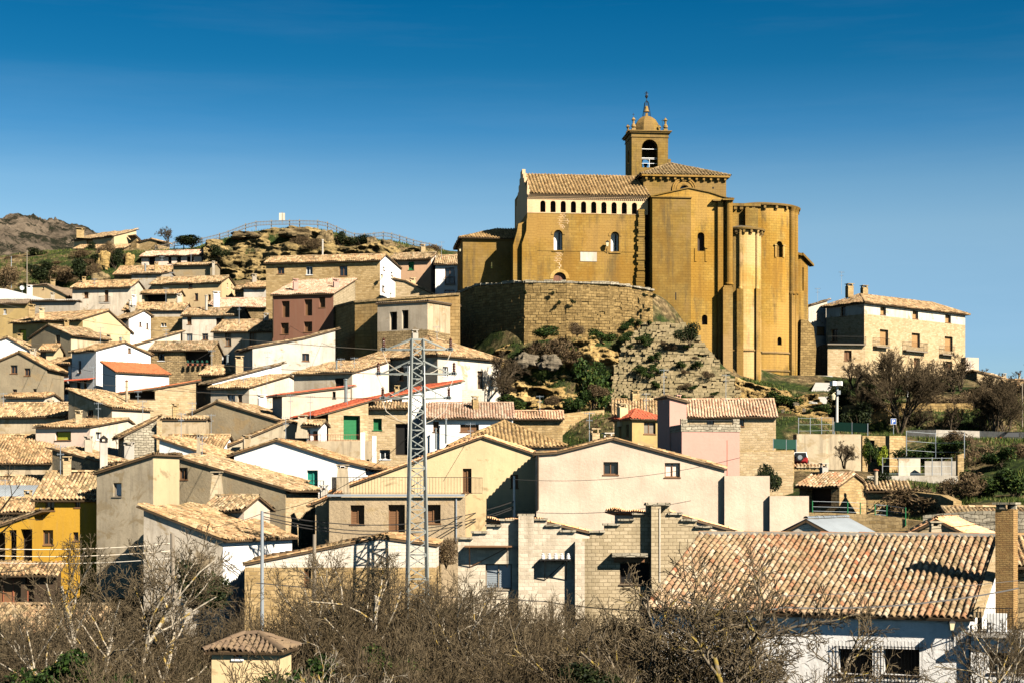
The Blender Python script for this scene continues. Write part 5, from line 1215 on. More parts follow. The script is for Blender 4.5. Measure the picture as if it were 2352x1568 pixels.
# ground material: earth, dry grass and green patches
m, n, l, b = nmat('earth'); v = coords(n, l)
a = N(n, 'ShaderNodeTexNoise', Scale=.14, Detail=8.0, Roughness=.65); l.new(v, a.inputs[0])
f = N(n, 'ShaderNodeTexNoise', Scale=1.6, Detail=10.0, Roughness=.75); l.new(v, f.inputs[0])
c1 = ramp(n, l, f.outputs[0], [(.35, (.04, .03, .014)), (.5, (.12, .085, .04)), (.62, (.30, .22, .11)), (.75, (.45, .34, .19))])
g1 = ramp(n, l, f.outputs[0], [(.3, (.006, .010, .003)), (.5, (.018, .032, .006)), (.6, (.045, .065, .012)), (.72, (.12, .09, .035))])
c = mixc(n, l, ramp(n, l, a.outputs[0], [(.44, (0, 0, 0)), (.54, (1, 1, 1))]), c1, g1)
l.new(c, b.inputs['Base Color']); bump(n, l, b, f.outputs[0], .8, .25)
tag(grid_mesh('hillside', XX, YY, ZZ, M['earth']), kind='structure')
# rock material
def rockm(name, ca, cb, dark, s=1.0):
    m, n, l, b = nmat(name); v = coords(n, l, 1, 1, 2.4)
    a = N(n, 'ShaderNodeTexNoise', Scale=.28*s, Detail=10.0, Roughness=.68); l.new(v, a.inputs[0])
    k = N(n, 'ShaderNodeTexNoise', Scale=1.5*s, Detail=9.0, Roughness=.72); l.new(v, k.inputs[0])
    vo = N(n, 'ShaderNodeTexVoronoi', Scale=.55*s, feature='DISTANCE_TO_EDGE'); l.new(v, vo.inputs[0])
    c1 = ramp(n, l, a.outputs[0], [(.3, dark), (.45, ca), (.62, cb)])
    c2 = mixc(n, l, ramp(n, l, k.outputs[0], [(.5, (0, 0, 0)), (.72, (.85, .85, .85))]), c1, dark)
    c3 = mixc(n, l, ramp(n, l, vo.outputs[0], [(.0, (.7, .7, .7)), (.04, (0, 0, 0))]), c2, tuple(x*.5 for x in dark))
    l.new(c3, b.inputs['Base Color']); bump(n, l, b, k.outputs[0], 1.0, .3); return m
rockm('rock', (.36, .24, .085), (.56, .39, .16), (.07, .05, .022)); rockm('rock_hill', (.22, .16, .065), (.42, .30, .13), (.04, .033, .015)); rockm('rock_dark', (.18, .13, .065), (.30, .22, .11), (.05, .038, .02)); rockm('rock_grey', (.17, .14, .10), (.26, .22, .15), (.08, .065, .045))
m, n, l, b = nmat('mountain_rock'); v = coords(n, l)
a = N(n, 'ShaderNodeTexNoise', Scale=.018, Detail=10.0, Roughness=.7); l.new(v, a.inputs[0]); k = N(n, 'ShaderNodeTexNoise', Scale=.10, Detail=8.0, Roughness=.7); l.new(v, k.inputs[0]); c = ramp(n, l, a.outputs[0], [(.35, (.07, .055, .04)), (.55, (.18, .14, .10)), (.7, (.10, .08, .055))])
sp_ = N(n, 'ShaderNodeTexNoise', Scale=.035, Detail=9.0, Roughness=.75); l.new(v, sp_.inputs[0]); c = mixc(n, l, ramp(n, l, sp_.outputs[0], [(.47, (0, 0, 0)), (.53, (1, 1, 1))]), c, (.010, .012, .005)); c = mixc(n, l, ramp(n, l, k.outputs[0], [(.5, (0, 0, 0)), (.66, (.8, .8, .8))]), c, (.04, .032, .02))
l.new(c, b.inputs['Base Color']); bump(n, l, b, k.outputs[0], 1.0, 4.0)
def relief(name, top, bot, D0, D1, mat, nu=110, nv=60, amp=1.6, fr=.14, strata=.6, seed=0, kind='structure', fold=5, parent=None, curve=0):
    """rock face through real depth: top and bot are (u, v) lines, depth from D0 (top) to D1 (bottom)"""
    us = np.linspace(0, 1, nu); vs = np.linspace(0, 1, nv)
    tu = np.interp(us, np.linspace(0, 1, len(top)), [p[0] for p in top]); tv = np.interp(us, np.linspace(0, 1, len(top)), [p[1] for p in top])
    bu = np.interp(us, np.linspace(0, 1, len(bot)), [p[0] for p in bot]); bv = np.interp(us, np.linspace(0, 1, len(bot)), [p[1] for p in bot])
    X = np.zeros((nv+2, nu)); Y = X.copy(); Z = X.copy()
    for j in range(nv):
        f = vs[j]
        for i in range(nu):
            u = tu[i]+(bu[i]-tu[i])*f; v = tv[i]+(bv[i]-tv[i])*f; D = D0+(D1-D0)*f; a = at(u, v, D); e = curve*(2*us[i]-1)**2
            q = Vector((a.x*fr+seed, a.y*fr, a.z*fr*1.5))
            d = amp*noise.fractal(q, .85, 2.2, 6)*1.4+strata*(noise.noise(Vector((a.x*.05, seed, a.z*1.1)))+.5*noise.noise(Vector((a.x*.1, seed+4, a.z*2.6))))
            r = noise.voronoi(q*2.2)[0]; d += amp*.7*min(r[1]-r[0], .5)*-1
            X[j+1, i] = a.x; Y[j+1, i] = a.y+d+e+.9*amp*(max(0, .06-min(f, 1-f))*10); Z[j+1, i] = a.z+.2*amp*noise.noise(q*1.9)
    X[0], Y[0], Z[0] = X[1], Y[1]+fold, Z[1]-.3; X[-1], Y[-1], Z[-1] = X[-2], Y[-2]+fold, Z[-2]-1
    o = grid_mesh(name, X, Y, Z, M[mat], False); tag(o, kind=kind); return o
relief('hill_cliff', [(478, 556), (524, 547), (600, 521), (700, 520), (770, 534), (830, 552), (880, 547), (960, 566), (1016, 582)], [(470, 640), (600, 660), (800, 640), (1016, 640)], 272, 262, 'rock_hill', 220, 80, 2.6, .2, 1.4, 3)
relief('church_cliff', [(1140, 800), (1200, 760), (1290, 745), (1350, 750), (1415, 748)], [(1120, 955), (1200, 950), (1300, 945), (1425, 960)], 193, 181, 'rock', 190, 120, 2.6, .19, 1.5, 9)
relief('ramp_foot_cliff', [(1690, 868), (1720, 872), (1780, 890), (1830, 908), (1880, 905)], [(1680, 955), (1740, 960), (1800, 965), (1900, 960)], 188, 173, 'rock', 110, 50, 1.9, .32, .9, 19)
# the far mountain, one closed ridge with real depth
nx, ny = 320, 130; X = np.zeros((ny, nx)); Y = X.copy(); Z = X.copy()
prof = [(-160, 560), (-60, 560), (0, 545), (15, 535), (40, 515), (60, 510), (84, 503), (100, 510), (120, 504), (140, 502), (165, 507), (190, 516), (235, 533), (290, 560), (350, 600)]
for i in range(nx):
    u = -160+520*i/(nx-1); vt = np.interp(u, [p[0] for p in prof], [p[1] for p in prof])
    for j in range(ny):
        f = j/(ny-1)*1.7; D = 1500-430*(1-f) if f < 1 else 1500+500*(f-1)
        h = (HY-vt)/F*1500; g = math.sin(min(f, 2-f if f > 1 else f)*math.pi/2)**.8
        x = (u-CX)/F*1500; q = Vector((x*.012, D*.012, 1.3)); nn = noise.fractal(q, .75, 2.2, 7)
        X[j, i] = x+12*noise.noise(q*3); Y[j, i] = D; Z[j, i] = 90+(h-90)*g+(nn*6-12+8*noise.fractal(q*5, .65, 2.2, 6))*(1-abs(f-1)) * (1 if f < .97 else .35)
tag(grid_mesh('mountain', X, Y, Z, M['mountain_rock'], False), kind='structure')
# boulders on the cliff under the church
def boulder(label, u, v, D, wu, hu, mat='rock_grey', seed=0, group=None):
    a = at(u, v, D); rx = wu/2/F*D; rz = hu/2/F*D; mb = MB(); nlat, nlon = 14, 22
    def P(i, j):
        t = math.pi*i/nlat; p_ = 2*math.pi*j/nlon; d = Vector((math.sin(t)*math.cos(p_), math.sin(t)*math.sin(p_), math.cos(t)))
        k = 1+.35*noise.fractal(d*1.3+Vector((seed, 0, 0)), .8, 2, 4)-.25*noise.voronoi(d*1.2+Vector((seed, 3, 0)))[0][0]
        sq = 1/max(abs(d.x), abs(d.y), abs(d.z))**.55
        return Vector((a.x+d.x*rx*k*sq*.9, a.y+d.y*rx*.8*k*sq, a.z+d.z*rz*k*sq*.9))
    for i in range(nlat):
        for j in range(nlon):
            q = [P(i, j), P(i+1, j), P(i+1, (j+1) % nlon), P(i, (j+1) % nlon)]
            if i == 0: q = [q[0], q[1], q[2]]
            elif i == nlat-1: q = [q[0], q[1], q[3]]
            mb.face(q)
    return tag(mb.build('boulder', M[mat]), label, 'boulder', group)
boulder('large dark overhanging boulder at the left of the cliff cave', 1205, 830, 180, 70, 42, 'rock_grey', 1)
boulder('pointed grey boulder right of the overhanging one', 1262, 832, 179, 60, 46, 'rock_grey', 2)
boulder('flat long dark boulder at the top of the fenced hill, left end', 565, 542, 271, 80, 22, 'rock_dark', 3)
boulder('largest square brown rock on the fenced hill below the panel', 680, 537, 270, 82, 30, 'rock_dark', 4)
boulder('cracked rock right of the largest one on the fenced hill', 748, 545, 270, 42, 36, 'rock_dark', 5)
boulder('small upright rock toward the right end of the fenced hill', 855, 556, 271, 34, 22, 'rock_dark', 6)
boulder('wide rock at the lower right end of the fenced hill', 890, 562, 271, 40, 24, 'rock_dark', 7)
boulder('tall pale rock among shrubs left of the verandah house', 238, 600, 268, 34, 50, 'rock', 8)
boulder('yellow rock under the shrub by the verandah house', 298, 600, 270, 26, 44, 'rock', 9)
boulder('round mossy rock above the white plaster house', 232, 638, 252, 44, 30, 'rock_dark', 10)
rb_ = random.Random(31)
for k in range(26):
    u = rb_.uniform(1700, 1850); f = rb_.random(); v = 888+(u-1700)*.16+f*40; side_w = 'nearer the ramp' if u < 1775 else 'nearer the manor path'
    boulder(('large ' if k % 3 == 0 else 'small ')+'broken rock on the bank below the apse '+side_w, u, v, 186-11*f-1.5, rb_.uniform(9, 22), rb_.uniform(7, 14), rb_.choice(['rock', 'rock_grey', 'rock']), 40+k, 'broken rocks below the church apse')
# stepped path up to the manor
mb = MB(); pts = [(1852, 1898, 926, 183), (1862, 1906, 900, 196), (1872, 1915, 880, 206), (1878, 1912, 862, 217)]
for (a0, a1, v0, d0), (b0, b1, v1, d1) in zip(pts[:-1], pts[1:]): mb.face([at(a0, v0, d0), at(a1, v0, d0), at(b1, v1, d1), at(b0, v1, d1)])
tag(mb.build('path', M['concrete']), kind='structure')
# ---------------- walls and terraces on the right
wt_ = wallthing('garden wall capped with a row of roof tiles before the off-road car', 0, [(1766, 1073, 143), (1893, 1073, 143)], 1100, 'stone', .4)
mb = MB(); 
A_ = at(1764, 1073, 142.9); B_ = at(1895, 1073, 142.9); tile_sheet(mb, [A_+Vector((0, -.1, .0)), B_+Vector((0, -.1, .0)), B_+Vector((0, .55, .22)), A_+Vector((0, .55, .22))], .3, .4, 6, .11, 0, .02); mb.build('tile_coping', [M['tile_new']], wt_)
wallthing('long rubble retaining wall behind the parking sign', 0, [(1938, 930, 178), (1990, 926, 178), (2100, 925, 180), (2235, 925, 182)], 1000, 'stone_wall', .8)
wallthing('pale concrete parapet in front of the bare trees', 0, [(2084, 987, 168), (2150, 986, 166), (2250, 989, 165), (2420, 994, 160)], 1010, 'white_old', .3)
wallthing('old ashlar terrace wall beneath the flood light pole', 0, [(1764, 945, 172), (1830, 950, 170), (1915, 958, 170)], 1000, 'block', .6)
wallthing('brown rubble wall right of the pink block house', 0, [(1700, 1034, 139), (1824, 1033, 140)], 1090, 'stone', .6)
wallthing('stone yard wall with a gently curved top below the tiled hut', 0, [(1858, 1176, 108), (1990, 1180, 107), (2085, 1192, 106), (2150, 1200, 105)], 1240, 'stone', .6)
wallthing('low rubble wall at the foot of the green slope', 0, [(2090, 1128, 122), (2160, 1136, 119), (2190, 1150, 117)], 1190, 'stone', .6)
wallthing('dry stone wall at the right edge behind the brick stack', 0, [(2120, 1182, 104), (2240, 1172, 103), (2420, 1174, 102)], 1240, 'stone_grey', .6)
wallthing('rubble wall left of the green cliff gap', 0, [(1292, 950, 166), (1340, 944, 167), (1388, 940, 168)], 1010, 'stone', .6)
wallthing('left low white concrete wall on the fenced terrace', 0, [(2064, 1052, 140), (2114, 1052, 140)], 1068, 'white_old', .3, cat='wall', name='low_wall')
wallthing('right low white concrete wall on the fenced terrace', 0, [(2124, 1058, 139), (2203, 1058, 138)], 1077, 'white_old', .3, cat='wall', name='low_wall')
wallthing('white kerb wall along the lower fenced terrace', 0, [(1992, 1092, 134), (2100, 1091, 133), (2200, 1092, 132)], 1100, 'white_old', .3, name='low_wall')
wallthing('narrow stone pier wall at the terrace corner', 0, [(2200, 1045, 136), (2214, 1040, 136)], 1105, 'stone', .6, name='stone_pier')
wallthing('stone block wall between the ivy shed and the fence', 0, [(2043, 1000, 149), (2080, 1000, 150)], 1070, 'stone', .5)
wallthing('terrace parapet with a white balustrade at the left edge', 0, [(-20, 662, 239.5), (14, 664, 239.5), (55, 674, 239), (107, 688, 238)], 690, 'white', .15, cat='balustrade', name='balustrade')
# ================================================================ nearest buildings
# stepped gable wall of pale brick
SD = 88.0; PG = Pl((at(1050, 0, SD).x, SD), (1, 0)); par = empty('stepped_gable_building', (at(1350, 0, SD).x, SD+3, -9.5), 'pale brick industrial shed front with stepped gables, pilasters and a boarded window', 'shed')
TP_dummy = None
P = lambda u, v: PG.pix(u, v)
stepA = [(1052, 1238), (1084, 1238), (1084, 1224), (1117, 1224), (1117, 1208), (1150, 1208), (1150, 1195), (1191, 1195), (1191, 1184), (1226, 1184), (1226, 1194), (1256, 1194), (1256, 1208), (1289, 1208), (1289, 1221), (1321, 1221), (1321, 1236), (1337, 1236)]
stepB = [(1337, 1236), (1355, 1236), (1355, 1222), (1388, 1222), (1388, 1206), (1422, 1206), (1422, 1195), (1455, 1195), (1455, 1181), (1484, 1181), (1484, 1160), (1538, 1160), (1538, 1181), (1567, 1181), (1567, 1196), (1600, 1196), (1600, 1211), (1634, 1211), (1634, 1226), (1667, 1226), (1667, 1240), (1700, 1240)]
for nm, st, mat, hl in (('left_gable_wall', stepA, 'brick_white', [(1115, 1294, 1176, 1352)]), ('right_gable_wall', stepB, 'brick_pale', [(1424, 1292, 1494, 1341)])):
    pts = [P(u, v) for u, v in st]; hs = []
    for h in hl: a = P(h[0], h[3]); b = P(h[2], h[1]); hs.append(rect(a[0], a[1], b[0], b[1]))
    mb = MB(); poly = [(pts[0][0], -11), (pts[-1][0], -11)]+pts[::-1]; panel(mb, PG, poly, hs, .35)
    for (a, b) in zip(pts[:-1], pts[1:]): mb.face([PG.P(*a), PG.P(*b), PG.P(*b, -.4), PG.P(*a, -.4)])
    mb.face([PG.P(*q, -.4) for q in poly[::-1]])
    o = mb.build(nm, M[mat], par)
    for h, typ in zip(hs, ('z',) if nm[0] == 'l' else ('o',)): fit_opening(par, PG, h, typ, .35)
    for (a, b) in zip(st[:-1], st[1:]):
        if a[1] == b[1] and b[0]-a[0] > 20:
            cp = MB()
            for k in range(3):
                w3 = (b[0]-a[0]+5)/3; cbox(cp, PG, a[0]-3+k*w3, a[1]-4.6+RNG.uniform(-.5, .5), a[0]-3+(k+1)*w3+.02*k, a[1]-.1, -.5, .16+RNG.uniform(-.03, .03))
            cp.build('step_coping', M['stone_grey'], o)
for u0, u1, v0, m_ in ((1191, 1226, 1183, 'brick_white'), (1321, 1343, 1243, 'brick_white'), (1496, 1518, 1159, 'brick_pale')):
    mb = MB(); cbox(mb, PG, u0, v0, u1, 1420, .003, .55); mb.build('pilaster', M[m_], par)
mb = MB(); cbox(mb, PG, 1484, 1153, 1540, 1160, -.5, .6); mb.build('pier_cap', M['stone_grey'], par)
mb = MB(); cbox(mb, PG, 1406, 1270, 1488, 1278, 0, .75); lo = mb.build('window_canopy', M['stone_grey'], par)
mb = MB(); cbox(mb, PG, 1411, 1281, 1492, 1290, .003, .22); mb.build('lintel', M['wood'], par)
mb = MB(); cbox(mb, PG, 1514.5, 1165, 1517, 1335, .551, .6); mb.build('white_pipe', M['white_old'], par)
for (u0, v0, u1, lab) in ((1240, 1282, 1311, 'iron wall bracket shelf holding a row of white insulators'), (1068, 1252, 1176, 'wooden bracket frame on the left of the stepped gable wall')):
    mb = MB(); a = P(u0, v0); b = P(u1, v0); z = a[1]; wd = 1.0
    PG.box(mb, a[0], b[0], z-.06, z, .02, wd)
    for t in (a[0]+.25, b[0]-.25): mb.bar(PG.P(t, z-.06, wd-.05), PG.P(t, z-1.1, .02), .035); mb.bar(PG.P(t, z-.08, .02), PG.P(t, z-.08, wd), .03)
    mb.bar(PG.P(a[0]+.25, z-1.1, .03), PG.P(b[0]-.25, z-.1, .5), .03)
    o = mb.build('wall_bracket', M['wood' if u0 < 1200 else 'iron']); tag(o, lab, 'bracket')
    if u0 > 1200:
        for k in range(5):
            im = MB(); t = a[0]+.15+(b[0]-a[0]-.3)*k/4; q = PG.P(t, z+.003, wd*.6); im.lathe(q, [(.1, 0), (.12, .05), (.06, .09), (.11, .14), (.05, .2), (.09, .25), (0, .3)], 10)
            tag(im.build('insulator', M['white_paint'], None, True), ['leftmost', 'second', 'middle', 'fourth', 'rightmost'][k]+' white porcelain insulator on the wall bracket shelf, counted from the left', 'insulator', 'insulators on the bracket shelf')
bk = MB(); 
for (u, v, D, wd) in ((1200, 1350, 91, 18),): bk.box((at(1330, 0, 94).x, 94, -12), (12, 9, 7))
# foreground house with the big tiled roof
hf = house('low white house with a broad multicoloured barrel tile roof, lower right', 'E', 1497, 2226, 65, -23, (1409, 1233), wall='limewash', roof='tile_new', ov=.45, fo=.25, hgt=3.6, K=9, course=.36, tp=.27, pitch=20,
    wins=[(1925, 1488, 2004, 1549, 'o'), (2029, 1488, 2112, 1551, 'o'), (1680, 1494, 1730, 1568, 'o')], depth=.5, sag=.04)
pl = hf.front
for u0, u1 in ((1918, 2009), (2022, 2118)):      # window grilles
    g = MB(); p_ = pl.off(.12); a = p_.pix(u0, 1575); b = p_.pix(u1, 1473); zm0 = p_.pix(u0, 1484)[1]; zm1 = p_.pix(u0, 1553)[1]
    k = int((b[0]-a[0])/.13)
    for i in range(k+1): t = a[0]+(b[0]-a[0])*i/k; g.bar(pl.P(t, zm1-.25, .12), pl.P(t, b[1], .12), .011, n=3)
    for z in (zm0, zm1, zm1-.2): g.bar(pl.P(a[0]-.05, z, .12), pl.P(b[0]+.05, z, .12), .018)
    for t in (a[0], b[0]):
        for z in (zm0, zm1): g.bar(pl.P(t, z, 0), pl.P(t, z, .13), .025)
    g.build('window_grille', M['iron'], hf.par)
mb = MB(); q0 = hf.front.P(0, 0, 0)
rt = hf.pr[1]; Pq = lambda x, a, z: Vector(((hf.O+hf.ex*x+hf.ey*a).x, (hf.O+hf.ex*x+hf.ey*a).y, z))
cp = MB()
for (a0, z0), (a1, z1) in (((-.45, hf.pr[0][1]-.12), rt),):
    A = Pq(hf.W+.2, a0, z0+.02); B_ = Pq(hf.W+.2, a1, z1+.05); e = Vector((hf.ex.x, hf.ex.y, 0)); cp.obox(A, B_-A, e*.35, Vector((0, 0, .2)))
cp.build('verge_coping', M['stone_pale'], hf.par)
cp = MB(); A = Pq(-.2, rt[0]-.16, rt[1]+.02); cp.obox(A, Vector((hf.ex.x, hf.ex.y, 0))*(hf.W+.4), Vector((hf.ey.x, hf.ey.y, 0))*.3, Vector((0, 0, .14))); cp.build('ridge_mortar', M['cement'], hf.par)
hw2 = house('white wing with a roof balcony beside the big tiled roof, at the right edge', 'E', 2230, 2460, 63.5, -20, (1457, 1456), wall='limewash', roof=None, pitch=3, hgt=3.2, L=4, wins=[(2271, 1497, 2400, 1548, 'o')], depth=.45)
mb = MB(); w2 = hw2.front; a = w2.off(.35).pix(2236, 1462); w2.box(mb, a[0], hw2.W, a[1], a[1]+.14, -2.2, .4); so2 = mb.build('terrace_slab', M['cement'], hw2.par)
rl = MB(); z = a[1]+.14; h_ = (1452-1392)/F*63
railing(rl, w2.P(a[0]+.15, z, .3), w2.P(a[0]+1.4, z, .3), h_, .11, .013); railing(rl, w2.P(a[0]+.15, z, .3), w2.P(a[0]+.15, z, -1.6), h_, .11, .013)
rl.build('railing', M['iron'], so2)
hx_ = MB(); w2.box(hx_, a[0]+.45, a[0]+1.15, z+.003, z+.72, -.6, -.1); hx_.build('white_cabinet', M['white_paint'], hw2.par)
tag_par = empty('brick_chimney', (at(2312, 0, 67).x, 67, -6), 'tall yellow brick chimney stack rising beside the big tiled roof', 'chimney')
mb = MB(); A = at(2312, 1168, 67); z0 = at(0, 1462, 67).z; mb.box((A.x, 67, z0), (.70, .70, A.z-z0), R_(-30)); mb.build('stack', M['brick'], tag_par)
mb = MB()
for sx in (-1, 1):
    for sy in (-1, 1): mb.box((A.x+sx*.22, 67+sy*.22, A.z), (.2, .2, .18), R_(-30))
mb.box((A.x, 67, A.z+.18), (.9, .9, .08), R_(-30)); mb.build('cap', M['stone_grey'], tag_par)
# wall lamps
def wall_lamp(label, pl, u, vt, vb, arm=.45, s=1.0, mat='iron', group=None, off=0):
    p_ = pl.off(arm+off); t, zt = p_.pix(u, vt); zb = p_.pix(u, vb)[1]; h = (zt-zb); c = pl.P(t, zt, arm+off)
    par = empty('wall_lamp', pl.P(t, zb-.1, off), label, 'lamp', group)
    b = MB(); lh = h*.42
    b.bar(pl.P(t, zb, off+.01), pl.P(t, zb+h*.4, off+.01), .03); b.bar(pl.P(t, zb+.05, off+.02), pl.P(t, zb+h*.5, arm+off), .022); b.bar(pl.P(t, zb+h*.35, off+.02), pl.P(t, zb+h*.5, arm+off), .018)
    b.build('bracket', M[mat], par)
    g = MB(); r = h*.19; g.lathe((c.x, c.y, zt-h*.48), [(0, 0), (r*.62, 0), (r, lh*.8)], 4, .785, .785+2*math.pi); g.build('lamp_glass', M['lamp_glass'], par)
    k = MB(); k.lathe((c.x, c.y, zt-h*.48+lh*.8), [(r*1.15, 0), (r*.95, h*.06), (r*.25, h*.15), (0, h*.18)], 4, .785, .785+2*math.pi)
    for i in range(4): an = .785+i*math.pi/2; k.bar((c.x+r*.63*math.cos(an), c.y+r*.63*math.sin(an), zt-h*.48), (c.x+r*math.cos(an), c.y+r*math.sin(an), zt-h*.48+lh*.8), .012, n=3)
    k.build('lamp_hood', M[mat], par)
wall_lamp('large lantern on the white wall under the big tiled roof', hf.front, 2186, 1422, 1472, .45, mat='iron')
wall_lamp('small lantern on the church nave wall left of a window', PN, 1395, 553, 581, .55)
wall_lamp('lantern on the corner of the stone house with three small windows', hb.side, 877, 630, 648, .4)
wall_lamp('lantern on the corner of the white church block by the narrow house', Pl(PW.P(PW.T(1063), 0).xy, cex), 1057, 570, 586, .5)
# ================================================================ pylon
def lattice_pylon():
    D = 97.0; zt = (HY-780)/F*D; zb = (HY-1345)/F*D-2.5; cx = (958.5-CX)/F*D
    par = empty('electricity_pylon', (cx, D, zb), 'tall grey steel lattice electricity pylon with three pairs of cross arms', 'pylon')
    def hw_(z): return np.interp(z, [zb, (HY-1320)/F*D, zt], [.60, .55, .32])
    mb = MB(); rz = .12
    def cor(i, z):
        h = hw_(z); a = rz+math.pi/4+i*math.pi/2; return Vector((cx+math.cos(a)*h*1.414, D+math.sin(a)*h*1.414, z))
    for i in range(4):
        a, b_ = cor(i, zb), cor(i, zt); n_ = 3; mb.bar(a, b_, .085, .075)
    mb.build('corner_posts', M['galvanised'], par)
    br = MB(); z = zb; k = 0
    while z < zt-.1:
        dz = hw_(z)*1.25; z2 = min(z+dz, zt)
        for i in range(4):
            j = (i+1) % 4
            if k % 2: br.bar(cor(i, z), cor(j, z2), .04)
            else: br.bar(cor(j, z), cor(i, z2), .04)
            if k % 2 == 0: br.bar(cor(i, z), cor(j, z), .035)
        z = z2; k += 1
    for i in range(4): br.bar(cor(i, zt), cor((i+1) % 4, zt), .04)
    br.build('bracing', M['galvanised'], par)
    for v, ul, ur, vt in ((803, 886, 1030, 779), (858.5, 874, 1038, 829), (914, 884, 1026, 886)):
        z = (HY-v)/F*D; zz = (HY-vt)/F*D
        for u, s in ((ul, -1), (ur, 1)):
            am = MB(); tip = Vector(((u-CX)/F*D, D, z))
            for dy in (-1, 1):
                c0 = Vector((cx+s*hw_(z), D+dy*hw_(z), z)); c1 = Vector((cx+s*hw_(zz), D+dy*hw_(zz), zz))
                am.bar(c0, tip, .065); am.bar(c1, tip, .05)
            am.bar((c0+tip)/2, (c1+tip)/2, .02); o = am.build('cross_arm', M['galvanised'], par)
            im = MB(); im.lathe((tip.x+s*.12, D, z), [(.05, 0), (.05, .1), (.1, .12)]+[(.1 if q % 2 else .065, .12+q*.05) for q in range(10)]+[(.04, .64), (0, .7)], 8); im.build('insulator', M['insulator'], o)
            im = MB(); 
            for q in range(3): im.bar((tip.x-s*.0+s*q*.1, D-.2, z+.02), (tip.x+s*q*.1, D-.05, z+.02), .10, n=8)
            im.build('glass_discs', M['steel'], o)
            jm = MB(); pts = [Vector((tip.x+s*.2, D-.1, z-.02)), Vector((tip.x-s*.1, D-.15, z-.75)), Vector((tip.x-s*.8, D-.2, z-1.25)), Vector((cx+s*hw_(z-1.4)*1.1, D-.3, z-1.45))]
            for a, b_ in zip(pts[:-1], pts[1:]): jm.bar(a, b_, .022, n=4)
            jm.build('jumper_wire', M['white_old'], o)
    for s in (-1, 1):
        c_ = MB(); x = lambda z: cx+s*(hw_(z)+.08); c_.bar((x(zt-1.5), D-.4, zt-1.5), (x(zb), D-.4, zb), .03); c_.build('down_conduit', M['white_paint'], par)
    return par
pyl = lattice_pylon()
# ================================================================ poles and cables
def pole(label, u, vt, vb, D, r0, mat, name='utility_pole', cat='pole', extra=1.5, lean=0, group=None):
    a = at(u, vt, D); b = at(u+lean, vb, D); b.z -= extra; mb = MB(); mb.lathe((0, 0, 0), [(0, 0)], 3) if False else None; mb.bar(b, a, r0, r0*.75, 10)
    o = mb.build(name, M[mat]); return tag(o, label, cat, group)
pole('weathered wooden pole holding three pale wires among the left trees', 396, 1224, 1568, 72, .12, 'wood_pole' if 'wood_pole' in M else 'wood_grey', lean=6)
pole('short thick brown wooden pole before the storage building', 722, 1226, 1345, 92, .12, 'wood_grey')
pole('pale steel pole carrying the black cable bundle', 602, 1172, 1450, 98, .12, 'zinc')
pole('white pole on the bright yellow house side', 1181, 1092, 1200, 117, .1, 'white_paint')
pole('thin wooden mast on the upper left hillside', 62, 575, 655, 255, .09, 'wood_grey')
pole('thin steel mast at the far left of the hillside', 26, 589, 640, 262, .06, 'zinc')
pole('concrete pole inside the large bare tree', 2084, 852, 1004, 186, .14, 'concrete')
pole('lamp post pole at the far right edge', 2348, 880, 1010, 178, .08, 'wood_grey')
pole('rusty rod standing on the pink block house wall', 1670, 1010, 1066, 125, .03, 'rust', name='rod')
pf = empty('flood_light', at(1922, 1000, 170), 'tall concrete post with two white flood lights and a hanging lantern', 'light')
mb = MB(); mb.bar(at(1922, 1002, 170), at(1923, 880, 170), .16, .12, 8); mb.build('post', M['concrete'], pf)
for u, rz in ((1915, .5), (1927, -.4)): mb = MB(); c = at(u, 885, 169.6); mb.box(c, (.62, .5, .45), rz); mb.build('lamp_head', M['white_paint'], pf)
mb = MB(); mb.box(at(1926, 905, 169.8), (.35, .3, .4)); mb.build('control_box', M['zinc'], pf)
mb = MB(); c = at(1914, 917, 169.5); mb.lathe(c, [(0, 0), (.16, 0), (.24, .45), (.05, .6), (0, .7)], 8); mb.bar(c+Vector((0, 0, .6)), at(1922, 898, 170), .03); mb.build('lantern', M['lamp_glass'], pf)
ps = empty('parking_sign', at(2052, 1000, 172), 'blue square parking sign with a white letter P under the bare trees', 'sign')
mb = MB(); mb.bar(at(2052, 1003, 172), at(2052, 975, 172), .035, n=6); mb.build('post', M['zinc'], ps)
pS = Pl((at(2046, 0, 171.9).x, 171.9), (1, 0)); mb = MB(); cbox(mb, pS, 2046, 960, 2058.6, 973.5, 0, .03); bd = mb.build('sign_board', M['blue'], ps)
mb = MB(); 
for r_ in ((2049.5, 962.5, 2051.3, 971.5), (2051.3, 962.5, 2054.4, 963.9), (2051.3, 966.3, 2054.4, 967.7), (2054.0, 963.2, 2055.7, 967.1)): cbox(mb, pS, *r_, .031, .04)
for r_ in ((2046, 960, 2058.6, 960.6), (2046, 972.9, 2058.6, 973.5), (2046, 960.6, 2046.6, 972.9), (2058, 960.6, 2058.6, 972.9)): cbox(mb, pS, *r_, .031, .036)
mb.build('letter', M['white_paint'], bd)
pv = empty('information_panel', at(648, 512, 276), 'white panel on a post on top of the fenced hill', 'sign'); mb = MB(); mb.bar(at(648, 512, 276), at(648, 487, 276), .05); mb.build('post', M['wood_grey'], pv)
for u0, u1 in ((641, 647.4), (648.6, 654.5)): mb = MB(); pS = Pl((at(u0, 0, 275.9).x, 275.9), (1, 0)); cbox(mb, pS, u0, 489.5, u1, 506, 0, .05); mb.build('panel', M['white_old'], pv)
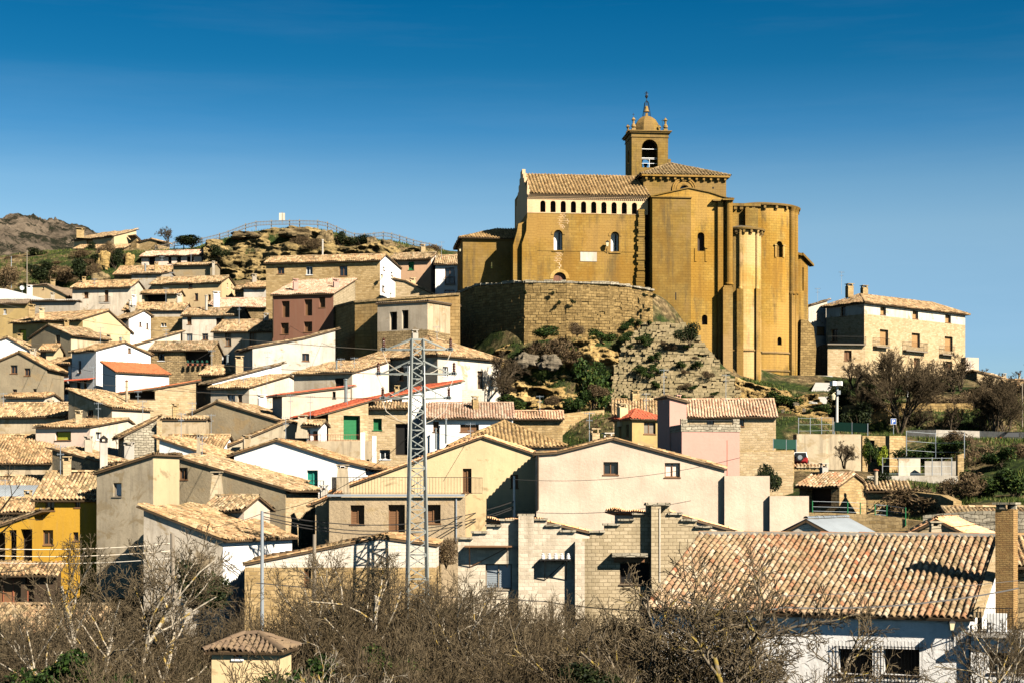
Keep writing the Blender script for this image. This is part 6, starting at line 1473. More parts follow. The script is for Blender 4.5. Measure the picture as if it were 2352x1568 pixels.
def cable(label, pts, r=.02, mat='iron', sag=.0, n=14, group=None):
    """pts = (u, v, D) end points and through points, joined by smooth sagging spans"""
    P3 = [at(*p) for p in pts]; mb = MB()
    for A, B in zip(P3[:-1], P3[1:]):
        prev = A
        for i in range(1, n+1):
            t = i/n; q = A+(B-A)*t; q.z -= sag*4*t*(1-t); mb.bar(prev, q, r, n=3); prev = q
    return tag(mb.build('cable', M[mat]), label, 'cable', group)
for i, (a, b) in enumerate(((1176, 1150), (1185, 1162), (1190, 1166))):
    cable(['uppermost', 'middle', 'lowest'][i]+' black cable of the bundle sagging from the steel pole to the yellow house', [(604, a, 100), (1182, b, 117)], .035, sag=1.15+.1*i, group='black cable bundle')
for i in range(3): cable(['uppermost', 'middle', 'lowest'][i]+' pale wire running from the wooden pole to the left picture edge', [(393, 1247+17*i, 72), (-20, 1259+16*i, 68)], .018, 'white_old', .12, group='pale wires on the left wooden pole')
cable('thick black cable hanging in front of the big tiled roof', [(1560, 1375, 56), (1800, 1394, 57), (2339, 1350, 60)], .03, sag=.25)
cable('thin black wire in front of the big tiled roof', [(1764, 1368, 57), (2339, 1332, 60)], .012, sag=.1)
cable('dark cable crossing behind the foreground shrubs', [(588, 1338, 84), (1250, 1380, 86), (1500, 1402, 75)], .03, sag=.1)
for i, (v0, v1) in enumerate(((816, 804), (872, 859), (928, 915))): cable(['top', 'middle', 'lowest'][i]+' thin power line running left from the pylon arm', [(884, v1, 97), (-40, v0-130+i*20, 230)], .02, 'wood_grey', .9)
cable('telephone wire from the steel pole to the grey quoined house', [(602, 1178, 100), (352, 1208, 110)], .02, sag=.5)
for lb, p0, p1, sg in (('over the white gable beside the white annex', (60, 812, 200), (520, 905, 150), .5), ('from the loggia house to the shed by the flue', (486, 806, 195), (300, 880, 158), .4), ('past the maroon house to the weathered house', (600, 700, 210), (770, 800, 180), .5),
        ('between the green shutter house and the yellow gable', (846, 935, 146), (1110, 1010, 118), .5), ('from the left edge over the mustard house', (-20, 720, 220), (300, 770, 200), .5), ('in front of the long pale gable house', (1181, 1100, 113), (1700, 1050, 112), .6), ('across the yard wall to the brick stack', (1560, 1205, 84), (2300, 1196, 76), .5), ('from the pylon down to the steel pole', (940, 1000, 97), (604, 1176, 98), .9)):
    cable('thin overhead wire '+lb, [p0, p1], .018, 'iron', sg)
cable('thin wire across the manor and the far right trees', [(2000, 880, 200), (2352, 915, 190)], .02, sag=.4)
# ================================================================ fences
par = empty('wooden_fence', at(680, 525, 276), 'long wooden picket fence following the crest of the hill', 'fence'); rails = MB(); pk = MB()
FP = [(u, v) for u, v in FEN]
for u, v in FP:
    mb = MB(); c = at(u, v+14, 275.5); mb.box((c.x, c.y, c.z-.4), (.14, .14, (15)/F*275+.45)); mb.build('post', M['wood_grey'], par)
for (u0, v0), (u1, v1) in zip(FP[:-1], FP[1:]):
    for dv in (1.5, 9): rails.bar(at(u0, v0+dv, 275.3), at(u1, v1+dv, 275.3), .055)
    k = max(2, int((u1-u0)/3.2))
    for i in range(1, k): f = i/k; u = u0+(u1-u0)*f; v = v0+(v1-v0)*f; pk.bar(at(u, v-.5, 275.2), at(u, v+11, 275.2), .035, n=3)
rails.build('rail', M['wood_grey'], par); pk.build('pickets', M['wood_grey'], par)
def posts_fence(label, pts, h, mat, net=None, D2=None):
    par = empty('wire_fence', at(*pts[0]), label, 'fence')
    for p in pts: mb = MB(); mb.bar(at(*p)-Vector((0, 0, .4)), at(*p)+Vector((0, 0, h)), .035, n=6); mb.build('post', M[mat], par)
    wr = MB()
    for a, b in zip(pts[:-1], pts[1:]):
        for z in (h*.95, h*.5, .1): wr.bar(at(*a)+Vector((0, 0, z)), at(*b)+Vector((0, 0, z)), .01, n=3)
        if net:
            A, B = at(*a), at(*b); n_ = Vector(((B-A).y, -(B-A).x, 0)).normalized()*.02; wr2 = MB(); wr2.obox(A+Vector((0, 0, .05)), B-A, n_, Vector((0, 0, h*.92))); wr2.build('netting', M['netting'], par)
    wr.build('wire', M['zinc'], par); return par
posts_fence('four pale fence posts above the peeling white outbuilding', [(1834, 991, 160), (1861, 991, 160), (1887, 990, 160), (1913, 990, 160)], 1.35, 'aluminium')
posts_fence('green netted fence beside the flood light post', [(1916, 990, 158), (1957, 992, 157), (1993, 994, 156)], .9, 'aluminium', net=True)
posts_fence('green netted fence at the left end of the outbuilding', [(1776, 1030, 148), (1806, 1032, 148), (1829, 1032, 148)], .9, 'aluminium', net=True)
posts_fence('tall pale posts of the wire fence on the green terrace', [(2082, 1035, 141), (2149, 1040, 141), (2215, 1040, 139)], 1.7, 'aluminium')
posts_fence('lower row of pale posts on the fenced terrace', [(2027, 1090, 134), (2141, 1090, 134), (2163, 1090, 134), (2186, 1090, 134)], 1.4, 'aluminium')
posts_fence('row of green metal fence posts on the curved yard wall', [(1866, 1176, 108), (1947, 1178, 108), (1976, 1180, 108), (2010, 1184, 107), (2037, 1186, 107), (2080, 1192, 106)], .75, 'green')
tb = MB()
for (A, B) in (((775, 1133), (1065, 1133)),):
    pT = Pl((at(760, 0, 112.4).x, 112.4), (1, 0)); z = pT.pix(A[0], 1133)[1]; hh = (1133-1094)/F*112
par_r = bpy.data.objects[0]
def part_railing(hs_, pts, h, gap=.13, mat='iron', r=.012):
    mb = MB()
    for a, b in zip(pts[:-1], pts[1:]): railing(mb, a, b, h, gap, r)
    return mb.build('railing', M[mat], hs_.par)
f_ = hx.front; z = f_.pix(760, 1134)[1]+.02
part_railing(hx, [f_.P(f_.T(762), z, -3), f_.P(f_.T(762), z, -.1), f_.P(f_.T(1064), z, -.1), f_.P(f_.T(1106), z, -2.8)], 1.1, .2)
mb = MB(); f_.box(mb, f_.T(752), f_.T(1067), z-.17, z-.02, -.2, .3); mb.build('gutter_slab', M['zinc'], hx.par)
f_ = hpb.front; pz = f_.pix(1600, 990)[1]
mb = MB(); f_.box(mb, -.06, hpb.W+.05, pz, pz+.52, -.18, .05); Pl(hpb.O, -hpb.ey).box(mb, -4, -.19, pz, pz+.52, -.18, .05); mb.build('parapet', M['stone_grey'], hpb.par)
part_railing(hpb, [f_.P(.6, pz+.5, -.05), f_.P(hpb.W-.5, pz+.5, -.05)], .35, 2.5)
for u in (1568, 1688): mb = MB(); t = f_.T(u); f_.box(mb, t-.15, t+.35, pz+.52, pz+.95, -.18, .04); mb.build('parapet_pier', M['stone_grey'], hpb.par)
# terrace and white pillars left of the green-shuttered house
htw = house('white walled roof terrace with two pillars before the green-shuttered house', 'E', 704, 862, 139, 0, (1012, 1011), wall='stained', roof=None, pitch=2, hgt=6, L=5, wins=[(842, 1054, 848, 1088, 'k')])
f_ = htw.front; z = f_.pix(710, 1012)[1]; part_railing(htw, [f_.P(.1, z, -.1), f_.P(f_.T(828), z, -.1)], .52, .2, 'rust')
for u0, u1, v0 in ((828, 838, 992), (855, 864, 1000)): mb = MB(); cbox(mb, f_, u0, v0, u1, 1120, -.3, .02); mb.build('pillar', M['white'], htw.par)
balcony(bpy.data.objects['house.%03d' % 0], Pl((0, 131), (1, 0)), 674, 743, 1135, 1103, .8) if False else None
for o in list(sc.objects):
    if o.get('label') == 'white gabled house with the green balcony door': balcony(o, Pl((0, 131), (1, 0)), 674, 743, 1136, 1103, .8, 'white_old', gap=.2)
    if o.get('label', '').startswith('pale grey house with a long iron balcony'): HB = o
    if o.get('label', '').startswith('white plaster house with a brown balcony'): balcony(o, Pl((at(240, 0, 239.6).x, 239.6), (math.cos(R_(-9)), math.sin(R_(-9)))), 226, 250, 695, 681, .6)
    if o.get('label', '').startswith('brown rubble house with a dark'):
        for k in range(5):
            u = 431+k*11; mb = MB(); c = at(u, 839, 197.5); mb.lathe(c, [(0, 0), (.12, 0), (.16, .25), (0, .25)], 8); mb2 = MB(); mb2.lathe(c+Vector((0, 0, .24)), [(0, 0), (.1, .05), (.17, .16), (.1+.03*k % .08, .3), (.04, .38), (0, .4)], 6)
            pt = mb.build('flower_pot', M['rust']); tag(pt, ['leftmost', 'second', 'middle', 'fourth', 'rightmost'][k]+' potted geranium on the loggia ledge of the rubble house', 'flower pot', 'pots on the loggia ledge'); mb2.build('plant', M['netting'], pt)
balcony(HB, Pl((at(490, 0, 206).x+1.05, 209.2), (math.cos(R_(-9)), math.sin(R_(-9)))), 492, 590, 795, 775, 1.0, 'white_old', base=.2, gap=.25)
# red awning and gutters of the large white house
mb = MB(); A = hw.front
a0 = A.pix(126, 874); a1 = A.pix(219, 868)
for t, nm in ((0, 1),): mb.obox(A.P(a0[0], a0[1], 0), A.P(a1[0], a0[1], 0)-A.P(a0[0], a0[1], 0), Vector((A.n.x, A.n.y, 0))*1.0+Vector((0, 0, -.25)), Vector((0, 0, .06)))
mb.build('awning', M['tile_red'], hw.par)
# drainpipes here and there
for h_, u, v0, v1 in ((hx, 1048, 1245, 1142), (hm, 628, 775, 684), (hpl, 1236, 1170, 1046)): pipe_down(h_.par, h_.front, u, v0, v1, 'zinc' if h_ is hx else 'wood_dark')
dsh = empty('satellite_dish', at(51, 680, 239.8), 'white satellite dish on the balustrade terrace', 'satellite dish'); mb = MB(); mb.bar(at(51, 686, 239.8), at(51, 662, 239.8), .04); mb.build('mast', M['zinc'], dsh)
mb = MB(); c = at(51, 661, 239.6)
for i in range(16):
    a0, a1 = 2*math.pi*i/16, 2*math.pi*(i+1)/16
    for r0, r1, y0, y1 in ((0, .18, .1, .08), (.18, .33, .08, 0)): mb.face([c+Vector((r0*math.cos(a0), y0, r0*math.sin(a0))), c+Vector((r1*math.cos(a0), y1, r1*math.sin(a0))), c+Vector((r1*math.cos(a1), y1, r1*math.sin(a1))), c+Vector((r0*math.cos(a1), y0, r0*math.sin(a1)))])
mb.build('dish', M['white_paint'], dsh)
# ================================================================ cars
def car(label, c, rz, Lc=3.9, Wc=1.65, Hc=1.5, body='red_paint', suv=False):
    par = empty('parked_car', c, label, 'car'); c = Vector(c); ex = Vector((math.cos(rz), math.sin(rz), 0)); ey = Vector((-ex.y, ex.x, 0))
    T = lambda x, y, z: c+ex*x+ey*y+Vector((0, 0, z))
    # sections along the length (rear to front): x, z bottom, belt height, half width
    S = [(-.5, .38, .78, .86), (-.46, .25, .92, .97), (-.3, .24, .95, 1), (0, .24, .95, 1), (.2, .24, .93, 1), (.42, .25, .82, .95), (.5, .34, .66, .82)]
    G_ = [(-.47, .62) if suv else (-.43, .6), (-.4, .84), (.05, .86), (.12, .82), (.27, .2)]
    mb = MB()
    R = [[T(x*Lc, s*w_*Wc/2*k, z*Hc*f) for s, k, z, f in ((-1, .9, zb, 1), (-1, 1, (zb+zt)/2, .85), (-1, .95, zt, .66), (1, .95, zt, .66), (1, 1, (zb+zt)/2, .85), (1, .9, zb, 1))] for x, zb, zt, w_ in S]
    for a, b in zip(R[:-1], R[1:]):
        for i in range(6): j = (i+1) % 6; mb.face([a[i], a[j], b[j], b[i]])
    mb.face(R[0][::-1]); mb.face(R[-1]); mb.build('body', M[body], par)
    rf_ = MB(); gl_ = MB(); zb = .62*Hc; zt = Hc*.97
    lo_ = [(-.46 if suv else -.44, .88), (-.05, .9), (.27, .86)]; hi = [(-.42 if suv else -.3, .72), (-.05, .76), (.08, .70)]
    def Q(t, s, z): return T(t[0]*Lc, s*t[1]*Wc/2, z)
    for s in (-1, 1):
        for i in range(2): gl_.face([Q(lo_[i], s, zb), Q(lo_[i+1], s, zb), Q(hi[i+1], s, zt-.05), Q(hi[i], s, zt-.05)])
    gl_.face([Q(lo_[0], -1, zb), Q(lo_[0], 1, zb), Q(hi[0], 1, zt-.05), Q(hi[0], -1, zt-.05)]); gl_.face([Q(lo_[2], -1, zb), Q(lo_[2], 1, zb), Q(hi[2], 1, zt-.05), Q(hi[2], -1, zt-.05)])
    gl_.build('windows', M['glass'], par)
    for i in range(2): rf_.face([Q(hi[i], -1, zt), Q(hi[i+1], -1, zt), Q(hi[i+1], 1, zt), Q(hi[i], 1, zt)])
    for s in (-1, 1):
        for t, h in zip(lo_, hi): rf_.bar(Q(t, s, zb), Q(h, s, zt-.02), .04)
        for i in range(2): rf_.bar(Q(hi[i], s, zt-.03), Q(hi[i+1], s, zt-.03), .045)
    rf_.bar(Q(hi[0], -1, zt-.03), Q(hi[0], 1, zt-.03), .045); rf_.bar(Q(hi[2], -1, zt-.03), Q(hi[2], 1, zt-.03), .045)
    rf_.build('roof', M['white_paint' if body != 'black' else 'black'], par)
    for x in (-.31, .31):
        for s in (-1, 1):
            wm = MB(); o = T(x*Lc, s*Wc*.46, .31)
            wm.bar(o-ey*.1, o+ey*.1, .31, n=16); wo = wm.build('wheel', M['rubber'], par); rm_ = MB(); rm_.bar(o+ey*s*.1, o+ey*s*.115, .18, n=12); rm_.build('rim', M['aluminium'], wo)
    if suv:
        wm = MB(); o = T(-.5*Lc-.08, 0, .85); wm.bar(o-ex*.09, o+ex*.09, .33, n=18); wo = wm.build('spare_wheel', M['rubber'], par); rm_ = MB(); rm_.bar(o-ex*.1, o-ex*.095, .2, n=12); rm_.build('rim', M['aluminium'], wo)
    for s in (-1, 1): lm = MB(); o = T(-.485*Lc, s*Wc*.38, .72*Hc*.66); lm.box(o, (.1, .18, .2), rz); lm.build('tail_light', M['red_paint'], par)
    return par
c_ = at(1838, 1073, 147.2); car('red and white off-road car with a spare wheel on its rear door', (c_.x, c_.y, c_.z), R_(80), 3.3, 1.35, 1.35, 'red_paint', True)
c_ = at(2285, 1549, 59); car('white car whose roof shows at the lower right corner', (c_.x+.4, 58.0, c_.z-1.47), R_(170), 4.2, 1.8, 1.5, 'white_paint')
c_ = at(2340, 1024, 163); car('dark car parked above the green slope at the right edge', (c_.x, c_.y, c_.z), R_(5), 4.2, 1.7, 1.4, 'black')
# ================================================================ bare trees and shrubs
def barkm(name, ca, cb, spot=None):
    m, n, l, b = nmat(name); f = N(n, 'ShaderNodeTexNoise', Scale=9.0, Detail=4.0); l.new(coords(n, l), f.inputs[0])
    c = ramp(n, l, f.outputs[0], [(.35, ca), (.6, cb)])
    if spot:
        g = N(n, 'ShaderNodeTexNoise', Scale=3.5, Detail=3.0); l.new(coords(n, l), g.inputs[0]); c = mixc(n, l, ramp(n, l, g.outputs[0], [(.56, (0, 0, 0)), (.62, (1, 1, 1))]), c, spot)
    l.new(c, b.inputs['Base Color'])
barkm('bark', (.035, .026, .016), (.10, .074, .046)); barkm('bark_pale', (.20, .17, .125), (.44, .385, .30), (.36, .25, .07)); barkm('bark_lichen', (.07, .055, .04), (.20, .165, .115), (.26, .19, .045))
barkm('twig', (.035, .026, .012), (.10, .072, .038)); barkm('twig_grey', (.05, .038, .022), (.145, .11, .064)); barkm('twig_brown', (.045, .032, .017), (.11, .08, .044))
barkm('wood_pole', (.20, .14, .08), (.38, .29, .19))
def segs_mesh(P0, P1, R0, R1, sides=3):
    P0, P1 = np.array(P0), np.array(P1); R0, R1 = np.array(R0), np.array(R1)
    d = P1-P0; L = np.linalg.norm(d, axis=1, keepdims=True)+1e-9; d = d/L
    ref = np.where(np.abs(d[:, 2:3]) > .9, np.array([[1., 0, 0]]), np.array([[0, 0, 1.]])); x = np.cross(d, ref); x /= np.linalg.norm(x, axis=1, keepdims=True)+1e-9; y = np.cross(d, x)
    a = 2*np.pi*np.arange(sides)/sides; k = x[:, None, :]*np.cos(a)[None, :, None]+y[:, None, :]*np.sin(a)[None, :, None]
    V = np.concatenate([P0[:, None]+k*R0[:, None, None], P1[:, None]+k*R1[:, None, None]], 1)
    n = len(P0); idx = np.arange(n*2*sides).reshape(n, 2, sides); j = (np.arange(sides)+1) % sides
    q = np.stack([idx[:, 0, :], idx[:, 0, :][:, j], idx[:, 1, :][:, j], idx[:, 1, :]], -1).reshape(-1, 4)
    return V.reshape(-1, 3), q
def grow(seed, stems, sdir, L0, r0, levels, nch, up=.12, wob=.22, ang=(25, 55), lf=(.45, .7), start=.25, rmin=.006, tp_=.55):
    """returns wood by level: lists of (p0, p1, r0, r1)"""
    rs = random.Random(seed); out = [[] for _ in range(levels+1)]; st = []
    for i in range(stems):
        d = Vector(sdir(rs, i)).normalized(); st.append((Vector((rs.uniform(-.1, .1)*stems*.3, rs.uniform(-.1, .1)*stems*.3, 0)), d, L0*rs.uniform(.8, 1.1), r0*rs.uniform(.8, 1), 0))
    while st:
        p, d, L, r, lv = st.pop(); n = 6 if lv == 0 else 4; s = L/n
        rend = max(rmin, r*(tp_ if lv < levels else .4)); kids = nch[lv] if lv < levels else 0; kk = [start+(1-start)*(i+rs.random())/max(1, kids) for i in range(kids)]
        for i in range(n):
            d = (d+Vector((rs.gauss(0, wob), rs.gauss(0, wob), rs.gauss(0, wob)+up))*.5).normalized(); q = p+d*s
            ra = r+(rend-r)*i/n; rb = r+(rend-r)*(i+1)/n; out[lv].append((p, q, ra, rb))
            for t in kk:
                if i/n <= t < (i+1)/n or (i == n-1 and t >= 1):
                    a = R_(rs.uniform(*ang)); ax = d.cross(Vector((rs.gauss(0, 1), rs.gauss(0, 1), rs.gauss(0, 1)))).normalized()
                    nd = (d*math.cos(a)+ax*math.sin(a)); f = rs.uniform(*lf)*(1-.35*t)
                    st.append((p+(q-p)*(t*n-i), nd, L*f, max(rmin, rb*.62), lv+1))
            p = q
    return out
def tree_obj(name, wood, split, m0, m1, label=None, cat=None, group=None, smooth=False):
    """trunk and limbs as one part, the crown of twigs as the other"""
    A = [s for lv in wood[:split] for s in lv]; B = [s for lv in wood[split:] for s in lv]
    r = empty(name, (0, 0, 0), label, cat, group)
    for nm, S, m_, sd in (('trunk', A, m0, 6), ('crown', B, m1, 3)):
        if not S: continue
        V, q = segs_mesh([tuple(s[0]) for s in S], [tuple(s[1]) for s in S], [s[2] for s in S], [s[3] for s in S], sd)
        mb = MB(); mb.np.append((V, q, np.zeros(len(q)), 0)); mb.build(nm, M[m_], r)
    r['h'] = max(s[1].z for lv in wood for s in lv)
    return r
def copy_tree(o, parent=None):
    c = o.copy(); sc.collection.objects.link(c); c.parent = parent
    for ch in [x for x in sc.objects if x.parent is o]: copy_tree_child(ch, c)
    return c
def copy_tree_child(o, p):
    c = o.copy(); sc.collection.objects.link(c); c.parent = p
used = {}
CH = {}
def kids(o): return [x for x in sc.objects if x.parent is o]
def place(proto, x, y, z, s=1, rz=0, label=None, group=None, tilt=0, cat=None):
    if proto.name not in used: used[proto.name] = kids(proto); o = proto; CH[proto.name] = 1
    else:
        o = proto.copy(); sc.collection.objects.link(o)
        for ch in used[proto.name]: c = ch.copy(); sc.collection.objects.link(c); c.parent = o
    o.location = (x, y, z); o.scale = (s, s, s); o.rotation_euler = (tilt, 0, rz)
    if label: o['label'] = label
    if group: o['group'] = group
    elif 'group' in o: del o['group']
    if cat: o['category'] = cat
    return o
def G(u, D): x = (u-CX)/F*D; return x, D, float(gz(x, D)[0])
fan = lambda sp: (lambda rs, i: (rs.gauss(0, sp), rs.gauss(0, sp), 1))
# multi-stemmed shrubs, height about 1 unit = their real height for scale 1
shr = []
for k in range(5):
    wd = grow(20+k, 9, fan(.42), 3.0, .045, 3, (7, 6, 5), up=.10, wob=.26, ang=(20, 50), lf=(.42, .68), start=.15, rmin=.0065)
    shr.append(tree_obj('bare_shrub', wd, 2, 'twig_grey' if k % 2 else 'bark', 'twig' if k % 3 else 'twig_grey', 'leafless brown shrub in the dense thicket along the bottom of the picture', 'shrub', 'bare shrubs of the foreground thicket'))
rs = random.Random(5); GL = 'leafless brown shrub in the dense thicket along the bottom of the picture'; GG = 'bare shrubs of the foreground thicket'
def top_to_scale(u, vt, D, h=4.6, pr=None): x, y, z = G(u, D); h = pr['h'] if pr else h; return x, y, z, max(.35, ((HY-vt)/F*D-z)/h)
spots = []
TOPL = [(-40, 1400), (60, 1395), (150, 1370), (260, 1350), (360, 1370), (480, 1385), (560, 1400), (640, 1325), (720, 1305), (800, 1290), (900, 1290), (1000, 1320), (1100, 1330), (1200, 1345), (1300, 1350), (1400, 1345), (1480, 1360), (1560, 1400), (1700, 1500)]
for D, du, jit, dv in ((80, 72, 16, -8), (71, 84, 20, 14), (63, 100, 22, 45), (54, 120, 26, 95), (46, 150, 28, 150)):
    u = -60+D % 30
    while u < (1560 if D > 60 else 1520):
        uu = u+rs.uniform(-jit, jit); vt = np.interp(uu, [p[0] for p in TOPL], [p[1] for p in TOPL])+rs.uniform(-28, 30)+dv
        if 380 < uu < 720 and D < 59: vt = 1610
        elif 430 < uu < 690 and D < 78: vt = 1480+rs.uniform(-20, 30)+(78-D)*1.5
        spots.append((uu, vt, D+rs.uniform(-3, 3)))
        u += du
for i, (u, vt, D) in enumerate(spots):
    x, y, z, s = top_to_scale(u, vt-12, D, pr=shr[i % 5])
    row = 'rear row' if D > 76 else 'second row' if D > 67 else 'middle row' if D > 58 else 'front rows'
    where = [w_ for lim, w_ in ((90, 'at the left edge'), (250, 'below the ochre house'), (430, 'below the sagging barn'), (570, 'left of the storage building'), (730, 'below the left half of the storage building'), (900, 'below the right half of the storage building'), (1060, 'at the pylon foot'), (1200, 'below the whitish left gable steps'), (1340, 'below the middle of the stepped wall'), (1480, 'below the boarded window'), (9999, 'beside the big white wall')) if u < lim][0]
    place(shr[i % 5], x, y, z-.3, s, rs.uniform(0, 6.28), 'leafless shrub in the '+row+' '+where, GG)
# lichen-covered tree before the big tiled roof
wd = grow(77, 4, lambda r, i: ((-.55, .05, .5, .25)[i]*1.0, (.3, -.2, .1, .4)[i], 1), 3.9, .10, 4, (9, 7, 6, 4), up=.06, wob=.34, ang=(28, 62), lf=(.45, .72), start=.18, rmin=.0075)
tl = tree_obj('bare_tree', wd, 3, 'bark_lichen', 'twig_grey', 'gnarled leafless tree with yellow lichen in front of the big tiled roof', 'tree')
x, y, z, s = top_to_scale(1640, 1222, 55, pr=tl); place(tl, x, y, z-.2, s, 0)
wd = grow(81, 3, lambda r, i: ((-.4, .35, .05)[i], 0, 1), 4.0, .075, 4, (8, 7, 6, 3), up=.08, wob=.3, ang=(25, 58), lf=(.45, .7), start=.2, rmin=.007)
t2 = tree_obj('bare_tree', wd, 3, 'bark_lichen', 'twig', 'leafless lichen-spotted tree left of the big tiled roof', 'tree')
x, y, z, s = top_to_scale(1575, 1265, 53, pr=tl); place(tl, x, y, z-.2, s, 2.4, 'second gnarled leafless tree at the left corner of the big tiled roof')
x, y, z, s = top_to_scale(1455, 1380, 52, pr=t2); place(t2, x, y, z-.2, s, 1)
wd = grow(90, 3, lambda r, i: ((-.25, .08, .45)[i], 0, 1), 5.4, .10, 4, (9, 8, 6, 3), up=.08, wob=.26, ang=(25, 55), lf=(.42, .68), start=.3, rmin=.0075)
t3 = tree_obj('bare_tree', wd, 2, 'bark_pale', 'twig_grey', 'pale-barked leafless tree between the ochre house and the sagging barn', 'tree')
x, y, z, s = top_to_scale(295, 1180, 66, pr=t3); place(t3, x, y, z-.2, s, .4)
x, y, z, s = top_to_scale(835, 1200, 70, pr=t3); place(t3, x, y, z-.2, s*.96, 2.2, 'tall slender leafless tree just left of the pylon foot')
x, y, z, s = top_to_scale(130, 1330, 60, pr=t3); place(t3, x, y, z-.2, s, 4.0, 'leafless tree leaning below the ochre wing')
x, y, z, s = top_to_scale(1020, 1290, 66, pr=t3); place(t3, x, y, z-.2, s, 5.1, 'leafless tree right of the pylon foot')
x, y, z, s = top_to_scale(2330, 1330, 58, pr=t3); place(t3, x, y, z-.2, s*.9, 1.3, 'leafless tree at the right edge before the brick chimney')
x, y, z, s = top_to_scale(1830, 1440, 54, pr=t2); place(t2, x, y, z-.2, s*.9, 2.8, 'small leafless tree before the barred windows')
wd = grow(99, 4, fan(.5), 2.6, .05, 3, (5, 4, 4), up=.06, wob=.22, ang=(30, 60), lf=(.4, .7), start=.3, rmin=.005)
t4 = tree_obj('bare_tree', wd, 4, 'bark_pale', 'bark_pale', 'pale thin-twigged sapling nearest the camera at the bottom centre', 'tree')
x = (785-CX)/F*30; place(t4, x, 30, (HY-1600)/F*30-1.2, .62, 0)
x = (1420-CX)/F*33; place(t4, x, 33, (HY-1600)/F*33-1.6, .55, 2, 'pale thin sapling at the bottom between the centre and the white wall')
# branches reaching in from a tree outside the left edge
wd = grow(105, 5, lambda r, i: (1, (.2, -.1, .3, 0, -.2)[i], (.75, .45, .2, .02, .95)[i]), 2.9, .035, 3, (6, 4, 3), up=.03, wob=.2, ang=(25, 55), lf=(.35, .6), start=.25, rmin=.0035)
t5 = tree_obj('bare_tree', wd, 4, 'bark', 'bark', 'near tree beyond the left edge whose thin branches reach into the picture', 'tree')
o = place(t5, (-175-CX)/F*27, 27, (HY-1330)/F*27, .62, 0); tk = MB(); tk.bar(Vector(o.location)+Vector((0, 0, -5)), Vector(o.location)+Vector((0, 0, .05)), .16, .07, 8)
tkm = tk.build('trunk', M['bark'], None); tkm.parent = o
for vv in tkm.data.vertices: vv.co = (vv.co-o.location)/.62
# trees near the manor
wd = grow(120, 5, fan(.24), 3.4, .10, 4, (9, 7, 5, 4), up=.10, wob=.15, ang=(18, 44), lf=(.52, .78), start=.28, rmin=.0105, tp_=.45)
t6 = tree_obj('bare_tree', wd, 2, 'bark', 'twig_brown', 'largest leafless vase-shaped tree in front of the manor', 'tree')
def base_scale(u, vt, vb, D, h):
    h = h['h']; x = (u-CX)/F*D; z = (HY-vb)/F*D; return x, D, z, ((HY-vt)/F*D-z)/h
for (u, vt, vb, D, rz, lab) in ((2068, 797, 1000, 175, 0, 'largest leafless vase-shaped tree in front of the manor'), (2285, 870, 1003, 174, 2, 'dense leafless tree right of the parking sign row'), (1985, 872, 985, 176.5, 1, 'small dark leafless tree left of the largest one'), (2310, 900, 1008, 175, 3, 'leafless tree leaning beside the dark parked car')):
    x, y, z, s = base_scale(u, vt, vb, D, t6); place(t6, x, y, z, s, rz, lab)
wd = grow(130, 3, lambda r, i: ((-.6, .2, .8)[i], .1, 1), 2.6, .13, 4, (7, 6, 5, 4), up=.08, wob=.3, ang=(28, 58), lf=(.48, .74), start=.3, rmin=.0125)
t7 = tree_obj('bare_tree', wd, 3, 'bark', 'twig_brown', 'twisted leafless tree below the right manor windows', 'tree')
for (u, vt, vb, D, rz, lab) in ((2193, 808, 925, 205, 0, 'twisted leafless tree below the right manor windows'), (2272, 845, 945, 203, 1.7, 'twisted leafless tree right of the manor terrace block'), (2342, 850, 950, 200, 3, 'leafless tree cut by the right edge before the cottage'), (2186, 920, 1003, 176, 4, 'small leafless tree over the concrete parapet'),
        (2262, 925, 1003, 176, 5, 'second small leafless tree over the concrete parapet, further right'), (1966, 820, 910, 205, 2, 'thin leafless tree against the manor terrace block'), (2100, 920, 1004, 178, 2.6, 'spreading leafless tree right of the parking sign'), (385, 519, 560, 279, 1, 'lone leafless tree on the skyline by the fence'), (1940, 1010, 1075, 147, 2, 'bare sapling in front of the peeling outbuilding'), (1150, 805, 900, 175, 4, 'tangled leafless tree under the bastion wall'), (1165, 850, 925, 172, 1, 'pale leafless tree at the left foot of the cliff')):
    x, y, z, s = base_scale(u, vt, vb, D, t7); place(t7, x, y, z, s, rz, lab)
# ================================================================ leafy bushes
def leafm(name, stops):
    m, n, l, b = nmat(name); a_ = n.new('ShaderNodeAttribute'); a_.attribute_name = 'rnd'; l.new(ramp(n, l, a_.outputs['Fac'], stops), b.inputs['Base Color']); b.inputs['Roughness'].default_value = .7
leafm('leaf_green', [(0, (.005, .012, .002)), (.5, (.018, .040, .006)), (.85, (.05, .085, .012)), (1, (.13, .14, .03))])
leafm('leaf_dark', [(0, (.004, .007, .002)), (.6, (.016, .026, .006)), (1, (.045, .055, .014))])
leafm('leaf_brown', [(0, (.045, .028, .014)), (.6, (.12, .08, .04)), (1, (.22, .16, .08))])
leafm('leaf_lime', [(0, (.05, .09, .01)), (.6, (.22, .28, .02)), (1, (.42, .42, .05))])
leafm('leaf_grass', [(0, (.015, .03, .005)), (.5, (.045, .075, .01)), (.8, (.10, .12, .02)), (1, (.24, .20, .08))])
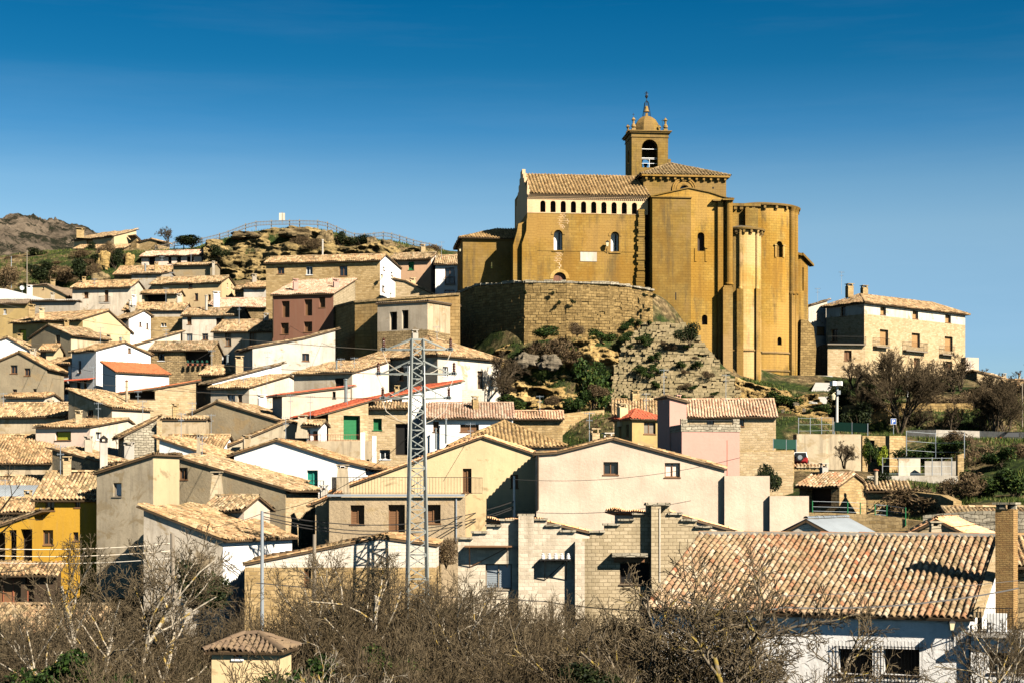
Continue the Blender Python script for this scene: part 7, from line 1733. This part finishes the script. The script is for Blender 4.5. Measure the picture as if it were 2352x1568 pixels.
def leaf_cloud(seed, n, size, mat, name, flat_=1.0, blades=False):
    r = np.random.RandomState(seed); nb = 9; C = r.normal(0, .34, (nb, 3)); C[:, 2] = np.abs(C[:, 2])*.9+.25; Rr = r.uniform(.25, .5, nb)
    k = r.randint(0, nb, n); d = r.normal(0, 1, (n, 3)); d /= np.linalg.norm(d, axis=1, keepdims=True); P = C[k]+d*Rr[k][:, None]*r.uniform(.55, 1.05, n)[:, None]; P[:, 2] = np.maximum(P[:, 2]*flat_, .0)
    a = r.normal(0, 1, (n, 3)); a /= np.linalg.norm(a, axis=1, keepdims=True); bb = np.cross(a, r.normal(0, 1, (n, 3))); bb /= np.linalg.norm(bb, axis=1, keepdims=True)
    sz = size*r.uniform(.5, 1.4, n)[:, None]; asp = .22 if blades else .6
    V = np.stack([P-a*sz, P+bb*sz*asp, P+a*sz, P-bb*sz*asp], 1).reshape(-1, 3); q = np.arange(n*4).reshape(n, 4)
    mb = MB(); mb.np.append((V, q, np.clip(r.normal(.5, .25, n)+(k % 3-1)*.12, 0, 1), 0)); return mb
def bush_proto(seed, n, size, mat, name='bush', blades=False, flat_=1.0):
    r = empty(name, (0, 0, 0), 'bush', 'bush'); leaf_cloud(seed, n, size, mat, name, flat_, blades).build('foliage', M[mat], r)
    st = MB(); rr_ = random.Random(seed)
    for i in range(7): st.bar((0, 0, -.2), (rr_.gauss(0, .3), rr_.gauss(0, .3), rr_.uniform(.4, .8)), .03, .01, 4)
    st.build('stem', M['bark'], r); return r
bg_ = bush_proto(1, 3200, .055, 'leaf_green'); bd_ = bush_proto(2, 3600, .05, 'leaf_dark'); bw_ = bush_proto(3, 3600, .075, 'leaf_brown', blades=True); bl_ = bush_proto(4, 3000, .05, 'leaf_lime')
def bush(pr, u, v, D, wU, lab, hs=1.0, grp=None, rz=None):
    a = at(u, v, D); s = wU/F*D/1.5; o = place(pr, a.x, a.y, a.z-.1*s, s, rs.uniform(0, 6) if rz is None else rz, lab, grp); o.scale = (s, s, s*hs); return o
B = [(bd_, 1585, 785, 186, 56, 'round dark evergreen bush at the church foot above the masonry ramp', 1), (bw_, 1285, 826, 184, 78, 'large brown dry bush on top of the cliff boulders', 1), (bw_, 1240, 820, 185, 60, 'brown bush left of the large one on the cliff', 1),
     (bw_, 1325, 765, 187, 34, 'small brown bush against the terrace retaining wall', 1.2), (bg_, 1380, 780, 183, 60, 'green ivy mound under the retaining wall by the ramp', .6), (bg_, 1250, 770, 185, 70, 'low green growth under the retaining wall, left', .5),
     (bg_, 1360, 925, 170, 95, 'big green ivy mass filling the gap beside the masonry ramp', 1.35), (bg_, 1330, 940, 168, 60, 'green ivy lobe at the lower left of the gap', 1), (bg_, 1375, 870, 175, 50, 'upper green ivy clump beside the ramp edge', 1.1), (bw_, 1375, 905, 168, 44, 'brown dry clump in the green ivy', .9), (bw_, 1268, 925, 169, 34, 'round brown bush at the left foot of the cliff cave', .9),
     (bg_, 1180, 938, 164, 80, 'green bank at the foot of the cliff behind the pink roof', .55), (bw_, 1690, 905, 183, 32, 'round dry bush at the right foot of the ramp', 1), (bg_, 1800, 925, 180, 80, 'grassy mound below the church apse', .5),
     (bd_, 265, 610, 268, 40, 'dark round shrub right of the cream hilltop house', 1.2), (bw_, 244, 590, 272, 36, 'brown shrub under the cream hilltop house', 1.6), (bd_, 95, 645, 262, 66, 'dark evergreen hedge bush at the upper left', .7), (bw_, 150, 640, 262, 60, 'brown thicket on the upper left bank', .9), (bd_, 190, 642, 258, 60, 'dark ivy bank left of the mossy rock', 1), (bw_, 215, 632, 256, 30, 'brown shrub above the white plaster house', 1.5), (bw_, 10, 650, 258, 60, 'reddish brush at the far left', 1.1),
     (bw_, 690, 562, 268, 40, 'dry grassy clump on the hill cliff face', .8), (bw_, 720, 570, 266, 40, 'dark shrub in the hill cliff, centre', .9), (bd_, 780, 560, 270, 30, 'dark shrub at the right of the cracked rock', 1.2), (bd_, 830, 560, 271, 60, 'dark green shrub band beside the small upright rock', .5), (bd_, 440, 560, 274, 80, 'low dark shrubs along the fence left of the cliff', .4), (bd_, 500, 590, 264, 40, 'ivy hanging at the left end of the hill cliff', .9), (bw_, 990, 575, 270, 40, 'brown shrub at the right end of the fence', .6),
     (bd_, 1925, 935, 180, 90, 'dark ivy bank under the manor path', .8), (bd_, 1975, 985, 174, 62, 'dark creeper covering the rubble wall end', 1.3), (bg_, 1880, 950, 176, 60, 'green patch left of the flood light post', .5), (bw_, 2140, 925, 186, 120, 'low brown scrub above the rubble wall', .25), (bw_, 2240, 935, 186, 100, 'brown scrub behind the right bare trees', .8),
     (bg_, 2000, 1050, 147, 30, 'yellow-green ivy on the stone shed, right side', 2), (bl_, 1990, 1062, 147.5, 26, 'lime green ivy climbing left of the shed doorway', 2.3), (bl_, 2027, 1065, 147, 30, 'lime green ivy climbing right of the shed doorway', 2.0),
     (bg_, 2120, 1050, 143, 110, 'green grass bank on the upper fenced terrace', .5), (bg_, 2180, 1045, 143, 100, 'green grass bank at the right of the fenced terrace', .5), (bw_, 2200, 1020, 150, 60, 'brown scrub behind the terrace fence', .9), (bw_, 2265, 1075, 140, 90, 'large brown bush on the slope at the right', 1), (bw_, 2120, 1165, 122, 150, 'wide brown bramble above the yard wall', .6), (bw_, 2210, 1130, 126, 90, 'brown bramble at the foot of the green slope', .9),
     (bd_, 2020, 1112, 128, 60, 'dark green shrub behind the ruined stone hut', .6), (bd_, 1762, 1128, 118, 60, 'dense olive bush between the pink block and the tiled hut', 1.3), (bd_, 1745, 1130, 117, 50, 'olive bush touching the pale yard wall', 1.2), (bg_, 2300, 1060, 136, 70, 'green tussock high on the right slope', .7), (bg_, 2250, 1125, 128, 90, 'green tussock low on the right slope', .7), (bg_, 2330, 1130, 126, 90, 'green tussock at the right edge of the slope', .8), (bw_, 2330, 1050, 138, 70, 'dry brush at the right edge of the slope', .8),
     (bd_, 2215, 905, 200, 17, 'clipped green ball bush in front of the stone house', 1), (bd_, 445, 1380, 76, 110, 'ivy covered stump mass below the sagging barn', 1.1), (bd_, 490, 1400, 78, 90, 'ivy heap beside the storage building', .8), (bg_, 120, 1600, 56, 160, 'dark green laurel at the bottom left', .9), (bg_, 230, 1605, 57, 130, 'dark green laurel right of the bottom left one', .9), (bg_, 690, 1600, 52, 160, 'dark evergreen under the thicket at the bottom', .8), (bg_, 890, 1560, 58, 120, 'green bush deep in the thicket, centre', .9), (bw_, 1025, 1290, 104, 50, 'dry creeper climbing the brown-plastered house corner', 1.8), (bw_, 60, 1040, 155, 110, 'brown vine mass on the roofs at the left edge', .5), (bd_, 1340, 1600, 50, 150, 'dark evergreen at the bottom centre right', .7)]
for pr, u, v, D, wU, lab, hs_v in B: bush(pr, u, v, D, wU, lab, hs_v)
UL = 'scrub bush on the rocky upper left hillside'
for k in range(26):
    u = rs.uniform(-20, 330); D = rs.uniform(258, 285); x_, y_, z_ = G(u, D)
    if HY-z_/D*F < 700: bush(bd_ if k % 3 else bw_, u, HY-z_/D*F+3, D, rs.uniform(18, 50), ('dark green ' if k % 3 else 'brown dry ')+UL+(' left of the cream hilltop house' if u < 165 else ' near the cream hilltop house'), rs.uniform(.5, 1), 'scrub on the upper left hillside')
for u, v, lb in ((1268, 674, 'uppermost tuft near the middle'), (1285, 695, 'lower left tuft near the middle'), (1315, 693, 'lower right tuft near the middle'), (1480, 678, 'upper left tuft at the right end'), (1501, 680, 'upper right tuft at the right end'), (1470, 715, 'lower left tuft at the right end'), (1488, 712, 'lower right tuft at the right end'), (1205, 672, 'tuft at the left corner')): bush(bd_, u, v+4, 188.4 if u < 1450 else 191.3, 13, 'green '+lb+' of the terrace retaining wall', .9, 'tufts in the retaining wall')
for k in range(34):
    f = rs.random(); Dv = 193-14*f-1.6; u = 1425+rs.random()*(130+120*f); v = 742+182*f
    bush(bg_ if rs.random() < .75 else bw_, u, v, Dv, rs.uniform(12, 34), 'small weed clump between the blocks on the '+('upper' if f < .33 else 'middle' if f < .66 else 'lower')+(' left' if u < 1490 else ' right')+' part of the ramp', rs.uniform(.5, .9), 'weeds on the masonry ramp')
# grass and weeds as one mass over the open slopes
GR = []
def scatter(us, vs, n, D0, D1, sz): 
    r = np.random.RandomState(len(GR)+3); D = r.uniform(D0, D1, n); u = r.uniform(us[0], us[1], n); x = (u-CX)/F*D
    nzv = np.array([noise.noise(Vector((a*.18, b_*.18, 7))) for a, b_ in zip(x, D)]); k = nzv > -.12; x, D = x[k], D[k]; GR.append((x, D, gz(x, D), sz))
scatter((2030, 2400), 0, 9000, 112, 200, .22); scatter((1700, 2060), 0, 5000, 150, 200, .2); scatter((1120, 1440), 0, 3000, 160, 190, .2); scatter((340, 1020), 0, 5000, 262, 282, .25); scatter((-60, 340), 0, 3000, 255, 300, .25); scatter((-60, 1600), 0, 9000, 42, 92, .16)
x = np.concatenate([g[0] for g in GR]); y = np.concatenate([g[1] for g in GR]); z = np.concatenate([g[2] for g in GR]); s = np.concatenate([np.full(len(g[0]), g[3]) for g in GR]); n_ = len(x); r = np.random.RandomState(8)
Vs = []; 
for k in range(4):
    a = r.uniform(0, 6.28, n_); ox = r.normal(0, .18, n_); oy = r.normal(0, .18, n_); h = s*r.uniform(.7, 1.9, n_); w_ = s*.22
    b0 = np.stack([x+ox-np.cos(a)*w_, y+oy-np.sin(a)*w_, z-.05], 1); b1 = np.stack([x+ox+np.cos(a)*w_, y+oy+np.sin(a)*w_, z-.05], 1); tt = np.stack([x+ox+r.normal(0, .1, n_), y+oy+r.normal(0, .1, n_), z+h], 1); Vs.append(np.stack([b0, b1, tt], 1))
V = np.concatenate(Vs).reshape(-1, 3); q = np.arange(len(V)).reshape(-1, 3); mb = MB(); mb.np.append((V, q, np.clip(r.normal(.5, .28, len(q)), 0, 1), 0)); tag(mb.build('grass', M['leaf_grass']), kind='stuff')
